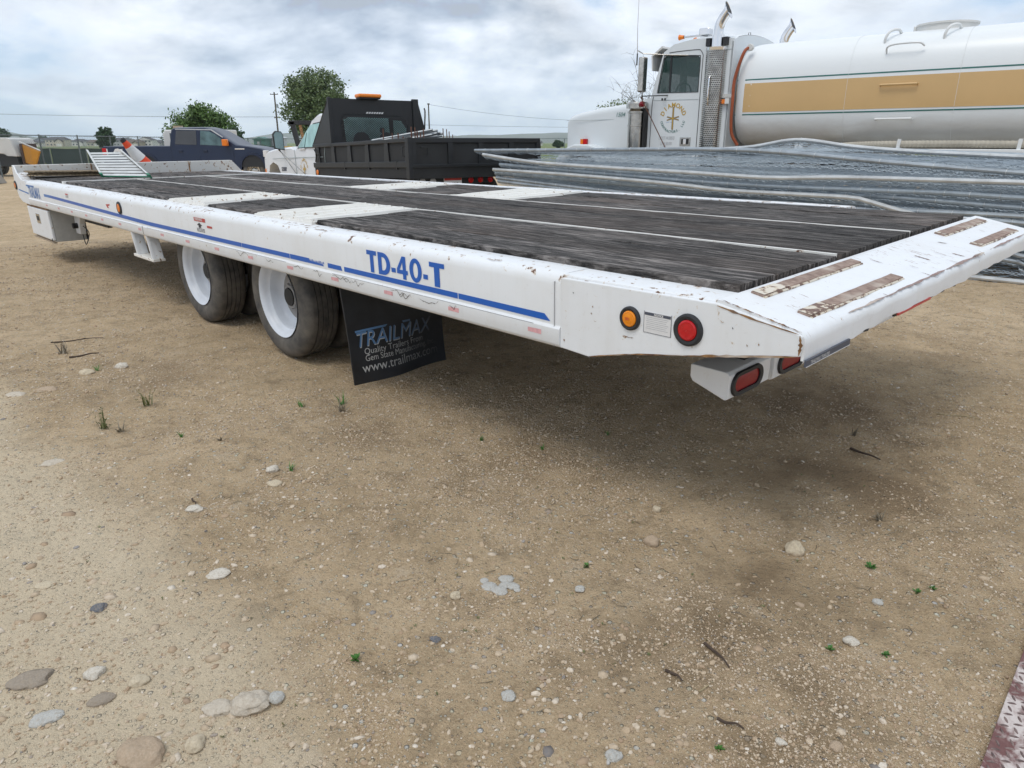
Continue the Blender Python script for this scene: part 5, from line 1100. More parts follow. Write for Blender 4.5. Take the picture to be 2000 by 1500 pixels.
def pile():
    r = random.Random(5); base_n = {'A': .10, 'B': .75, 'C': .02, 'D': .06, 'E': .00, 'F': .09, 'G': .04, 'H': .03, 'L': .10, 'I': .04, 'J': .06, 'K': 0.0}
    for ki, (k, pts) in enumerate(PIPES.items()):
        P = catmull([(a, 0, z) for a, z in pts], 6); aL, aR = pts[0][0], pts[-1][0]
        n0 = base_n[k]; wd = r.uniform(1.7, 1.9); Z = lambda a: float(np.interp(a, [p.x for p in P[::-1]], [p.z for p in P[::-1]]))
        ph = r.uniform(0, 6); amp = r.uniform(.012, .035)
        zmid = sum(p[1] for p in pts) / len(pts); zb = zmid + r.uniform(-.05, .02) - (.02 if zmid > 1 else 0); low = k in 'IJKL'
        def S(a, n):   # surface of the panel
            t = min(1.0, max(0.0, n / wd)); z = Z(a) * (1 - t) ** 1.5 + (zb + amp * math.sin(a * 1.1 + ph)) * (1 - (1 - t) ** 1.5)
            return z + (amp * .7 * math.sin(a * 2.3 + ph) * math.sin(t * 3.0) if n > 0.01 else 0)
        root = thing('fence_panel', PLAB[k], 'fence panel', Matrix.Translation(pw((aL + aR) / 2, n0 + wd / 2, 0)), 'chain link fence panels stacked in the pile')
        inv = -root.matrix_world.translation
        def W(a, n, z=None): return pw(a, n0 + n, S(a, n) if z is None else z) + inv
        rad = .026
        bright = {'C': 'galv_bright', 'E': 'galv_bright', 'B': 'galv_bright', 'K': 'galv_bright', 'A': 'galv', 'D': 'galv_dark', 'F': 'galv_dark'}.get(k, 'galv')
        N = 46; aa = [aL + (aR - aL) * i / N for i in range(N + 1)]
        MB().tube([W(a, 0) for a in aa], rad, 10).build('long_pipe', bright, root, smooth=True)
        MB().tube([W(a, wd) for a in aa[::2]], rad, 8).build('long_pipe', 'galv', root, smooth=True)
        for a in (aL - .05, (aL + aR) / 2, aR + .05): MB().tube([W(a, wd * j / 8) for j in range(9)], rad * .9, 8).build('cross_pipe', 'galv', root, smooth=True)
        # tie wires round the front pipe
        mb = MB(); a = aL - r.uniform(.1, .3)
        while a > aR:
            c = W(a, 0); pp = []
            tl = r.uniform(-.02, .02)
            for q in range(9):
                th = 2 * math.pi * q / 8; pp.append(c + PL_N * (rad + .003) * math.cos(th) + Vector((0, 0, (rad + .003) * math.sin(th))) + PL_D * (tl * q / 8))
            pp.append(pp[-1] + Vector((0, 0, -.015 - r.uniform(0, .03))) - PL_N * r.uniform(0, .02))
            mb.tube(pp, .0032, 4); a -= r.uniform(.22, .42)
        o = mb.build('tie_wires', 'galv_bright', root, smooth=True); o['kind'] = 'stuff'
        # woven wire fabric: two families of diagonal wires, zig-zagging in height
        mb = MB(); sp = .105; vs_ = []; fs = []
        def wire(p):
            o_ = len(vs_); w = .0034
            for i, q in enumerate(p):
                vs_.extend([q + Vector((0, 0, w)), q - PL_N * w - Vector((0, 0, w * .6)), q + PL_N * w - Vector((0, 0, w * .6))])
            for i in range(len(p) - 1):
                b = o_ + i * 3
                for j in range(3): fs.append((b + j, b + (j + 1) % 3, b + 3 + (j + 1) % 3, b + 3 + j))
        L_ = aL - aR; cnt = int((L_ + wd) / sp)
        for fam in (1, -1):
            for i in range(cnt):
                s0 = aR + i * sp if fam == 1 else aL - i * sp; p = []
                steps = max(6, int(wd / .16))
                for j in range(steps + 1):
                    n = wd * j / steps; a = s0 - n * .95 * fam
                    if a > aL or a < aR: continue
                    zz = S(a, n) + (-.006 if n < .01 else 0) + .010 * fam + .012 * math.sin(a * 37 + n * 23 + ph)
                    p.append(W(a, n, zz))
                if len(p) > 1: wire(p)
        # edge of the fabric hanging off the near pipe in loose loops
        a = aL
        while a > aR + .1:
            h = r.uniform(.012, .035); pp = []
            for q in range(6):
                t = q / 5; pp.append(W(a - .075 * t, 0) + Vector((0, 0, -h * math.sin(math.pi * t) - .012)) - PL_N * .012 * math.sin(math.pi * t))
            wire(pp); wire([q + Vector((0, 0, -.018)) + PL_N * .03 for q in pp[::-1]]); a -= .0425
        mb.v = vs_; mb.f = fs; o = mb.build('wire_mesh', 'galv_wire' if ki % 3 else 'galv_dark', root); o['kind'] = 'stuff'
    # loose fabric layers rolled between the framed panels
    SHL = ['topmost loose grey mesh sheet just under the highest panel of the pile', 'loose grey mesh sheet second from the top of the fence pile', 'loose grey mesh sheet third from the top of the fence pile', 'loose grey mesh sheet right under the brightest long pipe', 'loose grey mesh sheet between the brightest long pipe and the dark one',
      'loose grey mesh sheet just below the dark long pipe', 'loose grey mesh sheet beside the pipe that bends down to the deck edge', 'loose grey mesh sheet level with the far deck edge of the trailer', 'loose grey mesh sheet just below the far deck edge of the trailer', 'loose grey mesh sheet halfway down the pile behind the tail slope',
      'loose grey mesh sheet in the lower third of the pile', 'loose grey mesh sheet second from the bottom of the pile', 'lowest loose grey mesh sheet, close above the dirt']
    for k, z0 in enumerate((1.13, 1.06, 1.0, .92, .86, .79, .70, .62, .52, .43, .34, .22, .14)):
        root = thing('mesh_sheet', SHL[k], 'wire mesh', Matrix.Translation(pw(3, 1.1, 0)), 'loose mesh sheets inside the fence pile')
        inv = -root.matrix_world.translation; aL = 6.2 + r.uniform(-.3, .3); aR = -1.3; wd = 1.9; n0 = r.uniform(.04, .14); ph = r.uniform(0, 6); vs_ = []; fs = []
        slope = .012 * (1 if z0 > .5 else .5)
        def wire(p):
            o_ = len(vs_); w = .0034
            for q in p: vs_.extend([q + Vector((0, 0, w)), q - PL_N * w - Vector((0, 0, w * .6)), q + PL_N * w - Vector((0, 0, w * .6))])
            for i in range(len(p) - 1):
                b = o_ + i * 3
                for j in range(3): fs.append((b + j, b + (j + 1) % 3, b + 3 + (j + 1) % 3, b + 3 + j))
        for fam in (1, -1):
            for i in range(int((aL - aR + wd) / .125)):
                s0 = aR + i * .125 if fam == 1 else aL - i * .125; p = []
                for j in range(11):
                    n = wd * j / 10; a = s0 - n * .95 * fam
                    if a > aL or a < aR: continue
                    p.append(pw(a, n0 + n, z0 + slope * (a - 2) + .03 * math.sin(a * 1.7 + ph) * math.sin(n * 1.5 + .4) + .012 * fam * math.sin(a * 31 + n * 17) - (.03 if n < .05 else 0)) + inv)
                if len(p) > 1: wire(p)
        a = aL
        while a > aR + .1:
            h = r.uniform(.012, .035); pp = [pw(a - .07 * q / 4, n0, z0 + slope * (a - 2) + .03 * math.sin(a * 1.7 + ph) * .4 - h * math.sin(math.pi * q / 4) - .01) + inv - PL_N * (.02 * math.sin(math.pi * q / 4)) for q in range(5)]
            wire(pp); a -= .036
        mb = MB(); mb.v = vs_; mb.f = fs; o = mb.build('wire_mesh', 'galv_wire' if k % 2 else 'galv_dark', root); o['kind'] = 'stuff'
pile()

# ------------------------------------------------------------ shared vehicle pieces
def wheel(parent, x, y, z, R_, w, hub_mat, face=1, name='wheel', spokes=0, rim_r=None):
    e = bpy.data.objects.new(name, None); COL.objects.link(e); e.parent = parent; e.location = (x, y, z); e.rotation_euler = (0, 0, 0 if face > 0 else math.pi); e.empty_display_size = .1
    rr = rim_r or R_ * .58
    MB().lathe([(-w * .1, rr), (0, rr * 1.12), (0, R_ * .86), (-w * .08, R_ * .96), (-w * .2, R_), (-w * .8, R_), (-w * .92, R_ * .96), (-w, R_ * .86), (-w, rr * 1.1), (-w * .9, rr)], n=40, closed=True).build('tyre', 'tyre', e, smooth=True)
    rm = MB(); rm.lathe([(-w * .1, rr * 1.01), (-.004, rr), (-.02, rr * .93), (-.05, rr * .88), (-.06, rr * .5), (-.03, rr * .36), (-.025, .001)], n=40); ro = rm.build('rim', hub_mat, e, smooth=True)
    for k in range(spokes):
        a = 2 * math.pi * k / spokes; c, s_ = math.cos(a), math.sin(a); mb = MB(); mb.lathe([(-.058, .001), (-.052, rr * .13), (-.06, rr * .14)], c=(c * rr * .68, 0, s_ * rr * .68), n=10); mb.build('rim_hole', 'rubber_black', ro)
    return e
def glass(mb_pts, y, name, mat, parent, t=.004, axis='y'):
    return MB().prism(mb_pts, axis, y, y + t).build(name, mat, parent)

# ------------------------------------------------------------ white water tank truck
def tank_truck():
    P0 = Vector((3.453, 14.0, 0)); D = Vector((-0.7660, 0.6429, 0))
    root = thing('tank_truck', 'white water tanker lorry with a yellow band along its tank, behind the fence pile', 'tank truck', frame(P0, D))
    W_ = 2.42
    # hood: lofted sections from cowl to nose
    def rsec(x, yc, hw, z0, z1, rad, n=7):
        pts = []
        for (cy, cz, a0) in ((yc + hw - rad, z1 - rad, 0), (yc - hw + rad, z1 - rad, 90)):
            for k in range(n + 1): a = R(a0 + 90 * k / n); pts.append((x, cy + rad * math.cos(a), cz + rad * math.sin(a)))
        pts += [(x, yc - hw, z0), (x, yc + hw, z0)]; return pts
    def loft(secs, name, mat, par=root, smooth=True, bevel=0):
        m = len(secs[0]); vs_ = [p for s_ in secs for p in s_]
        return MB().add(vs_, [(i * m + k, i * m + (k + 1) % m, (i + 1) * m + (k + 1) % m, (i + 1) * m + k) for i in range(len(secs) - 1) for k in range(m)] + [tuple(range(m)), tuple(range((len(secs) - 1) * m, len(secs) * m))]).build(name, mat, par, smooth=smooth, bevel=bevel)
    yc = -1.12
    loft([rsec(1.45, yc, 1.02, .9, 2.06, .14), rsec(2.2, yc, 1.00, .9, 1.99, .13), rsec(2.8, yc, .97, .9, 1.90, .12), rsec(3.02, yc, .95, .9, 1.845, .11), rsec(3.10, yc, .93, .9, 1.78, .10)], 'hood', 'semi_white')
    MB().box(1.5, 3.09, -.118, -.112, 1.745, 1.750).build('hood_seam', 'decal_sage', root)
    MB().box(3.095, 3.14, -1.85, -.35, .8, 1.70).build('grille', 'chrome_worn', root)
    # front fender bulge and bumper
    pr = [(1.9, .75), (1.95, 1.05), (2.1, 1.20), (2.35, 1.27), (2.7, 1.27), (2.95, 1.18), (3.15, .98), (3.2, .72), (3.05, .72), (2.9, 1.0), (2.5, 1.12), (2.2, 1.0), (2.08, .75)]
    MB().prism(pr, 'y', .16, -.2).build('fender', 'semi_white', root, bevel=.03); MB().prism(pr, 'y', -2.05, -2.42).build('fender', 'semi_white', root, bevel=.03)
    MB().box(3.2, 3.32, -2.4, .12, .45, .78).build('bumper', 'chrome', root, bevel=.02)
    wheel(root, 2.55, .14, .52, .52, .28, 'chrome_worn', 1); wheel(root, 2.55, -2.38, .52, .52, .28, 'chrome_worn', -1)
    lm = MB().box(2.53, 2.62, -.128, -.07, 1.27, 1.38).build('side_lamp', 'lamp_red', root, bevel=.006); MB().box(2.622, 2.69, -.125, -.075, 1.275, 1.375).build('lamp_cap', 'lamp_orange', lm, bevel=.004)
    # cab and sleeper with windows cut as separate frames: side wall built of panels round a real opening
    roofz = 3.06
    def tumble(q, t): return q
    side = [(-.56, .95), (1.47, .95), (1.47, 2.02), (1.16, 2.10), (1.02, 2.12), (.80, 2.90), (.60, 3.02), (.2, 3.08), (-.2, 3.07), (-.56, 3.04)]
    win = [(.045, 2.185), (.885, 2.20), (.79, 2.80), (.74, 2.84), (.10, 2.80), (.05, 2.76)]
    def wall_with_hole(outer, hole, y0, y1, name, mat):
        bm = bmesh.new(); ov = [bm.verts.new((p[0], y0, p[1])) for p in outer]; hv = [bm.verts.new((p[0], y0, p[1])) for p in hole]
        oe = [bm.edges.new((ov[i], ov[(i + 1) % len(ov)])) for i in range(len(ov))]; he = [bm.edges.new((hv[i], hv[(i + 1) % len(hv)])) for i in range(len(hv))]
        bmesh.ops.triangle_fill(bm, edges=oe + he, use_beauty=True)
        ret = bmesh.ops.extrude_face_region(bm, geom=bm.faces[:]); vv = [g for g in ret['geom'] if isinstance(g, bmesh.types.BMVert)]
        bmesh.ops.translate(bm, verts=vv, vec=(0, y1 - y0, 0)); bmesh.ops.recalc_face_normals(bm, faces=bm.faces)
        me = bpy.data.meshes.new(name); bm.to_mesh(me); bm.free(); me.materials.append(M[mat]); o = bpy.data.objects.new(name, me); COL.objects.link(o); o.parent = root; return o
    wall_with_hole(side, win, .0, -.05, 'cab_side', 'semi_white'); wall_with_hole(side, win, -2.20, -2.25, 'cab_side', 'semi_white')
    # roof shell: follows the profile across, crowned
    rp = [(1.02, 2.12), (.80, 2.90), (.60, 3.02), (.2, 3.08), (-.2, 3.07), (-.56, 3.04)]
    secs = []
    for k in range(13):
        t = k / 12; y = -.0 - 2.25 * t; sn = max(0, math.sin(math.pi * t)); cr = .13 * sn ** .6; secs.append([(x, y, z + (cr if z > 2.5 else 0) - (.05 * (1 - sn ** .35) if z > 2.85 else 0)) for x, z in rp[1:]])
    mb = MB(); m = len(secs[0]); vs_ = [p for s_ in secs for p in s_]; mb.add(vs_, [(i * m + k, i * m + k + 1, (i + 1) * m + k + 1, (i + 1) * m + k) for i in range(12) for k in range(m - 1)]); mb.build('roof', 'semi_white', root, smooth=True)
    MB().prism([(0, .95), (0, 2.98)] + [(-2.25 * t / 12, 3.035 + .13 * max(0, math.sin(math.pi * t / 12)) ** .6 - .05 * (1 - max(0, math.sin(math.pi * t / 12)) ** .35)) for t in range(0, 13)] + [(-2.25, .95)], 'x', -.565, -.53).build('back_wall', 'semi_white', root); MB().box(-.5, 1.45, -2.2, -.05, .95, 1.0).build('floor', 'dark_steel', root)
    MB().add([(1.03, -.05, 2.12), (1.03, -2.2, 2.12), (.81, -2.2, 2.90), (.81, -.05, 2.90)], [(0, 1, 2, 3)]).build('windscreen', 'glass_green', root); MB().box(.88, 1.0, -1.16, -1.08, 2.1, 2.9).build('windscreen_post', 'semi_white', root)
    MB().box(.86, 1.1, -2.2, -.05, 1.95, 2.12).build('dashboard', 'seat_grey', root)
    ds = MB().prism([(p[0], p[1]) for p in win], 'y', -.018, -.022).build('door_glass', 'glass_green', root); MB().prism([(p[0], p[1]) for p in win], 'y', -2.225, -2.229).build('door_glass', 'glass_green', root)
    MB().box(.62, .655, -.030, -.010, 2.19, 2.83).build('vent_post', 'rubber_black', root)
    MB().box(-.515, -.505, -2.19, -.06, 1.0, 2.95).build('cab_lining', 'seat_grey', root); MB().box(-.5, .7, -2.18, -.07, 2.88, 2.90).build('head_lining', 'seat_grey', root); MB().box(-.5, .02, -2.195, -2.185, 1.0, 2.9).build('cab_lining', 'seat_grey', root)
    MB().box(-.1, .35, -.85, -.25, 1.5, 2.05).build('seat', 'seat_grey', root, bevel=.05); MB().box(-.15, .05, -.80, -.30, 2.0, 2.62).build('seat_back', 'seat_grey', root, bevel=.05)
    mb = MB(); mb.tube([Vector((.62 + .09 * math.cos(a) * .5, -.55 + .22 * math.cos(a), 2.22 + .18 * math.sin(a))) for a in [2 * math.pi * k / 20 for k in range(21)]], .014, 6); mb.build('steering_wheel', 'rubber_black', root, smooth=True)
    # door outline, seams, handle
    def line(pts, name='door_seam', mat='rubber_black', r_=.006, y=.003):
        return MB().tube(catmull([(x, y, z) for x, z in pts], 5), r_, 5).build(name, mat, root)
    line([(-.005, 1.0), (.0, 2.0), (.0, 2.70), (-.0, 2.80), (.05, 2.88), (.12, 2.90), (.5, 2.895), (.68, 2.885)]); line([(.985, 1.0), (.985, 1.6), (.98, 2.0), (.96, 2.14)])
    line([(.02, 2.06), (.97, 2.07)], r_=.003, mat='decal_sage'); line([(-.05, 2.87), (-.56, 2.86)], r_=.003, mat='decal_sage')
    line([(p[0], p[1]) for p in ((.05, 2.185), (.4, 2.19), (.88, 2.20))], 'window_seal', r_=.005); line([(.885, 2.20), (.84, 2.5), (.79, 2.80), (.74, 2.84), (.4, 2.82), (.10, 2.80), (.05, 2.76), (.047, 2.4), (.045, 2.185)], 'window_seal', r_=.007)
    h = MB().box(.12, .34, .0, .012, 1.25, 1.40).build('door_handle', 'chrome_worn', root, bevel=.01); MB().box(.155, .305, .012, .016, 1.275, 1.375).build('handle_recess', 'dark_steel', h, bevel=.008); MB().box(.20, .265, .016, .03, 1.27, 1.37).build('paddle', 'chrome', h, bevel=.006)
    # lettering on the door
    cx_, cz_ = .52, 1.74
    def arc(txt, rad, a0, a1, size, mat, inner=False, bold=0):
        n = len(txt)
        for i, ch in enumerate(txt):
            if ch == ' ': continue
            a = R(a0 + (a1 - a0) * i / (n - 1)); me = text_mesh(ch, size, bold=bold, align='CENTER')
            c = Vector((cx_ - rad * math.cos(a), .0, cz_ + rad * math.sin(a)))
            up = Vector((-math.cos(a), 0, math.sin(a))) * (-1 if inner else 1); rt = Vector((-math.sin(a), 0, -math.cos(a))) * (-1 if inner else 1)
            for v in me.vertices: q = c + rt * v.co.x + up * v.co.y; v.co = Vector((q.x, .0035, q.z))
            me.materials.append(M[mat]); o = bpy.data.objects.new('door_lettering', me); COL.objects.link(o); o.parent = root
    arc('DIAMOND', .200, 158, 22, .112, 'decal_gold', bold=.003)
    arc('CONTRACTORS, LLC', .262, 196, 344, .062, 'decal_green', inner=True, bold=.001)
    put_text('door_lettering', 'EAGLE   IDAHO', .022, 'decal_blue_faded', root, (cx_ + .135, .0035, cz_ - .075), (-1, 0, 0), (0, 0, 1), sx=1.0)
    cr = MB()
    for (dx, dz, l, w, a) in ((0, 0, .42, .036, 90), (0, 0, .27, .022, 14), (0, 0, .27, .022, -14)):
        c, s_ = math.cos(R(a)), math.sin(R(a)); q = [(-l / 2, -w / 2), (l / 2, -w / 2), (l / 2 - .012, w / 2), (-l / 2 + .012, w / 2)]; cr.add([(cx_ - (u * c - v * s_), .0032 + w * .01, cz_ + u * s_ + v * c) for u, v in q], [(0, 1, 2, 3)])
    cr.build('door_emblem', 'decal_slate', root)
    cr = MB()
    for (l, w, a) in ((.40, .020, 90), (.255, .010, 14), (.255, .010, -14)):
        c, s_ = math.cos(R(a)), math.sin(R(a)); q = [(-l / 2, -w / 2), (l / 2, -w / 2), (l / 2, w / 2), (-l / 2, w / 2)]; cr.add([(cx_ - (u * c - v * s_), .0045 + w * .02, cz_ + u * s_ + v * c) for u, v in q], [(0, 1, 2, 3)])
    cr.build('door_emblem', 'decal_gold', root)
    put_text('door_lettering', 'USDOT 1412885ID', .085, 'decal_grey', root, (.80, .0035, 1.36), (-1, 0, 0), (0, 0, 1), shear=.2, sx=.50); put_text('door_lettering', 'GVW 80,000', .085, 'decal_grey', root, (.76, .0035, 1.26), (-1, 0, 0), (0, 0, 1), shear=.2, sx=.55)
    put_text('hood_lettering', '1504', .115, 'decal_green', root, (1.86, -.094, 1.80), (-1, 0, 0), (0, 0, 1), shear=.3, sx=.95)
    # air cleaner
    ac = MB().lathe([(1.0, .16), (1.24, .165), (1.60, .165), (1.605, .178), (1.63, .178), (1.635, .165), (1.84, .165), (1.845, .185), (1.88, .185), (1.885, .165), (1.90, .155), (1.915, .145), (1.93, .145), (1.935, .215), (2.02, .215), (2.05, .19), (2.055, .001)], c=(1.27, .06, 0), axis='z', n=36).build('air_cleaner', 'chrome_worn', root, smooth=True)
    MB().box(1.05, 1.09, -.05, .13, 1.0, 1.92).build('bracket', 'dark_steel', ac); MB().lathe([(0, .055), (.03, .05), (.045, .03), (.05, .001)], c=(1.06, .24, 2.0), axis='y', n=16).build('marker_lens', 'lamp_red_dark', ac, smooth=True)
    # mirrors
    mr = MB().box(.93, 1.04, .34, .50, 2.20, 2.80).build('mirror', 'chrome_worn', root, bevel=.02)
    MB().tube([(.30, .0, 2.82), (.62, .2, 2.83), (1.0, .42, 2.86), (1.03, .55, 2.90)], .010, 6).build('mirror_arm', 'chrome_worn', mr, smooth=True); MB().tube([(.66, .0, 2.15), (.98, .42, 2.13)], .010, 6).build('mirror_arm', 'dark_steel', mr, smooth=True)
    MB().tube([(1.0, .42, 2.12), (.62, .0, 1.18)], .009, 6).build('mirror_strut', 'rebar_rust', mr, smooth=True); MB().tube([(.99, .42, 2.86), (.99, .42, 2.13)], .008, 6).build('mirror_arm', 'chrome', mr, smooth=True)
    for q in range(2): MB().lathe([(-.02, .016), (.02, .016), (.021, .001)], c=(.68 + .06 * q, .06, 2.08), axis='z', n=10).build('knob', 'rubber_black', mr)
    an = MB().tube([(1.07, .5, 2.66), (1.07, .5, 2.86)], .012, 6).build('antenna', 'rubber_black', root); MB().tube([(1.07, .5, 2.84), (1.08, .52, 3.3), (1.06, .56, 3.95)], [.005, .0035, .002], 5).build('aerial_whip', 'rebar_rust', an)
    # visor, roof lights, horn
    MB().prism([(.86, 3.02), (1.08, 2.86), (1.05, 2.60), (1.03, 2.60), (1.05, 2.85), (.84, 2.98)], 'y', -.03, -2.22).build('sun_visor', 'machine_white', root, bevel=.004)
    MB().lathe([(0, .001), (.002, .035), (.05, .035), (.09, .02), (.5, .018), (.505, .001)], c=(.14, -.45, 3.19), axis='x', n=14).build('air_horn', 'chrome', root, smooth=True); MB().lathe([(.50, .03), (.56, .04), (.60, .05), (.601, .001)], c=(.14, -.45, 3.19), axis='x', n=14).build('roof_lamp', 'lamp_orange', root, smooth=True)
    MB().box(.1, .3, -.55, -.35, 3.18, 3.30).build('roof_lamp', 'chrome', root, bevel=.02)
    for k in range(4): MB().lathe([(0, .05), (.04, .045), (.06, .001)], c=(.55, -.75 - k * .32, 3.15), axis='z', n=12).build('roof_lamp', 'lamp_orange', root, smooth=True)
    MB().tube([(-.3, -1.2, 3.18), (-.3, -1.2, 3.26), (-.34, -1.2, 3.26), (-.34, -1.2, 3.19)], .006, 5).build('lifting_eye', 'dark_steel', root)
    # exhaust stacks with perforated heat shields
    for (cx, cy) in ((-.27, .02), (-.50, -2.48)):
        st = bpy.data.objects.new('exhaust_stack', None); COL.objects.link(st); st.parent = root; st.location = (cx, cy, 0); st.empty_display_size = .2
        MB().lathe([(.9, .135), (2.84, .135)], axis='z', n=28).build('muffler', 'dark_steel', st, smooth=True)
        bm = MB(); nc = 34; dz = 2 * math.pi * .185 / nc; nzr = int((2.86 - 1.0) / dz)
        for j in range(nzr):
            for i in range(nc):
                off = .5 if j % 2 else 0; a0 = 2 * math.pi * (i + off) / nc; z0 = 1.0 + j * dz; ce = []; ho = []
                def cp(u, v): a = a0 + 2 * math.pi / nc * u; return (.185 * math.cos(a), .185 * math.sin(a), z0 + dz * v)
                ce = [cp(*p) for p in ((0, 0), (.5, 0), (1, 0), (1, .5), (1, 1), (.5, 1), (0, 1), (0, .5))]
                ho = [cp(  .5 + .36 * math.cos(R(225 + 45 * k)), .5 + .36 * math.sin(R(225 + 45 * k))) for k in range(8)]
                bm.add(ce + ho, [(k, (k + 1) % 8, 8 + (k + 1) % 8, 8 + k) for k in range(8)])
        so = bm.build('heat_shield', 'chrome_worn', st, smooth=True)
        MB().lathe([(2.85, .188), (2.90, .192), (2.90, .13)], axis='z', n=28).build('shield_collar', 'chrome', st, smooth=True)
        MB().tube(catmull([(.0, .20, 1.95), (.0, .225, 2.02), (0, .228, 2.35), (0, .20, 2.42)], 5), .012, 8).build('grab_bar', 'chrome', st, smooth=True)
        MB().box(-.20, -.12, -.06, .06, 2.93, 3.06).build('clamp', 'rubber_black', st); MB().box(.12, .20, -.06, .06, 2.93, 3.06).build('clamp', 'rubber_black', st)
        MB().lathe([(2.88, .11), (3.10, .11)], axis='z', n=24).build('lower_pipe', 'chrome', st, smooth=True)
        # curved tip, cut on the slant
        pts = catmull([(0, 0, 3.08), (.0, 0, 3.19), (-.02, 0, 3.29), (-.08, 0, 3.40), (-.155, 0, 3.49)], 6); nn = 20; vs_ = []
        for i, p in enumerate(pts):
            d = (pts[min(i + 1, len(pts) - 1)] - pts[max(i - 1, 0)]).normalized(); b = Vector((0, 1, 0)); a = d.cross(b).normalized(); t = max(0, (i - len(pts) + 9) / 8)
            for k in range(nn):
                th = 2 * math.pi * k / nn; q = p + a * .085 * math.cos(th) + b * .085 * math.sin(th)
                if t > 0: q = q - d * (math.cos(th) + 1) * .0 * t
                vs_.append(q)
        last = len(pts) - 1
        for k in range(nn):      # shear the mouth
            th = 2 * math.pi * k / nn; vs_[last * nn + k] = vs_[last * nn + k] + Vector((0, 0, 1)) * (.10 * (1 if math.cos(th) > 0 else 1) * math.cos(th) * (-1)) * .9
        mb = MB(); mb.add(vs_, [(i * nn + k, i * nn + (k + 1) % nn, (i + 1) * nn + (k + 1) % nn, (i + 1) * nn + k) for i in range(last) for k in range(nn)]); mb.build('curved_tip', 'chrome', st, smooth=True)
        c = sum((vs_[last * nn + k] for k in range(nn)), Vector()) / nn; mb = MB(); mb.add([c + (vs_[last * nn + k] - c) * .93 + Vector((.004, 0, -.004)) for k in range(nn)], [tuple(range(nn))]); mb.build('stack_mouth', 'rubber_black', st)
    # tank
    hw, zt, zb = 1.21, 2.985, 1.20
    def sec(x, k_, n=64):
        pts = []; zc = (zt + zb) / 2; hh = (zt - zb) / 2
        for i in range(n):
            a = 2 * math.pi * i / n; e = 2 / 4.2; cy = math.copysign(abs(math.cos(a)) ** e, math.cos(a)); cz = math.copysign(abs(math.sin(a)) ** (2 / 2.9), math.sin(a))
            pts.append((x, -hw + hw * k_ * cy, zc + hh * k_ * cz))
        return pts
    xs = [(-.60, .72), (-.62, .86), (-.66, .93), (-.72, .97), (-.82, .992), (-.95, 1.0)] + [(-.95 - 6.6 * i / 12, 1.0) for i in range(1, 13)] + [(-7.68, .99), (-7.78, .95), (-7.83, .86), (-7.86, .7)]
    secs = [sec(x, k_) for x, k_ in xs]; n = 64; to = MB().add([p for s_ in secs for p in s_], [(i * n + k, i * n + (k + 1) % n, (i + 1) * n + (k + 1) % n, (i + 1) * n + k) for i in range(len(secs) - 1) for k in range(n)] + [tuple(range(n)), tuple(range((len(secs) - 1) * n, len(secs) * n))]).build('tank', 'tank_shell', root, smooth=True)
    def band(z0, z1, mat, name, x0=-.66, x1=-7.8, off=.003, side_=1):
        # follow the tank skin between two heights
        mb = MB(); vs_ = []; nx, nz = 40, 5; zc = (zt + zb) / 2; hh = (zt - zb) / 2
        for i in range(nx + 1):
            x = x0 + (x1 - x0) * i / nx; k_ = float(np.interp(-x, [-a for a, _ in xs], [b for _, b in xs]))
            for j in range(nz + 1):
                z = z0 + (z1 - z0) * j / nz; s_ = min(1, abs((z - zc) / (hh * k_))) ** (2.9 / 2); ca = math.sqrt(max(0, 1 - min(1, s_ ** 1) ** 2)) ** (2 / 4.2)
                vs_.append((x, -hw + (hw * k_ * ca + off) * side_, z))
        mb.add(vs_, [(i * (nz + 1) + j, i * (nz + 1) + j + 1, (i + 1) * (nz + 1) + j + 1, (i + 1) * (nz + 1) + j) for i in range(nx) for j in range(nz)]); return mb.build(name, mat, to, smooth=True)
    band(1.815, 2.285, 'tank_yellow', 'yellow_band'); band(2.335, 2.355, 'decal_green', 'pin_stripe'); band(1.765, 1.785, 'decal_green', 'pin_stripe')
    band(1.34, 1.56, 'tank_dirt', 'road_grime', -.9, -7.5, .0015) if False else None
    for x in (-2.55, -4.12, -5.7):
        sc_ = sec(x, 1.0035); MB().tube([Vector(p) for p in sc_] + [Vector(sc_[0])], .0022, 5, caps=False).build('weld_seam', 'tank_white', to)
    for (x0, x1, z, mat) in ((-3.06, -3.58, 2.16, 'tank_yellow'), (-3.06, -3.58, 1.66, 'tank_white')):
        MB().tube([(x0, -.02, z - .01), (x0, .055, z), (x1, .055, z), (x1, -.02, z - .01)], .016, 8).build('step_bar', mat, to, smooth=True)
    MB().tube(catmull([(-3.05, -.10, 2.60), (-3.07, -.0, 2.70), (-3.2, .02, 2.735), (-3.5, .02, 2.735), (-3.58, -.03, 2.69)], 5), .014, 8).build('step_bar', 'tank_white', to, smooth=True)
    for x in (-2.98, -3.80): MB().tube(catmull([(x, -.20, 2.74), (x, -.17, 2.85), (x - .05, -.20, 2.95), (x - .13, -.35, 2.98), (x - .16, -.5, 2.90)], 5), .022, 8).build('hand_rail', 'tank_white', to, smooth=True)
    hc = MB().lathe([(2.8, .42), (3.05, .42), (3.055, .44), (3.08, .44), (3.085, .001)], c=(-3.65, -1.0, 0), axis='z', n=36).build('hatch', 'machine_white', to, smooth=True); MB().box(-3.34, -3.18, -1.06, -.94, 3.0, 3.08).build('hatch_clamp', 'machine_white', hc, bevel=.01)
    # orange fill hose down the front, bracket and lamp
    hs = MB().tube(catmull([(-.83, -.08, 2.88), (-.78, .02, 2.80), (-.70, .04, 2.55), (-.655, .05, 2.3), (-.66, .05, 2.0), (-.66, .04, 1.7), (-.68, .0, 1.45), (-.78, -.06, 1.26)], 6), .028, 10).build('fill_hose', 'hose_orange', root, smooth=True)
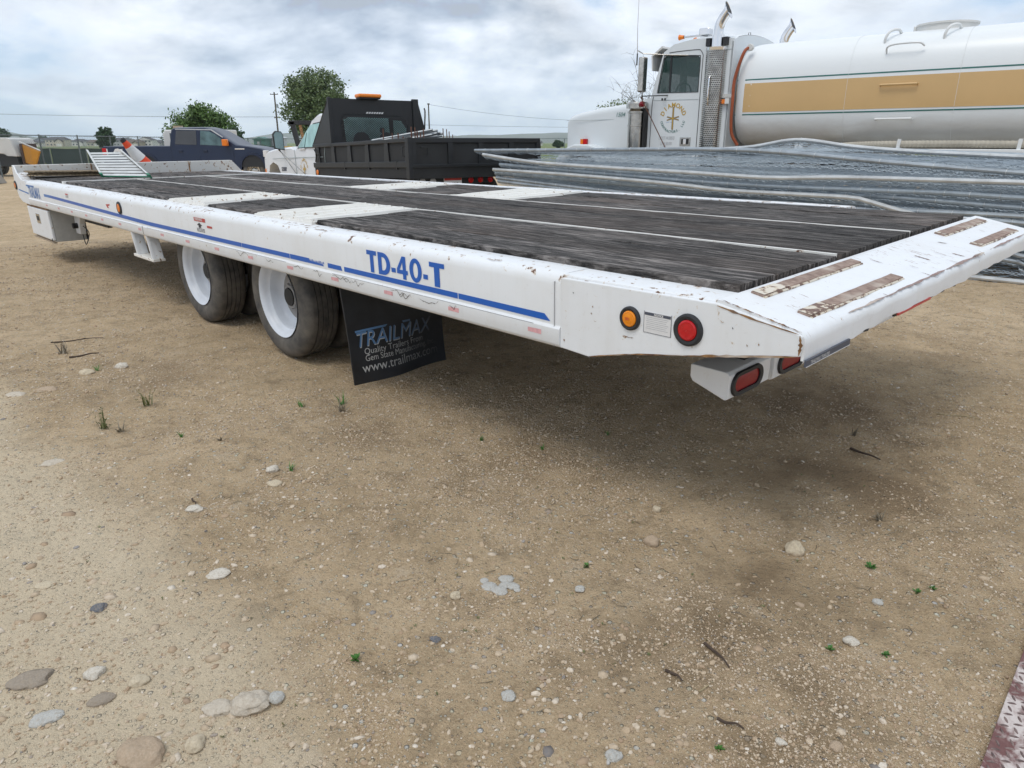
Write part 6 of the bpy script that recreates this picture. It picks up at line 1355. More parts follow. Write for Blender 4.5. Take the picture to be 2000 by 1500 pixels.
    MB().lathe([(-.05, .055), (.0, .06), (.03, .05), (.031, .001)], c=(-.84, -.06, 2.87), axis='y', n=16).build('hose_fitting', 'machine_white', hs, smooth=True)
    MB().box(-.66, -.44, -.02, .05, 2.06, 2.13).build('lamp_bracket', 'chrome_worn', root, bevel=.004); MB().box(-.60, -.52, .0, .07, 1.96, 2.055).build('lamp_body', 'machine_white', root, bevel=.004); MB().box(-.52, -.46, .0, .07, 1.965, 2.04).build('clearance_lamp', 'lamp_orange', root, bevel=.004)
    # platform, suction hose, brackets, chassis, wheels
    MB().box(-7.6, -2.35, -.5, .12, 1.135, 1.215).build('side_platform', 'tank_white', root, bevel=.01)
    hp = catmull([(-2.3, -.2, 1.22), (-2.9, .0, 1.27), (-4, .02, 1.285), (-5.2, .02, 1.28), (-7, .02, 1.28)], 40); rs = [.050 + .006 * (i % 2) for i in range(len(hp))]
    MB().tube(hp, rs, 12).build('suction_hose', 'tank_dirt', root, smooth=False)
    for x in (-1.86, -1.93, -3.44, -5.02): MB().prism([(x, 1.16), (x - .05, 1.16), (x - .06, 1.36), (x - .01, 1.36)], 'y', .09, .03).build('cradle_bracket', 'tank_white', root)
    for y in (-.8, -1.6): MB().box(-8, 2.9, y - .05, y + .05, .72, 1.0).build('chassis_rail', 'dark_steel', root)
    MB().box(-2.2, .9, -.5, .05, .5, .95).build('fuel_tank', 'chrome_worn', root, bevel=.06)
    for x in (-4.6, -5.95):
        for (y, f_) in ((.08, 1), (-.30, 1), (-2.46, -1), (-2.10, -1)): wheel(root, x, y, .52, .52, .27, 'chrome_worn', f_)
tank_truck()

# ------------------------------------------------------------ dump body work truck
def dump_truck():
    th = R(35.5); D = Vector((-math.sin(th), math.cos(th), -.026)); root = thing('dump_truck', 'white cab work truck with a black steel dump body, seen from behind across the deck', 'dump truck', Matrix.Translation((0, 0, CAMZ)) @ Matrix.Scale(1.12, 4) @ Matrix.Translation((0, 0, -CAMZ)) @ frame((-1.471, 10.9, 0), D))
    K = 'truck_black'; KM = 'truck_black_matt'; W_ = 2.37
    # body box
    MB().box(.02, 3.93, -W_ + .02, -.02, .86, .93).build('bed_floor', KM, root)
    for y0, sg in ((0, -1), (-W_, 1)):
        s1 = MB().box(.03, 3.92, min(y0 + sg * .06, y0 + sg * .03), max(y0 + sg * .06, y0 + sg * .03), .93, 1.33).build('side_board', KM, root)
        MB().box(-.01, 3.96, min(y0, y0 + sg * .09), max(y0, y0 + sg * .09), 1.315, 1.375).build('top_rail', K, root, bevel=.008)
        MB().box(.0, 3.95, min(y0 - sg * .012, y0 + sg * .07), max(y0 - sg * .012, y0 + sg * .07), .955, 1.045).build('ledge_rail', K, root, bevel=.006)
        for x in (.05, .76, 1.48, 2.20, 2.92, 3.66):
            MB().prism([(x, 1.32), (x + .12, 1.32), (x + .16, 1.04), (x - .02, 1.04)], 'y', y0 + (-.004 if sg < 0 else .004), y0 + sg * .05).build('stake', K, root, bevel=.004)
        MB().box(.0, 3.94, min(y0 + sg * .01, y0 + sg * .05), max(y0 + sg * .01, y0 + sg * .05), .80, .955).build('skirt', KM, root)
        for x in (.45, 1.45, 2.45): MB().box(x, x + .03, min(y0 - sg * .014, y0 + sg * .02), max(y0 - sg * .014, y0 + sg * .02), .93, 1.05).build('hinge_tab', K, root)
        for (xa, xb, w) in ((3.93, 3.93, 0),): pass
        if sg < 0:
            MB().prism([(3.02, 1.37), (3.95, 1.37), (3.02, 2.13)], 'y', -.02, -.05).build('headboard_wing', K, root); MB().tube([(3.95, -.03, 1.38), (3.02, -.03, 2.14)], .018, 6).build('wing_edge', K, root)
        else:
            q = [(3.04, -1.78, 2.12), (3.04, -2.0, 1.37), (3.85, -2.32, 1.37)]; mb = MB(); mb.add(q + [(x, y + .03, z) for x, y, z in q], [(0, 1, 2), (5, 4, 3), (0, 1, 4, 3), (1, 2, 5, 4), (2, 0, 3, 5)]); mb.build('headboard_wing', K, root); MB().tube([q[2], q[0]], .018, 6).build('wing_edge', K, root)
    lm = MB().lathe([(0, .05), (.012, .045), (.016, .02), (.017, .001)], c=(3.80, .0, .87), axis='y', n=18).build('side_marker', 'lamp_orange', root, smooth=True)
    for x in (.55,): MB().tube([(.16, .02, 1.12), (.16, .05, 1.12), (.16, .05, 1.25), (.16, .02, 1.25)], .008, 6).build('latch_handle', K, root); MB().tube([(3.8, .02, 1.06), (3.7, .03, 1.2), (3.82, .02, 1.28)], .012, 6).build('chain_hook', K, root)
    # tailgate
    MB().box(-.01, .03, -W_, 0, 1.00, 1.33).build('tailgate', KM, root); MB().box(-.035, .04, -W_ - .01, .01, 1.30, 1.375).build('tailgate_rail', K, root, bevel=.01)
    for y in (-.02, -.65, -1.20, -1.78, -2.33): MB().box(-.034, -.008, y - .06, y + .03, 1.0, 1.31).build('tailgate_rib', K, root, bevel=.004)
    MB().box(-.05, .01, -W_, 0, .955, 1.0).build('tailgate_sill', K, root, bevel=.006); MB().box(-.02, .03, -W_, 0, .79, .953).build('rear_sill', KM, root); MB().box(-.045, -.018, -1.50, -.66, .84, .90).build('worn_strip', 'rust_worn', root) if False else None
    for y in (-.15,): MB().tube([(-.04, y, 1.24), (-.06, y, 1.24), (-.06, y - .1, 1.24), (-.05, y - .1, 1.12)], .008, 6).build('latch_handle', K, root)
    MB().box(-.045, .06, -.01, .06, .79, 1.38).build('corner_post', K, root, bevel=.006)
    MB().box(.05, .12, -1.47, -.12, .70, .80).build('light_plate', KM, root)
    for y in (-1.06, -1.24, -1.43): MB().lathe([(0, .048), (-.012, .045), (-.02, .03), (-.022, .001)], c=(.05, y, .755), axis='x', n=18).build('tail_lamp', 'lamp_red', root, smooth=True)
    for y in (-.20, -.38): MB().lathe([(0, .055), (-.012, .05), (-.016, .001)], c=(.05, y, .745), axis='x', n=18).build('reverse_lamp', 'decal_grey', root, smooth=True)
    lp = MB().box(.035, .045, -.885, -.565, .64, .79).build('licence_plate', 'decal_white', root, bevel=.002); MB().box(.0335, .0345, -.88, -.57, .755, .788).build('plate_header', 'decal_red', lp); put_text('plate_lettering', '1T  8813', .082, 'decal_slate', lp, (.033, -.590, .668), (0, -1, 0), (0, 0, 1), sx=.78)
    MB().box(.3, 4.2, -1.62, -1.50, .45, .86).build('chassis_rail', KM, root); MB().box(.3, 4.2, -.87, -.75, .45, .86).build('chassis_rail', KM, root)
    # headboard with the wire-mesh window
    bm = bmesh.new(); out = [(-.02, 1.37), (-.02, 2.13), (-1.80, 2.13), (-2.0, 1.37)]; hol = [(-.24, 1.42), (-.24, 1.84), (-.30, 1.88), (-1.38, 1.86), (-1.50, 1.80), (-1.56, 1.70), (-1.56, 1.42)]
    ov = [bm.verts.new((3.03, y, z)) for y, z in out]; hv = [bm.verts.new((3.03, y, z)) for y, z in hol]
    es = [bm.edges.new((q[i], q[(i + 1) % len(q)])) for q in (ov, hv) for i in range(len(q))]; bmesh.ops.triangle_fill(bm, edges=es, use_beauty=True)
    ret = bmesh.ops.extrude_face_region(bm, geom=bm.faces[:]); bmesh.ops.translate(bm, verts=[g for g in ret['geom'] if isinstance(g, bmesh.types.BMVert)], vec=(.035, 0, 0)); bmesh.ops.recalc_face_normals(bm, faces=bm.faces)
    me = bpy.data.meshes.new('headboard'); bm.to_mesh(me); bm.free(); me.materials.append(M[K]); o = bpy.data.objects.new('headboard', me); COL.objects.link(o); o.parent = root
    MB().box(3.0, 3.07, -1.80, -1.68, 1.3, 2.16).build('headboard_post', K, root, bevel=.006); MB().box(3.0, 3.06, -.06, -.0, 1.3, 2.14).build('headboard_post', K, root, bevel=.006)
    for k in range(7): mb = MB(); mb.prism([(-.72 - k * .05, 1.885), (-.755 - k * .05, 1.885), (-.775 - k * .05, 1.915), (-.74 - k * .05, 1.915)], 'x', 3.022, 3.028); mb.build('sight_slot', 'decal_white', root)
    mb = MB(); sp = .052
    for fam in (1, -1):
        for i in range(-12, 46):
            pts = []
            for j in range(10):
                z = 1.40 + j * .0535; y = -.1 - i * sp * .9 - fam * (z - 1.4) * 1.5 + (0 if fam > 0 else 0)
                if -1.57 < y < -.22 and z < 1.88: pts.append((y, z))
            if len(pts) > 1:
                q = []
                for (y, z) in (pts[0], pts[-1]): q += [(3.002, y - .003, z - .003), (3.006, y - .003, z + .003), (3.006, y + .003, z + .003), (3.002, y + .003, z - .003)]
                mb.add(q, [(k, (k + 1) % 4, 4 + (k + 1) % 4, 4 + k) for k in range(4)])
    o = mb.build('expanded_mesh', K, root); o['kind'] = 'stuff'
    bc = MB().box(2.90, 3.12, -1.00, -.56, 2.155, 2.215).build('beacon_bar', 'beacon_orange', root, bevel=.02); MB().box(2.92, 3.10, -.98, -.58, 2.13, 2.157).build('beacon_base', 'dark_steel', bc)
    # light hoop on the far wing
    MB().tube(catmull([(3.05, -1.95, 2.0), (3.3, -2.1, 1.96), (3.6, -2.25, 1.78), (3.75, -2.3, 1.45)], 5), .014, 6).build('hose_loop', 'rubber_black', root, smooth=True)
    # cab: body with tumblehome, then glass, seams
    prof = [(3.05, .60), (3.05, 1.84), (3.2, 1.90), (3.85, 1.915), (4.12, 1.83), (4.20, 1.76), (4.98, 1.31), (5.25, 1.36), (6.25, 1.345), (6.9, 1.30), (7.12, 1.25), (7.24, 1.15), (7.27, .95), (7.27, .62), (6.98, .55), (6.93, .80), (6.75, 1.0), (6.45, 1.07), (6.15, 1.0), (5.98, .80), (5.93, .55), (5.7, .48), (3.05, .48)]
    W2 = 1.95; y0c = -.02
    def tumble(q, t):
        x, y, z = q; ins = max(0, (z - 1.30)) * .15; ins2 = max(0, x - 6.6) * .10; yc = y0c - W2 / 2; s_ = 1 if y > yc else -1; return (x, y - s_ * (ins + ins2), z)
    secs = []; ys = [y0c, y0c - .06] + [y0c - .06 - (W2 - .12) * k / 8 for k in range(1, 9)] + [y0c - W2]
    mb = MB(); n = len(prof); vs_ = []
    for k, y in enumerate(ys):
        e = 1 if k in (0, len(ys) - 1) else 0
        for (x, z) in prof:
            xx, zz = x, z
            if e and z > 1.2: zz = z - .035
            vs_.append(tumble((xx, y, zz + (0 if e else .015 * math.sin(math.pi * k / (len(ys) - 1)) * (z > 1.2))), 0))
    mb.add(vs_, [(i * n + k, i * n + (k + 1) % n, (i + 1) * n + (k + 1) % n, (i + 1) * n + k) for i in range(len(ys) - 1) for k in range(n)] + [tuple(range(n)), tuple(range((len(ys) - 1) * n, len(ys) * n))]); mb.build('cab_body', 'cab_white', root, smooth=True)
    def sidepanel(pts, name, mat, d=.004, par=root):
        mb = MB(); a = [tumble((x, y0c + d, z), 0) for x, z in pts]; b = [(p[0], p[1] - .02, p[2]) for p in a]; m = len(pts); mb.add(a + b, [tuple(range(m)), tuple(range(m, 2 * m))] + [(k, (k + 1) % m, m + (k + 1) % m, m + k) for k in range(m)]); return mb.build(name, mat, par)
    sidepanel([(3.50, 1.32), (4.86, 1.32), (4.28, 1.70), (4.16, 1.755), (3.50, 1.775)], 'window_seal', 'rubber_black', -.002)
    sidepanel([(3.52, 1.335), (4.42, 1.335), (4.32, 1.66), (4.15, 1.735), (3.52, 1.755)], 'door_glass', 'glass_teal_solid', .004); sidepanel([(4.46, 1.335), (4.80, 1.335), (4.36, 1.645)], 'vent_glass', 'glass_teal_solid', .004)
    for pts in ([(5.02, 1.30), (5.02, .95), (4.98, .55)], [(3.42, 1.80), (3.42, 1.2), (3.44, .55)], [(3.5, 1.145), (5.0, 1.145), (6.2, 1.14), (7.18, 1.13)]):
        MB().tube([tumble((x, y0c + .001, z), 0) for x, z in pts], .005, 5).build('door_seam', 'decal_sage', root)
    MB().box(3.62, 3.80, y0c, y0c + .02, 1.165, 1.20).build('door_handle', 'dark_steel', root, bevel=.005); MB().box(4.43, 4.72, y0c - .01, y0c + .012, 1.292, 1.318).build('mirror_mount', 'cab_white', root, bevel=.005)
    MB().box(5.62, 5.92, y0c - .002, y0c + .004, .885, .965).build('fender_badge', 'decal_slate', root); put_text('badge_lettering', 'F350', .06, 'decal_white', root, (5.90, y0c + .006, .905), (-1, 0, 0), (0, 0, 1))
    MB().box(7.16, 7.25, y0c - .10, y0c - .05, .78, .93).build('turn_signal', 'lamp_orange', root, bevel=.008); MB().box(7.16, 7.265, y0c - .24, y0c - .115, .92, 1.12).build('head_lamp', 'decal_grey', root, bevel=.01)
    mb = MB()
    for (l, w, a) in ((.20, .03, 90), (.17, .018, 14), (.17, .018, -14)):
        c, s_ = math.cos(R(a)), math.sin(R(a)); q = [(-l / 2, -w / 2), (l / 2, -w / 2), (l / 2, w / 2), (-l / 2, w / 2)]; mb.add([(4.55 - (u * c - v * s_), y0c + .004 + w * .02, .93 + u * s_ + v * c) for u, v in q], [(0, 1, 2, 3)])
    mb.build('door_emblem', 'decal_gold', root)
    for i, ch in enumerate('DIAMOND'):
        a = R(160 - 140 * i / 6); me = text_mesh(ch, .075, align='CENTER', bold=.002); c = Vector((4.55 - .17 * math.cos(a), 0, .91 + .17 * math.sin(a))); up = Vector((-math.cos(a), 0, math.sin(a))); rt = Vector((-math.sin(a), 0, -math.cos(a)))
        for v in me.vertices: q = c + rt * v.co.x + up * v.co.y; v.co = Vector((q.x, y0c + .006, q.z))
        me.materials.append(M['decal_gold']); o = bpy.data.objects.new('door_lettering', me); COL.objects.link(o); o.parent = root
    # rear window of the cab: opaque panes, see-through brightness painted in as pale teal
    MB().box(3.036, 3.048, -1.70, -.16, 1.34, 1.90).build('cab_back', 'truck_black_matt', root); MB().prism([(-.30, 1.40), (-.28, 1.78), (-.36, 1.82), (-1.16, 1.81), (-1.18, 1.40)], 'x', 3.020, 3.030).build('rear_glass', 'glass_teal_solid', root); MB().prism([(-1.26, 1.42), (-1.26, 1.78), (-1.42, 1.77), (-1.52, 1.64), (-1.53, 1.42)], 'x', 3.020, 3.030).build('rear_glass', 'glass_teal_solid', root)
    for (y, z, w, h) in ((-.60, 1.40, .34, .30), (-1.10, 1.42, .30, .24), (-1.02, 1.60, .10, .3)): MB().lathe([(0, .001), (.002, w / 2), (.006, w / 2)], c=(3.014, y, z), axis='x', n=20).build('seat_top', 'seat_grey', root)
    mr = MB().prism([(-.02, 1.30), (.19, 1.33), (.20, 1.62), (.14, 1.68), (.02, 1.67), (-.02, 1.6)], 'x', 5.60, 5.66).build('mirror', 'rubber_black', root, bevel=.01); MB().prism([(.0, 1.32), (.17, 1.345), (.18, 1.61), (.13, 1.66), (.03, 1.65), (.0, 1.59)], 'x', 5.594, 5.599).build('mirror_glass', 'mirror_glass', mr)
    for p in ([(5.64, .08, 1.31), (4.98, y0c + .0, .80)], [(5.64, .10, 1.31), (4.45, y0c + .02, .82)]): MB().tube([p[0], p[1]], .010, 6).build('mirror_strut', 'chrome_worn', mr)
    MB().lathe([(0, .06), (.05, .05), (.06, .001)], c=(3.9, -1.1, 1.93), axis='z', n=14).build('cab_beacon', 'crate_yellow', root, smooth=True)
    wheel(root, 6.45, -.05, .42, .40, .24, 'rim_white', 1, spokes=5); wheel(root, 6.45, -1.95, .42, .40, .24, 'rim_white', -1, spokes=5)
    for (y, f_) in ((-.12, 1), (-.42, 1), (-2.25, -1), (-1.95, -1)): wheel(root, 1.35, y, .42, .40, .24, 'rim_white', f_)
    B = root.matrix_world
    # load in the body: conduit and stakes
    r = random.Random(9); ends = [(-1.29, 1.56), (-1.39, 1.55), (-1.37, 1.50), (-1.28, 1.48), (-1.44, 1.515), (-1.50, 1.50), (-1.38, 1.455), (-1.47, 1.46)]
    labs = ['highest', 'second highest', 'third', 'left lower', 'right upper', 'rightmost', 'lowest', 'low right']
    for i, (y, z) in enumerate(ends):
        d = Vector((.9, 1.0 + r.uniform(-.15, .3), -.20 + r.uniform(-.04, .05))); a = Vector((1.6, y, z)); b = a + d * r.uniform(.75, .95); rd = .022
        mb = MB(); n = 12
        for (p0, p1, rr) in ((a, b, rd),):
            mb.tube([B @ p0, B @ p1], rr, n, caps=False)
        o = mb.build('conduit_pipe', 'conduit', smooth=True); tag(o, 'grey pipe jutting from the dump body, end ' + ('highest and furthest left', 'second highest of the bundle', 'in the middle of the bundle', 'lower left of the bundle', 'right of the middle one', 'furthest right of the bundle', 'lowest of the bundle', 'low at the right of the bundle')[i], 'pipe', 'grey pipes in the dump body')
        mb = MB(); mb.tube([B @ (a + d * .02), B @ (a + d * .025)], rd * .97, 10); q = mb.build('pipe_bore', 'rubber_black', o)
    for i, (y, z, dy) in enumerate(((-.60, 1.50, .0), (-.66, 1.44, -.03), (-.85, 1.60, 0), (-.91, 1.59, -.01), (-.96, 1.54, .0), (-1.02, 1.50, 0), (-1.10, 1.57, .02), (-1.47, 1.58, 0), (-1.55, 1.57, .01), (-1.60, 1.53, .01), (-1.66, 1.48, 0), (-.32, 1.56, -.01), (-.49, 1.50, .0))):
        o = MB().tube([B @ Vector((1.55, y, .95)), B @ Vector((1.55, y + dy, z))], .014 if i < 7 else .010, 6).build('steel_stake', 'rebar_rust'); tag(o, 'rusty steel stake in the dump body, ' + ('third from the left', 'fourth from the left', 'fifth from the left at the corner', 'sixth from the left at the corner', 'just right of the corner post', 'short one left of the pipe ends', 'last one before the pipe ends', 'leftmost beyond the pipe ends', 'tallest beyond the pipe ends', 'second from the right', 'short rightmost one', 'leftmost one against the window', 'second from the left')[i], 'stake', 'rusty stakes in the dump body')
plain('glass_teal_solid', (0.38, 0.66, 0.64), 0.12, 0.1, 0.45, 3)  # opaque cab glass; light through and off the panes is in the colour
plain('mirror_glass', (0.20, 0.28, 0.28), 0.08, 0.7, 0.2, 6)
dump_truck()

# ------------------------------------------------------------ blue crew cab pickup
def pickup():
    root = thing('pickup_truck', 'dark blue crew cab pickup parked side on behind the front of the trailer', 'pickup truck', frame((-15.58, 28.3, -.20), (1, 0, 0)))
    prof = [(.0, .62), (.0, 1.30), (.05, 1.37), (2.60, 1.385), (2.66, 1.98), (2.75, 2.03), (3.9, 2.04), (4.18, 1.97), (4.35, 1.88), (5.10, 1.42), (5.6, 1.36), (6.05, 1.28), (6.22, 1.18), (6.26, .95), (6.26, .52), (6.12, .50), (6.08, .80), (5.92, 1.02), (5.68, 1.10), (5.42, 1.02), (5.26, .80), (5.22, .50), (2.05, .50), (2.0, .80), (1.84, 1.02), (1.6, 1.08), (1.36, 1.02), (1.2, .80), (1.15, .55)]
    W2 = 2.0
    def tum(x, y, z):
        ins = max(0, z - 1.40) * .33 + max(0, x - 5.7) * .12; return (x, y + (ins if y < W2 / 2 else -ins), z)
    ys = [0, .05, .5, 1.0, 1.5, 1.95, 2.0]; n = len(prof); vs_ = []
    for k, y in enumerate(ys):
        e = k in (0, 6)
        for x, z in prof: vs_.append(tum(x, y, z - (.03 if e and z > 1.2 else 0) + (.03 if 2 <= k <= 4 and z > 1.9 else 0)))
    MB().add(vs_, [(i * n + k, i * n + (k + 1) % n, (i + 1) * n + (k + 1) % n, (i + 1) * n + k) for i in range(6) for k in range(n)] + [tuple(range(n)), tuple(range(6 * n, 7 * n))]).build('body', 'navy', root, smooth=True)
    def sp(pts, name, mat, d=.006, t=.02):
        a = [tum(x, -d, z) for x, z in pts]; b = [(p[0], p[1] + t, p[2]) for p in a]; m = len(pts); return MB().add(a + b, [tuple(range(m)), tuple(range(m, 2 * m))] + [(k, (k + 1) % m, m + (k + 1) % m, m + k) for k in range(m)]).build(name, mat, root)
    sp([(2.80, 1.44), (3.62, 1.42), (3.60, 1.93), (2.84, 1.94)], 'rear_door_glass', 'glass_dark_solid'); sp([(3.76, 1.42), (4.88, 1.38), (4.80, 1.46), (4.32, 1.80), (4.10, 1.90), (3.76, 1.93)], 'front_door_glass', 'glass_teal_dim')
    for xx in (2.645,): MB().box(xx - .012, xx + .012, -.004, .02, .55, 1.38).build('bed_gap', 'navy_trim', root)
    for pts in ([(3.69, 1.95), (3.69, 1.0), (3.66, .55)], [(4.98, 1.40), (5.0, 1.0), (4.98, .6)], [(2.72, 1.9), (2.72, .6)]): MB().tube([tum(x, -.003, z) for x, z in pts], .007, 4).build('door_seam', 'navy_trim', root)
    for x in (2.92, 3.85): MB().box(x, x + .16, -.03, .0, 1.16, 1.24).build('door_handle', 'navy_trim', root, bevel=.01)
    sp([(2.8, 1.97), (4.15, 1.945), (4.6, 1.68), (4.62, 1.70), (4.18, 1.975), (2.8, 1.995)], 'roof_gutter', 'decal_grey', .004)
    MB().box(4.66, 4.86, -.22, -.03, 1.38, 1.62).build('mirror', 'lamp_orange', root, bevel=.03); MB().box(5.05, 5.42, -.008, .004, 1.25, 1.295).build('fender_vent', 'chrome', root, bevel=.004)
    for cx in (1.6, 5.68):
        mb = MB(); a = [(cx + .52 * math.cos(R(t)), .62 + .52 * math.sin(R(t))) for t in range(-5, 186, 12)]; b = [(cx + .43 * math.cos(R(t)), .62 + .43 * math.sin(R(t))) for t in range(-5, 186, 12)]
        mb.prism(a + b[::-1], 'y', -.03, .05); mb.build('wheel_flare', 'navy_trim' if cx < 2 else 'navy', root)
        mb = MB(); mb.prism([(cx + .50 * math.cos(R(t)), .62 + .48 * math.sin(R(t))) for t in range(0, 181, 12)], 'y', .012, .5); mb.build('wheel_well', 'rubber_black', root)
    for cx in (1.6, 5.68):
        wheel(root, cx, .02, .47, .43, .28, 'chrome_worn', -1, spokes=8, rim_r=.25); wheel(root, cx, 1.98, .47, .43, .28, 'chrome_worn', 1)
    MB().box(.0, .17, -.012, .10, 1.02, 1.30).build('tail_lamp', 'lamp_red', root, bevel=.02); MB().box(.17, .21, -.010, .10, 1.04, 1.28).build('reverse_lens', 'decal_white', root)
    MB().box(-.18, .0, .02, 1.98, .55, .78).build('rear_bumper', 'chrome', root, bevel=.03); MB().box(6.2, 6.4, .05, 1.95, .5, .80).build('front_bumper', 'chrome', root, bevel=.04); MB().box(6.10, 6.24, -.0, .3, .98, 1.22).build('head_lamp', 'decal_white', root, bevel=.02)
    mb = MB(); r = random.Random(3)
    mb.prism([(.42, 1.15), (.50, 1.27), (.62, 1.29), (.70, 1.23), (.78, 1.28), (.76, 1.16), (.66, 1.10), (.60, 1.17), (.50, 1.16)], 'y', -.004, -.001); mb.build('bed_decal', 'decal_white', root); put_text('bed_lettering', '4x4', .12, 'decal_white', root, (.62, -.005, 1.05), (1, 0, 0), (0, 0, 1), bold=.004, shear=.2)
plain('glass_dark_solid', (0.03, 0.032, 0.036), 0.12, 0.0, 0.3, 2, spec=0.8); plain('glass_teal_dim', (0.10, 0.17, 0.18), 0.10, 0.1, 0.6, 3)
pickup()

# ------------------------------------------------------------ other yard things behind
def box_van():
    root = thing('camper_shell', 'pale camper shell with tan lower edge standing behind the blue pickup cab', 'camper shell', Matrix.Translation((-14.45, 31.0, -.28)))
    MB().prism([(0, .4), (0, 1.92), (.10, 2.08), (2.4, 2.10), (2.4, .4)], 'y', 0, 1.9).build('shell', 'machine_white', root, bevel=.05); MB().box(.05, 2.35, -.01, .0, 1.05, 1.45).build('lower_panel', 'tan_paint', root); MB().box(.3, 1.0, -.015, -.001, 1.55, 1.95).build('window', 'glass_pane', root)
    MB().box(.2, .5, .6, .9, 2.15, 2.25).build('roof_vent', 'tan_paint', root)
    for x in (.2, 2.1): MB().box(x, x + .1, .1, .2, 0, .42).build('stand', 'dark_steel', root); MB().box(x, x + .1, 1.7, 1.8, 0, .42).build('stand', 'dark_steel', root)
box_van()
def machine():
    root = thing('wood_chipper', 'white and black towed machine with an orange chute behind the fence at far left', 'machine', Matrix.Translation((-25.95, 34.5, -.2)))
    MB().prism([(-1.2, 1.02), (-1.2, 1.62), (-1.05, 1.72), (2.60, 1.72), (2.78, 1.66), (2.98, .88), (2.5, .88), (2.38, 1.0)], 'y', 0, 1.7).build('engine_cover', 'machine_white', root, bevel=.04)
    MB().box(-1.2, 2.9, .1, 1.6, .45, 1.0).build('chassis', 'rubber_black', root); MB().box(-1.1, 2.8, -.01, 0, .86, .90).build('cover_edge', 'dark_steel', root)
    MB().prism([(3.0, .62), (3.02, 1.45), (3.86, 1.10), (3.55, .50), (3.42, .48)], 'y', .3, .42).build('discharge_chute', 'machine_orange', root, bevel=.03); MB().box(3.0, 3.1, .25, 1.35, .5, 1.45).build('chute_plate', 'brown_paint', root); MB().tube([(2.95, .3, 1.56), (3.9, .3, 1.15)], .03, 6).build('chute_rim', 'machine_white', root)
    MB().prism([(2.9, .44), (2.95, .52), (5.1, .02), (5.05, -.03)], 'y', .7, .85).build('tow_bar', 'tan_paint', root); MB().box(1.9, 2.05, -.02, -.004, 1.05, 1.2).build('sticker', 'decal_red', root)
    wheel(root, .95, -.02, .40, .40, .25, 'machine_white', -1, spokes=6, rim_r=.27); wheel(root, .95, 1.72, .40, .40, .25, 'machine_white', 1)
    MB().prism([(-1.2, 1.72), (-.9, 1.95), (.4, 1.86), (1.25, 1.82), (1.3, 1.74)], 'y', .4, 1.4).build('folded_hood', 'brown_paint', root, bevel=.02)
    s2 = thing('steel_ramp', 'dark brown steel ramp lying on the ground beyond the trailer front', 'steel ramp', Matrix.Translation((-23.6, 35.2, -.22))); MB().box(3.0, 5.2, 0, 1.2, .10, .24).build('ramp_deck', 'brown_paint', s2, bevel=.01)
    for y in (.05, 1.05): MB().box(3.1, 5.1, y, y + .1, 0, .10).build('ramp_beam', 'brown_paint', s2)
machine()
def barrier():
    root = thing('concrete_barrier', 'low grey concrete barrier at the far left edge behind the trailer', 'barrier', Matrix.Translation((-26, 28.2, -.2))); MB().prism([(0, 0), (.6, 0), (.55, .08), (.38, .25), (.34, .30), (.26, .30), (.22, .25), (.05, .08)], 'x', 0, 6.2).build('barrier_block', 'concrete', root)
    mb = MB().tube([(-26, 27.9, .02), (-19.9, 27.7, .02)], .13, 12).build('steel_pipe', 'galv', smooth=True); tag(mb, 'thick pale steel pipe on the ground at the far left', 'pipe')
barrier()
def chain_fence():
    root = thing('chain_link_fence', 'tall grey chain link fence along the yard behind the parked vehicles', 'fence')
    P = [Vector((-22.5, 20, 0)), Vector((-22.5, 70, 0)), Vector((60, 74, 0))]; H_ = 1.62; zg = lambda p: gz(p.x, p.y)
    mb = MB(); wires = MB(); pst = []
    for a, b in ((P[0], P[1]), (P[1], P[2])):
        L_ = (b - a).length; d = (b - a).normalized(); n = int(L_ / 3.05)
        for i in range(n + 1): pst.append(a + d * (L_ * i / n))
        MB().tube([a + Vector((0, 0, H_)), b + Vector((0, 0, H_ + (.0 if a is P[0] else .1)))], .022, 6).build('top_rail', 'fence_far', root); MB().tube([a + Vector((0, 0, -.1)), b + Vector((0, 0, -.15))], .006, 4).build('bottom_wire', 'fence_far', root)
        sp = .16 if a is P[0] else .30; w = .0035 if a is P[0] else .004; hz = H_ + .25
        for i in range(int((L_ + hz) / sp)):
            for fam in (1, -1):
                s0 = i * sp - (hz if fam > 0 else 0); s1 = s0 + hz * fam if fam > 0 else s0 - hz
                if fam < 0: s1 = s0 - hz
                c0, c1 = max(0, min(L_, s0)), max(0, min(L_, s1))
                if c0 == c1: continue
                z0 = -.2 + (c0 - s0) / (s1 - s0) * hz; z1 = -.2 + (c1 - s0) / (s1 - s0) * hz; p = a + d * c0 + Vector((0, 0, z0)); q = a + d * c1 + Vector((0, 0, z1)); u = Vector((0, 0, w)); nn = Vector((-d.y, d.x, 0)) * w
                wires.add([p + u, p - u, q - u, q + u, p + nn, p - nn, q - nn, q + nn], [(0, 1, 2, 3), (4, 5, 6, 7)])
    for p in pst: MB().tube([p + Vector((0, 0, -.3)), p + Vector((0, 0, H_ + .05))], .035, 8).build('post', 'fence_far', root)
    o = wires.build('wire_mesh', 'fence_far', root); o['kind'] = 'stuff'
chain_fence()
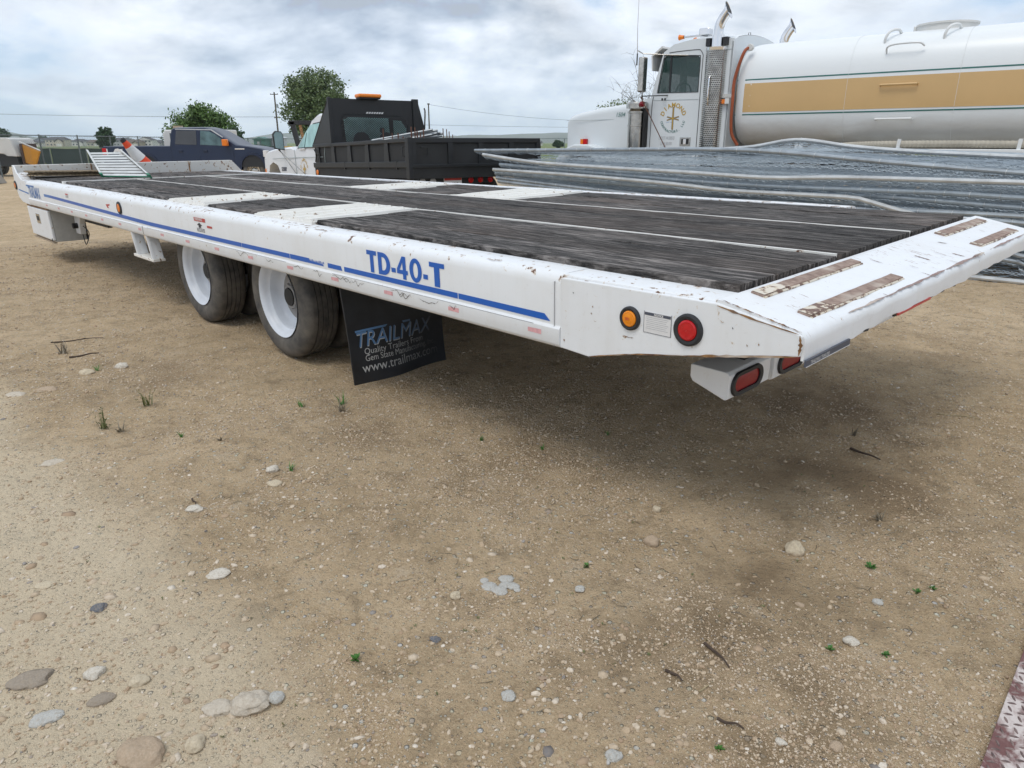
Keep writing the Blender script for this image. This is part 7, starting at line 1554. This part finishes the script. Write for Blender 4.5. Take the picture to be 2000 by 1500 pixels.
def green_fence():
    root = thing('screened_fence', 'low fence with dark green privacy fabric between the yard and the field', 'fence')
    x = -52.0; k = 0
    while x < -22:
        z = gz(x, 49) - .05; MB().tube([(x, 48.95, z), (x, 48.95, .98)], .03, 6).build('post', 'fence_far', root)
        MB().add([(x + .04, 49, z + .06), (x + 2.36, 49, z + .06), (x + 2.36, 49, .93), (x + 1.2, 49.02, .90), (x + .04, 49, .93)] + [(x + .04, 49.015, z + .06), (x + 2.36, 49.015, z + .06), (x + 2.36, 49.015, .93), (x + 1.2, 49.035, .90), (x + .04, 49.015, .93)], [(0, 1, 2, 3, 4), (5, 6, 7, 8, 9), (0, 1, 6, 5), (1, 2, 7, 6), (2, 3, 8, 7), (3, 4, 9, 8), (4, 0, 5, 9)]).build('screen_panel', 'green_screen', root); x += 2.4
    MB().tube([(-52, 48.97, .96), (-22, 48.97, .96)], .02, 6).build('top_rail', 'fence_far', root)
    mb = MB(); r = random.Random(2)
    for q in range(260):
        x = r.uniform(-52, -22); h = r.uniform(.1, .3); z = gz(x, 48.6); mb.add([(x, 48.6, z), (x + .1, 48.6, z), (x + .05 + r.uniform(-.1, .1), 48.55, z + h)], [(0, 1, 2)])
    o = mb.build('fence_line_grass', 'weed_dull'); tag(o, 'strip of green grass along the foot of the screened fence', 'grass', kind='stuff')
green_fence()
def rack():
    root = thing('ladder_rack', 'dark steel ladder rack standing up behind the white work truck cab', 'rack', Matrix.Translation((-5.60, 19.0, -.20)))
    MB().box(-.05, .72, 0, .08, 1.93, 2.03).build('crossbar', 'dark_steel', root, bevel=.01)
    MB().prism([(-.02, 2.0), (.10, 2.0), (.42, .4), (.30, .4)], 'y', 0, .08).build('upright', 'dark_steel', root); MB().prism([(.62, 2.0), (.7, 2.0), (.7, .4), (.62, .4)], 'y', 0, .08).build('upright', 'dark_steel', root)
    MB().prism([(.20, 1.95), (.27, 1.95), (.52, .4), (.45, .4)], 'y', .02, .06).build('brace', 'rust_edge', root); MB().box(.2, 1.4, -.1, 1.6, .0, .42).build('rack_base', 'dark_steel', root)
rack()
def far_sheds():
    def P(px, Y): return (px - 1000) / 1381 * (Y * .9462 + .5), Y
    x, y = P(561, 60); r_ = thing('yellow_crate', 'small yellow crate on legs seen between the mirror and the white cab', 'crate', Matrix.Translation((x - .3, y, gz(x, y) - .1))); MB().box(0, .75, 0, .7, .95, 1.32).build('crate_box', 'crate_yellow', r_, bevel=.02); MB().box(.05, .7, .05, .65, .0, .95).build('crate_base', 'dark_steel', r_)
    for (p0, p1, Y, h, mat, roof, nm, lab) in ((497, 519, 210, 2.6, 'shed_green', 'shed_green', 'shed', 'long low green shed in the distance beyond the field'), (520, 545, 215, 3.0, 'shed_white', 'shed_white', 'shed', 'pale metal shed right of the long green one'), (1030, 1050, 260, 2.2, 'shed_white', 'shed_white', 'shed', 'tiny pale shed far off right of the black dump body')):
        x0, _ = P(p0, Y); x1, _ = P(p1, Y); z = gz(x0, Y); r_ = thing(nm, lab, 'shed', Matrix.Translation((x0, Y, z))); w = x1 - x0
        MB().box(0, w, 0, 8, 0, h).build('wall', mat, r_); MB().prism([(-.3, h), (w + .3, h), (w + .3, h + .15), (w * .5, h + .7), (-.3, h + .15)], 'y', -.3, 8.3).build('roof', 'shed_white' if 'green' not in mat else 'shed_green', r_)
        MB().box(w * .3, w * .5, -.05, 0, 0, h * .8).build('door', 'decal_grey', r_)
far_sheds()

# ------------------------------------------------------------ houses across the field
def house(px, Y, w, h, storeys, wall, roof, label, gable, seed):
    r = random.Random(seed); x = (px - 1000) / 1381 * (Y * .9462 + .5); z = gz(x, Y)
    root = thing('house', label, 'house', Matrix.Translation((x, Y, z)), 'houses across the field'); d = 10
    MB().box(-w / 2, w / 2, 0, d, 0, h).build('wall', wall, root)
    o = .5; rh = w * .20 if gable == 'front' else 2.4
    if gable == 'front':
        MB().prism([(-w / 2 - o, h), (w / 2 + o, h), (0, h + rh)], 'y', -.5, d + .5).build('roof', roof, root); MB().prism([(-w / 2 + .4, h), (w / 2 - .4, h), (0, h + rh - .5)], 'y', -.56, -.50).build('gable', wall, root)
    else:
        MB().add([(-w / 2 - o, -.5, h), (w / 2 + o, -.5, h), (w / 2 + o, d + .5, h), (-w / 2 - o, d + .5, h), (-w / 2 + 2.2, d / 2, h + rh), (w / 2 - 2.2, d / 2, h + rh)], [(0, 1, 2, 3), (0, 1, 5, 4), (1, 2, 5), (2, 3, 4, 5), (3, 0, 4)]).build('roof', roof, root)
        gw = w * .38; MB().prism([(w * .05, 0), (w * .05 + gw, 0), (w * .05 + gw, h * .72), (w * .05 + gw / 2, h * .72 + gw * .32), (w * .05, h * .72)], 'y', -1.6, 0).build('garage_wing', wall, root)
        MB().prism([(w * .05 - .4, h * .72), (w * .05 + gw / 2, h * .72 + gw * .36), (w * .05 + gw + .4, h * .72), (w * .05 + gw + .4, h * .72 + .3), (w * .05 + gw / 2, h * .72 + gw * .36 + .4), (w * .05 - .4, h * .72 + .3)], 'y', -2.0, 0).build('roof', roof, root)
        MB().box(w * .05 + gw * .15, w * .05 + gw * .85, -1.66, -1.6, .1, 2.3).build('garage_door', 'house_white', root)
    for s_ in range(storeys):
        for k in range(int(w / 3.4)):
            xx = -w / 2 + 1.2 + k * 3.2
            if gable != 'front' and xx > 0 and s_ == 0: continue
            f = MB().box(xx - .1, xx + 1.5, -.06, 0, .9 + s_ * 2.8, 2.3 + s_ * 2.8).build('window', 'house_white', root); MB().box(xx, xx + 1.4, -.09, -.06, 1.0 + s_ * 2.8, 2.2 + s_ * 2.8).build('pane', 'glass_pane', f)
HO = [(30, 640, 12, 5.0, 2, 'house_grey', 'roof_dark', 'far house at the left edge above the white machine', 'hip'), (52, 690, 13, 3.2, 1, 'house_tan', 'roof_brown', 'low tan far house just right of the white machine', 'hip'), (64, 660, 10, 3.0, 1, 'house_white', 'roof_dark', 'small white gabled far house beside the low tan one', 'front'),
 (79, 700, 15, 4.6, 2, 'house_slate', 'roof_dark', 'slate blue two storey far house left of the big cream one', 'front'), (108, 650, 17, 5.6, 2, 'house_cream', 'roof_dark', 'largest cream two storey far house left of the fence post', 'hip'), (137, 720, 14, 3.0, 1, 'house_grey', 'roof_brown', 'low grey far house just right of the fence post', 'hip'),
 (152, 700, 12, 4.2, 1, 'house_white', 'roof_dark', 'whitish far house midway between fence post and small tree', 'hip'), (168, 730, 12, 3.6, 1, 'house_slate', 'roof_dark', 'dark slate far house with a front gable near the small tree', 'front'), (183, 680, 13, 3.4, 1, 'house_cream', 'roof_brown', 'cream far house with brown roof touching the small tree', 'hip'),
 (236, 700, 15, 5.2, 2, 'house_grey', 'roof_dark', 'grey two storey far house just left of the cone tip', 'hip'), (259, 670, 13, 3.6, 1, 'house_tan', 'roof_brown', 'tan far house with brown roof right of the cone tip', 'hip'), (283, 680, 14, 5.4, 2, 'house_white', 'roof_dark', 'white many gabled far house left of the camper shell', 'front'), (302, 720, 14, 3.4, 1, 'house_grey', 'roof_dark', 'low grey far house partly behind the camper shell', 'hip'),
 (1042, 800, 20, 3.0, 1, 'house_white', 'roof_dark', 'low white far building right of the black dump body', 'hip')]
for i, (px, Y, w, h, st, wl_, rf, lab, gb) in enumerate(HO): house(px, Y, w, h, st, wl_, rf, lab, gb, i)

# ------------------------------------------------------------ trees
def tree(px, Y, width, top, label, leaf, seed, trunk_h=.25, dens=1.0, bare=0.0, clump=None, leaf_s=.16, xoff=0, squash=1.0):
    r = random.Random(seed); x = (px - 1000) / 1381 * (Y * .9462 + .5) + xoff; z0 = gz(x, Y); H_ = top - z0
    root = thing('tree', label, 'tree', Matrix.Translation((x, Y, z0)))
    mb = MB(); th = H_ * trunk_h; R0 = (.022 * H_ + .05) * (.45 if bare else 1); tips = []
    mb.tube([(0, 0, -.1), (r.uniform(-.05, .05), 0, th * .5), (r.uniform(-.1, .1), 0, th), (r.uniform(-.2, .2), r.uniform(-.2, .2), H_ * .62)], [R0, R0 * .85, R0 * .7, R0 * .25], 8)
    nb = 16 if not bare else 40
    for k in range(nb):
        a = r.uniform(0, 6.28); t0 = r.uniform(th * .7, H_ * .6); l = r.uniform(.35, .6) * width * .5 * (1.2 if not bare else 1.5); el = r.uniform(.25, 1.25)
        p = [Vector((0, 0, t0))]
        for q in range(1, 5): d = Vector((math.cos(a) * math.cos(el), math.sin(a) * math.cos(el), math.sin(el))); p.append(p[-1] + d * l * .35 + Vector((r.uniform(-1, 1), r.uniform(-1, 1), r.uniform(-.5, 1))) * l * .07)
        mb.tube(p, [R0 * .4, R0 * .28, R0 * .18, R0 * .10, R0 * .03], 5); tips.append(p[-1])
        for w_ in range(3 if not bare else 12):
            s_ = p[r.randint(1, 4)]; dd = Vector((r.uniform(-1, 1), r.uniform(-1, 1), r.uniform(-.1, 1.2))).normalized() * l * r.uniform(.25, .7); m_ = s_ + dd * .5 + Vector((0, 0, l * .05)); mb.tube([s_, m_, s_ + dd], [R0 * .09, R0 * .06, R0 * .02], 4); tips.append(s_ + dd)
    mb.build('trunk', 'bark', root, smooth=True)
    # crown: leaf faces gathered round many small clump centres inside an uneven envelope
    cz = (th * .75 + H_) / 2; hz = (H_ - th * .75) / 2; rx = width / 2; centres = []
    nC = int(150 * dens)
    while len(centres) < nC:
        u = Vector((r.uniform(-1, 1), r.uniform(-1, 1), r.uniform(-1, 1)))
        if u.length > 1: continue
        if u.length < .35 and r.random() < .6: continue
        e = 1 + .30 * mnoise.noise(u * 1.7 + Vector((seed * 3.3, 0, 0)))
        c = Vector((u.x * rx * e, u.y * rx * e, cz + u.z * hz * e * squash)); 
        if mnoise.noise(c * (2.2 / max(1, rx)) + Vector((seed, 5, 5))) < -.22: continue
        centres.append(c)
    if bare: centres = [c for c in centres if c.z < H_ * (1 - bare)]
    per = 75; n = len(centres) * per; C_ = np.array([tuple(c) for c in centres]); P = np.repeat(C_, per, 0) + nr.normal(0, 1, (n, 3)) * (clump or width * .055) * np.array([1, 1, .75])
    s_ = leaf_s * nr.uniform(.5, 1.3, (n, 1)); a = nr.normal(0, 1, (n, 3)); a /= np.linalg.norm(a, axis=1, keepdims=True); b = np.cross(a, nr.normal(0, 1, (n, 3))); b /= np.linalg.norm(b, axis=1, keepdims=True)
    V = np.stack([P - a * s_, P + b * s_ * .55, P + a * s_, P - b * s_ * .55], 1).reshape(-1, 3); F = np.arange(n * 4).reshape(-1, 4)
    me = bpy.data.meshes.new('crown'); me.vertices.add(len(V)); me.vertices.foreach_set('co', V.astype(np.float32).ravel()); me.loops.add(n * 4); me.loops.foreach_set('vertex_index', F.ravel().astype(np.int32)); me.polygons.add(n); me.polygons.foreach_set('loop_start', np.arange(0, n * 4, 4, dtype=np.int32)); me.polygons.foreach_set('loop_total', np.full(n, 4, dtype=np.int32)); me.update()
    me.materials.append(M[leaf]); o = bpy.data.objects.new('crown', me); COL.objects.link(o); o.parent = root
tree(403, 70, 5.4, 4.45, 'broad round green tree directly behind the blue pickup', 'leaf_mid', 3, .12, 1.25, leaf_s=.14)
tree(458, 66, 2.6, 2.4, 'small low green bush tree in front of the broad one, above the pickup bonnet', 'leaf_dark', 8, .1, .5, leaf_s=.13)
tree(626, 90, 7.6, 9.6, 'tall airy olive green tree behind the white truck cab', 'leaf_olive', 5, .18, 1.7, leaf_s=.16)
tree(209, 150, 3.2, 4.1, 'small dense dark tree standing alone in the field by the houses', 'leaf_dark', 6, .05, .7, leaf_s=.22)
tree(1248, 42, 4.3, 5.6, 'bare branched tree with a few green leaves low down beside the tanker cab', 'leaf_olive', 11, .15, .75, bare=.42, leaf_s=.06)
tree(1236, 44, 1.5, 2.75, 'small leafy green shrub at the foot of the bare branched tree', 'leaf_olive', 15, .1, .4, leaf_s=.07)
tree(1090, 240, 3.2, 1.8, 'little round bush on the horizon left of the tanker bonnet', 'leaf_dark', 12, .02, .4, leaf_s=.25)
for i, (px, Y, w, t, lab) in enumerate(((47, 560, 12, 4.5, 'dark far tree standing left among the houses'), (88, 735, 14, 7.0, 'dark far tree rising behind the slate and cream houses'), (160, 760, 9, 3.5, 'tiny far tree behind the low houses'), (247, 740, 14, 5.5, 'dark far tree behind the grey house by the cone tip'), (5, 420, 10, 9.0, 'dark tree top at the extreme left edge'), (505, 190, 5, .2, 'green bush in front of the distant green shed'), (537, 180, 3, .1, 'green bush in front of the pale metal shed'))):
    tree(px, Y, w, t, lab, 'leaf_dark', 20 + i, .05, .45, leaf_s=.5 if Y > 300 else .3)

# ------------------------------------------------------------ utility poles and wires
def pole(px, Y, top, label, arms):
    x = (px - 1000) / 1381 * (Y * .9462 + .5); z0 = gz(x, Y); root = thing('utility_pole', label, 'utility pole', Matrix.Translation((x, Y, z0))); H_ = top - z0
    MB().tube([(0, 0, -.3), (0, 0, H_)], [.17, .11], 8).build('pole', 'pole_wood', root, smooth=True)
    for (dz, w) in arms:
        MB().box(-w / 2, w / 2, -.18, -.08, H_ - dz - .06, H_ - dz + .06).build('crossarm', 'pole_wood', root)
        for s_ in (-.45, .45): MB().lathe([(0, .04), (.06, .06), (.12, .03), (.13, .001)], c=(s_ * w, -.13, H_ - dz + .06), axis='z', n=8).build('insulator', 'decal_grey', root)
    if len(arms) > 1: MB().lathe([(0, .16), (.55, .16), (.6, .1), (.61, .001)], c=(.35, -.1, H_ - 2.4), axis='z', n=12).build('transformer', 'galv', root)
    return Vector((x, Y, 0))
p1 = pole(547, 125, 9.1, 'tall wooden utility pole with crossarm left of the airy tree', [(.35, 1.3), (3.9, .7)]); p2 = pole(840, 150, 8.6, 'plain utility pole right of the black headboard', [(.15, .5)])
def wires():
    def wire(a, b, sag, label):
        pts = [Vector(a).lerp(Vector(b), i / 24) - Vector((0, 0, sag * 4 * (i / 24) * (1 - i / 24))) for i in range(25)]; o = MB().tube(pts, .022, 5).build('overhead_wire', 'wire_black'); tag(o, label, 'wire', 'overhead wires')
    wire((-110, 104, 6.3), (p1.x, 125, 5.3), .5, 'overhead wire running from the left edge to the tall pole'); wire((p1.x, 125, 5.3), (p2.x, 150, 4.6), .7, 'overhead wire from the tall pole passing behind the black headboard')
    wire((p2.x, 150, 8.4), (45, 158, 6.6), 2.0, 'upper sagging wire going right from the plain pole'); wire((p2.x, 150, 4.6), (45, 158, 4.2), .2, 'lower nearly level wire going right from the plain pole')
wires()

# ------------------------------------------------------------ hills
def hills():
    def ridge(name, pts, Y0, depth, label=None):
        mb = MB(); n = 160; x0, x1 = pts[0][0], pts[-1][0]; rows = 7; vs_ = []
        for i in range(n + 1):
            px = x0 + (x1 - x0) * i / n; top = float(np.interp(px, [p[0] for p in pts], [p[1] for p in pts])) + 1.5 * mnoise.noise(Vector((px * .02, 1, 0))) + .6 * mnoise.noise(Vector((px * .09, 2, 0)))
            for j in range(rows):
                t = j / (rows - 1); Y = Y0 + depth * t; X = (px - 1000) / 1381 * Y0 * .9462 * (1 + .0 * t); h = top / 1381 * Y0 * .9462 * (1.057) * math.sin(t * math.pi / 2) ** .8 * (1 + .05 * mnoise.noise(Vector((px * .05, t * 4, 3))))
                vs_.append((X * (Y / Y0), Y, -3 + max(0, h) * (Y / Y0)))
        mb.add(vs_, [(i * rows + j, i * rows + j + 1, (i + 1) * rows + j + 1, (i + 1) * rows + j) for i in range(n) for j in range(rows - 1)]); struct(mb.build(name, 'hill', smooth=True))
    t = NT('hill'); n = t.noise(t.gvec(), .004, 5, .6); t.col(t.mix(t.ramp(n, [(.4, 0.0), (.6, 1.0)]), (0.05, 0.065, 0.045), (0.10, 0.10, 0.07))); t.rough(.95); M['hill'] = t.m
    ridge('hills', [(-700, 10), (-300, 22), (-100, 34), (-30, 31), (30, 17), (80, 9), (150, 5), (300, 3), (420, 3), (480, 9), (540, 16), (600, 20), (700, 17), (820, 12), (950, 14), (1040, 16), (1100, 18), (1180, 22), (1400, 25), (2000, 18), (2700, 10)], 4700, 1500)
hills()

# ------------------------------------------------------------ air: pale haze that fades the hills
def haze():
    mb = MB(); mb.box(-6900, 6900, -6900, 6900, -7, 190); me = mb.mesh('haze', None); o = bpy.data.objects.new('haze', me); COL.objects.link(o)
    m = bpy.data.materials.new('haze'); m.use_nodes = True; n = m.node_tree.nodes; n.clear(); out = n.new('ShaderNodeOutputMaterial'); v = n.new('ShaderNodeVolumePrincipled')
    v.inputs['Color'].default_value = (0.86, 0.93, 1.0, 1); v.inputs['Density'].default_value = 1.15e-4; v.inputs['Anisotropy'].default_value = 0.1
    m.node_tree.links.new(v.outputs[0], out.inputs['Volume']); me.materials.append(m); tag(o, 'thin pale haze over the far field and hills', 'haze', kind='stuff')
haze()
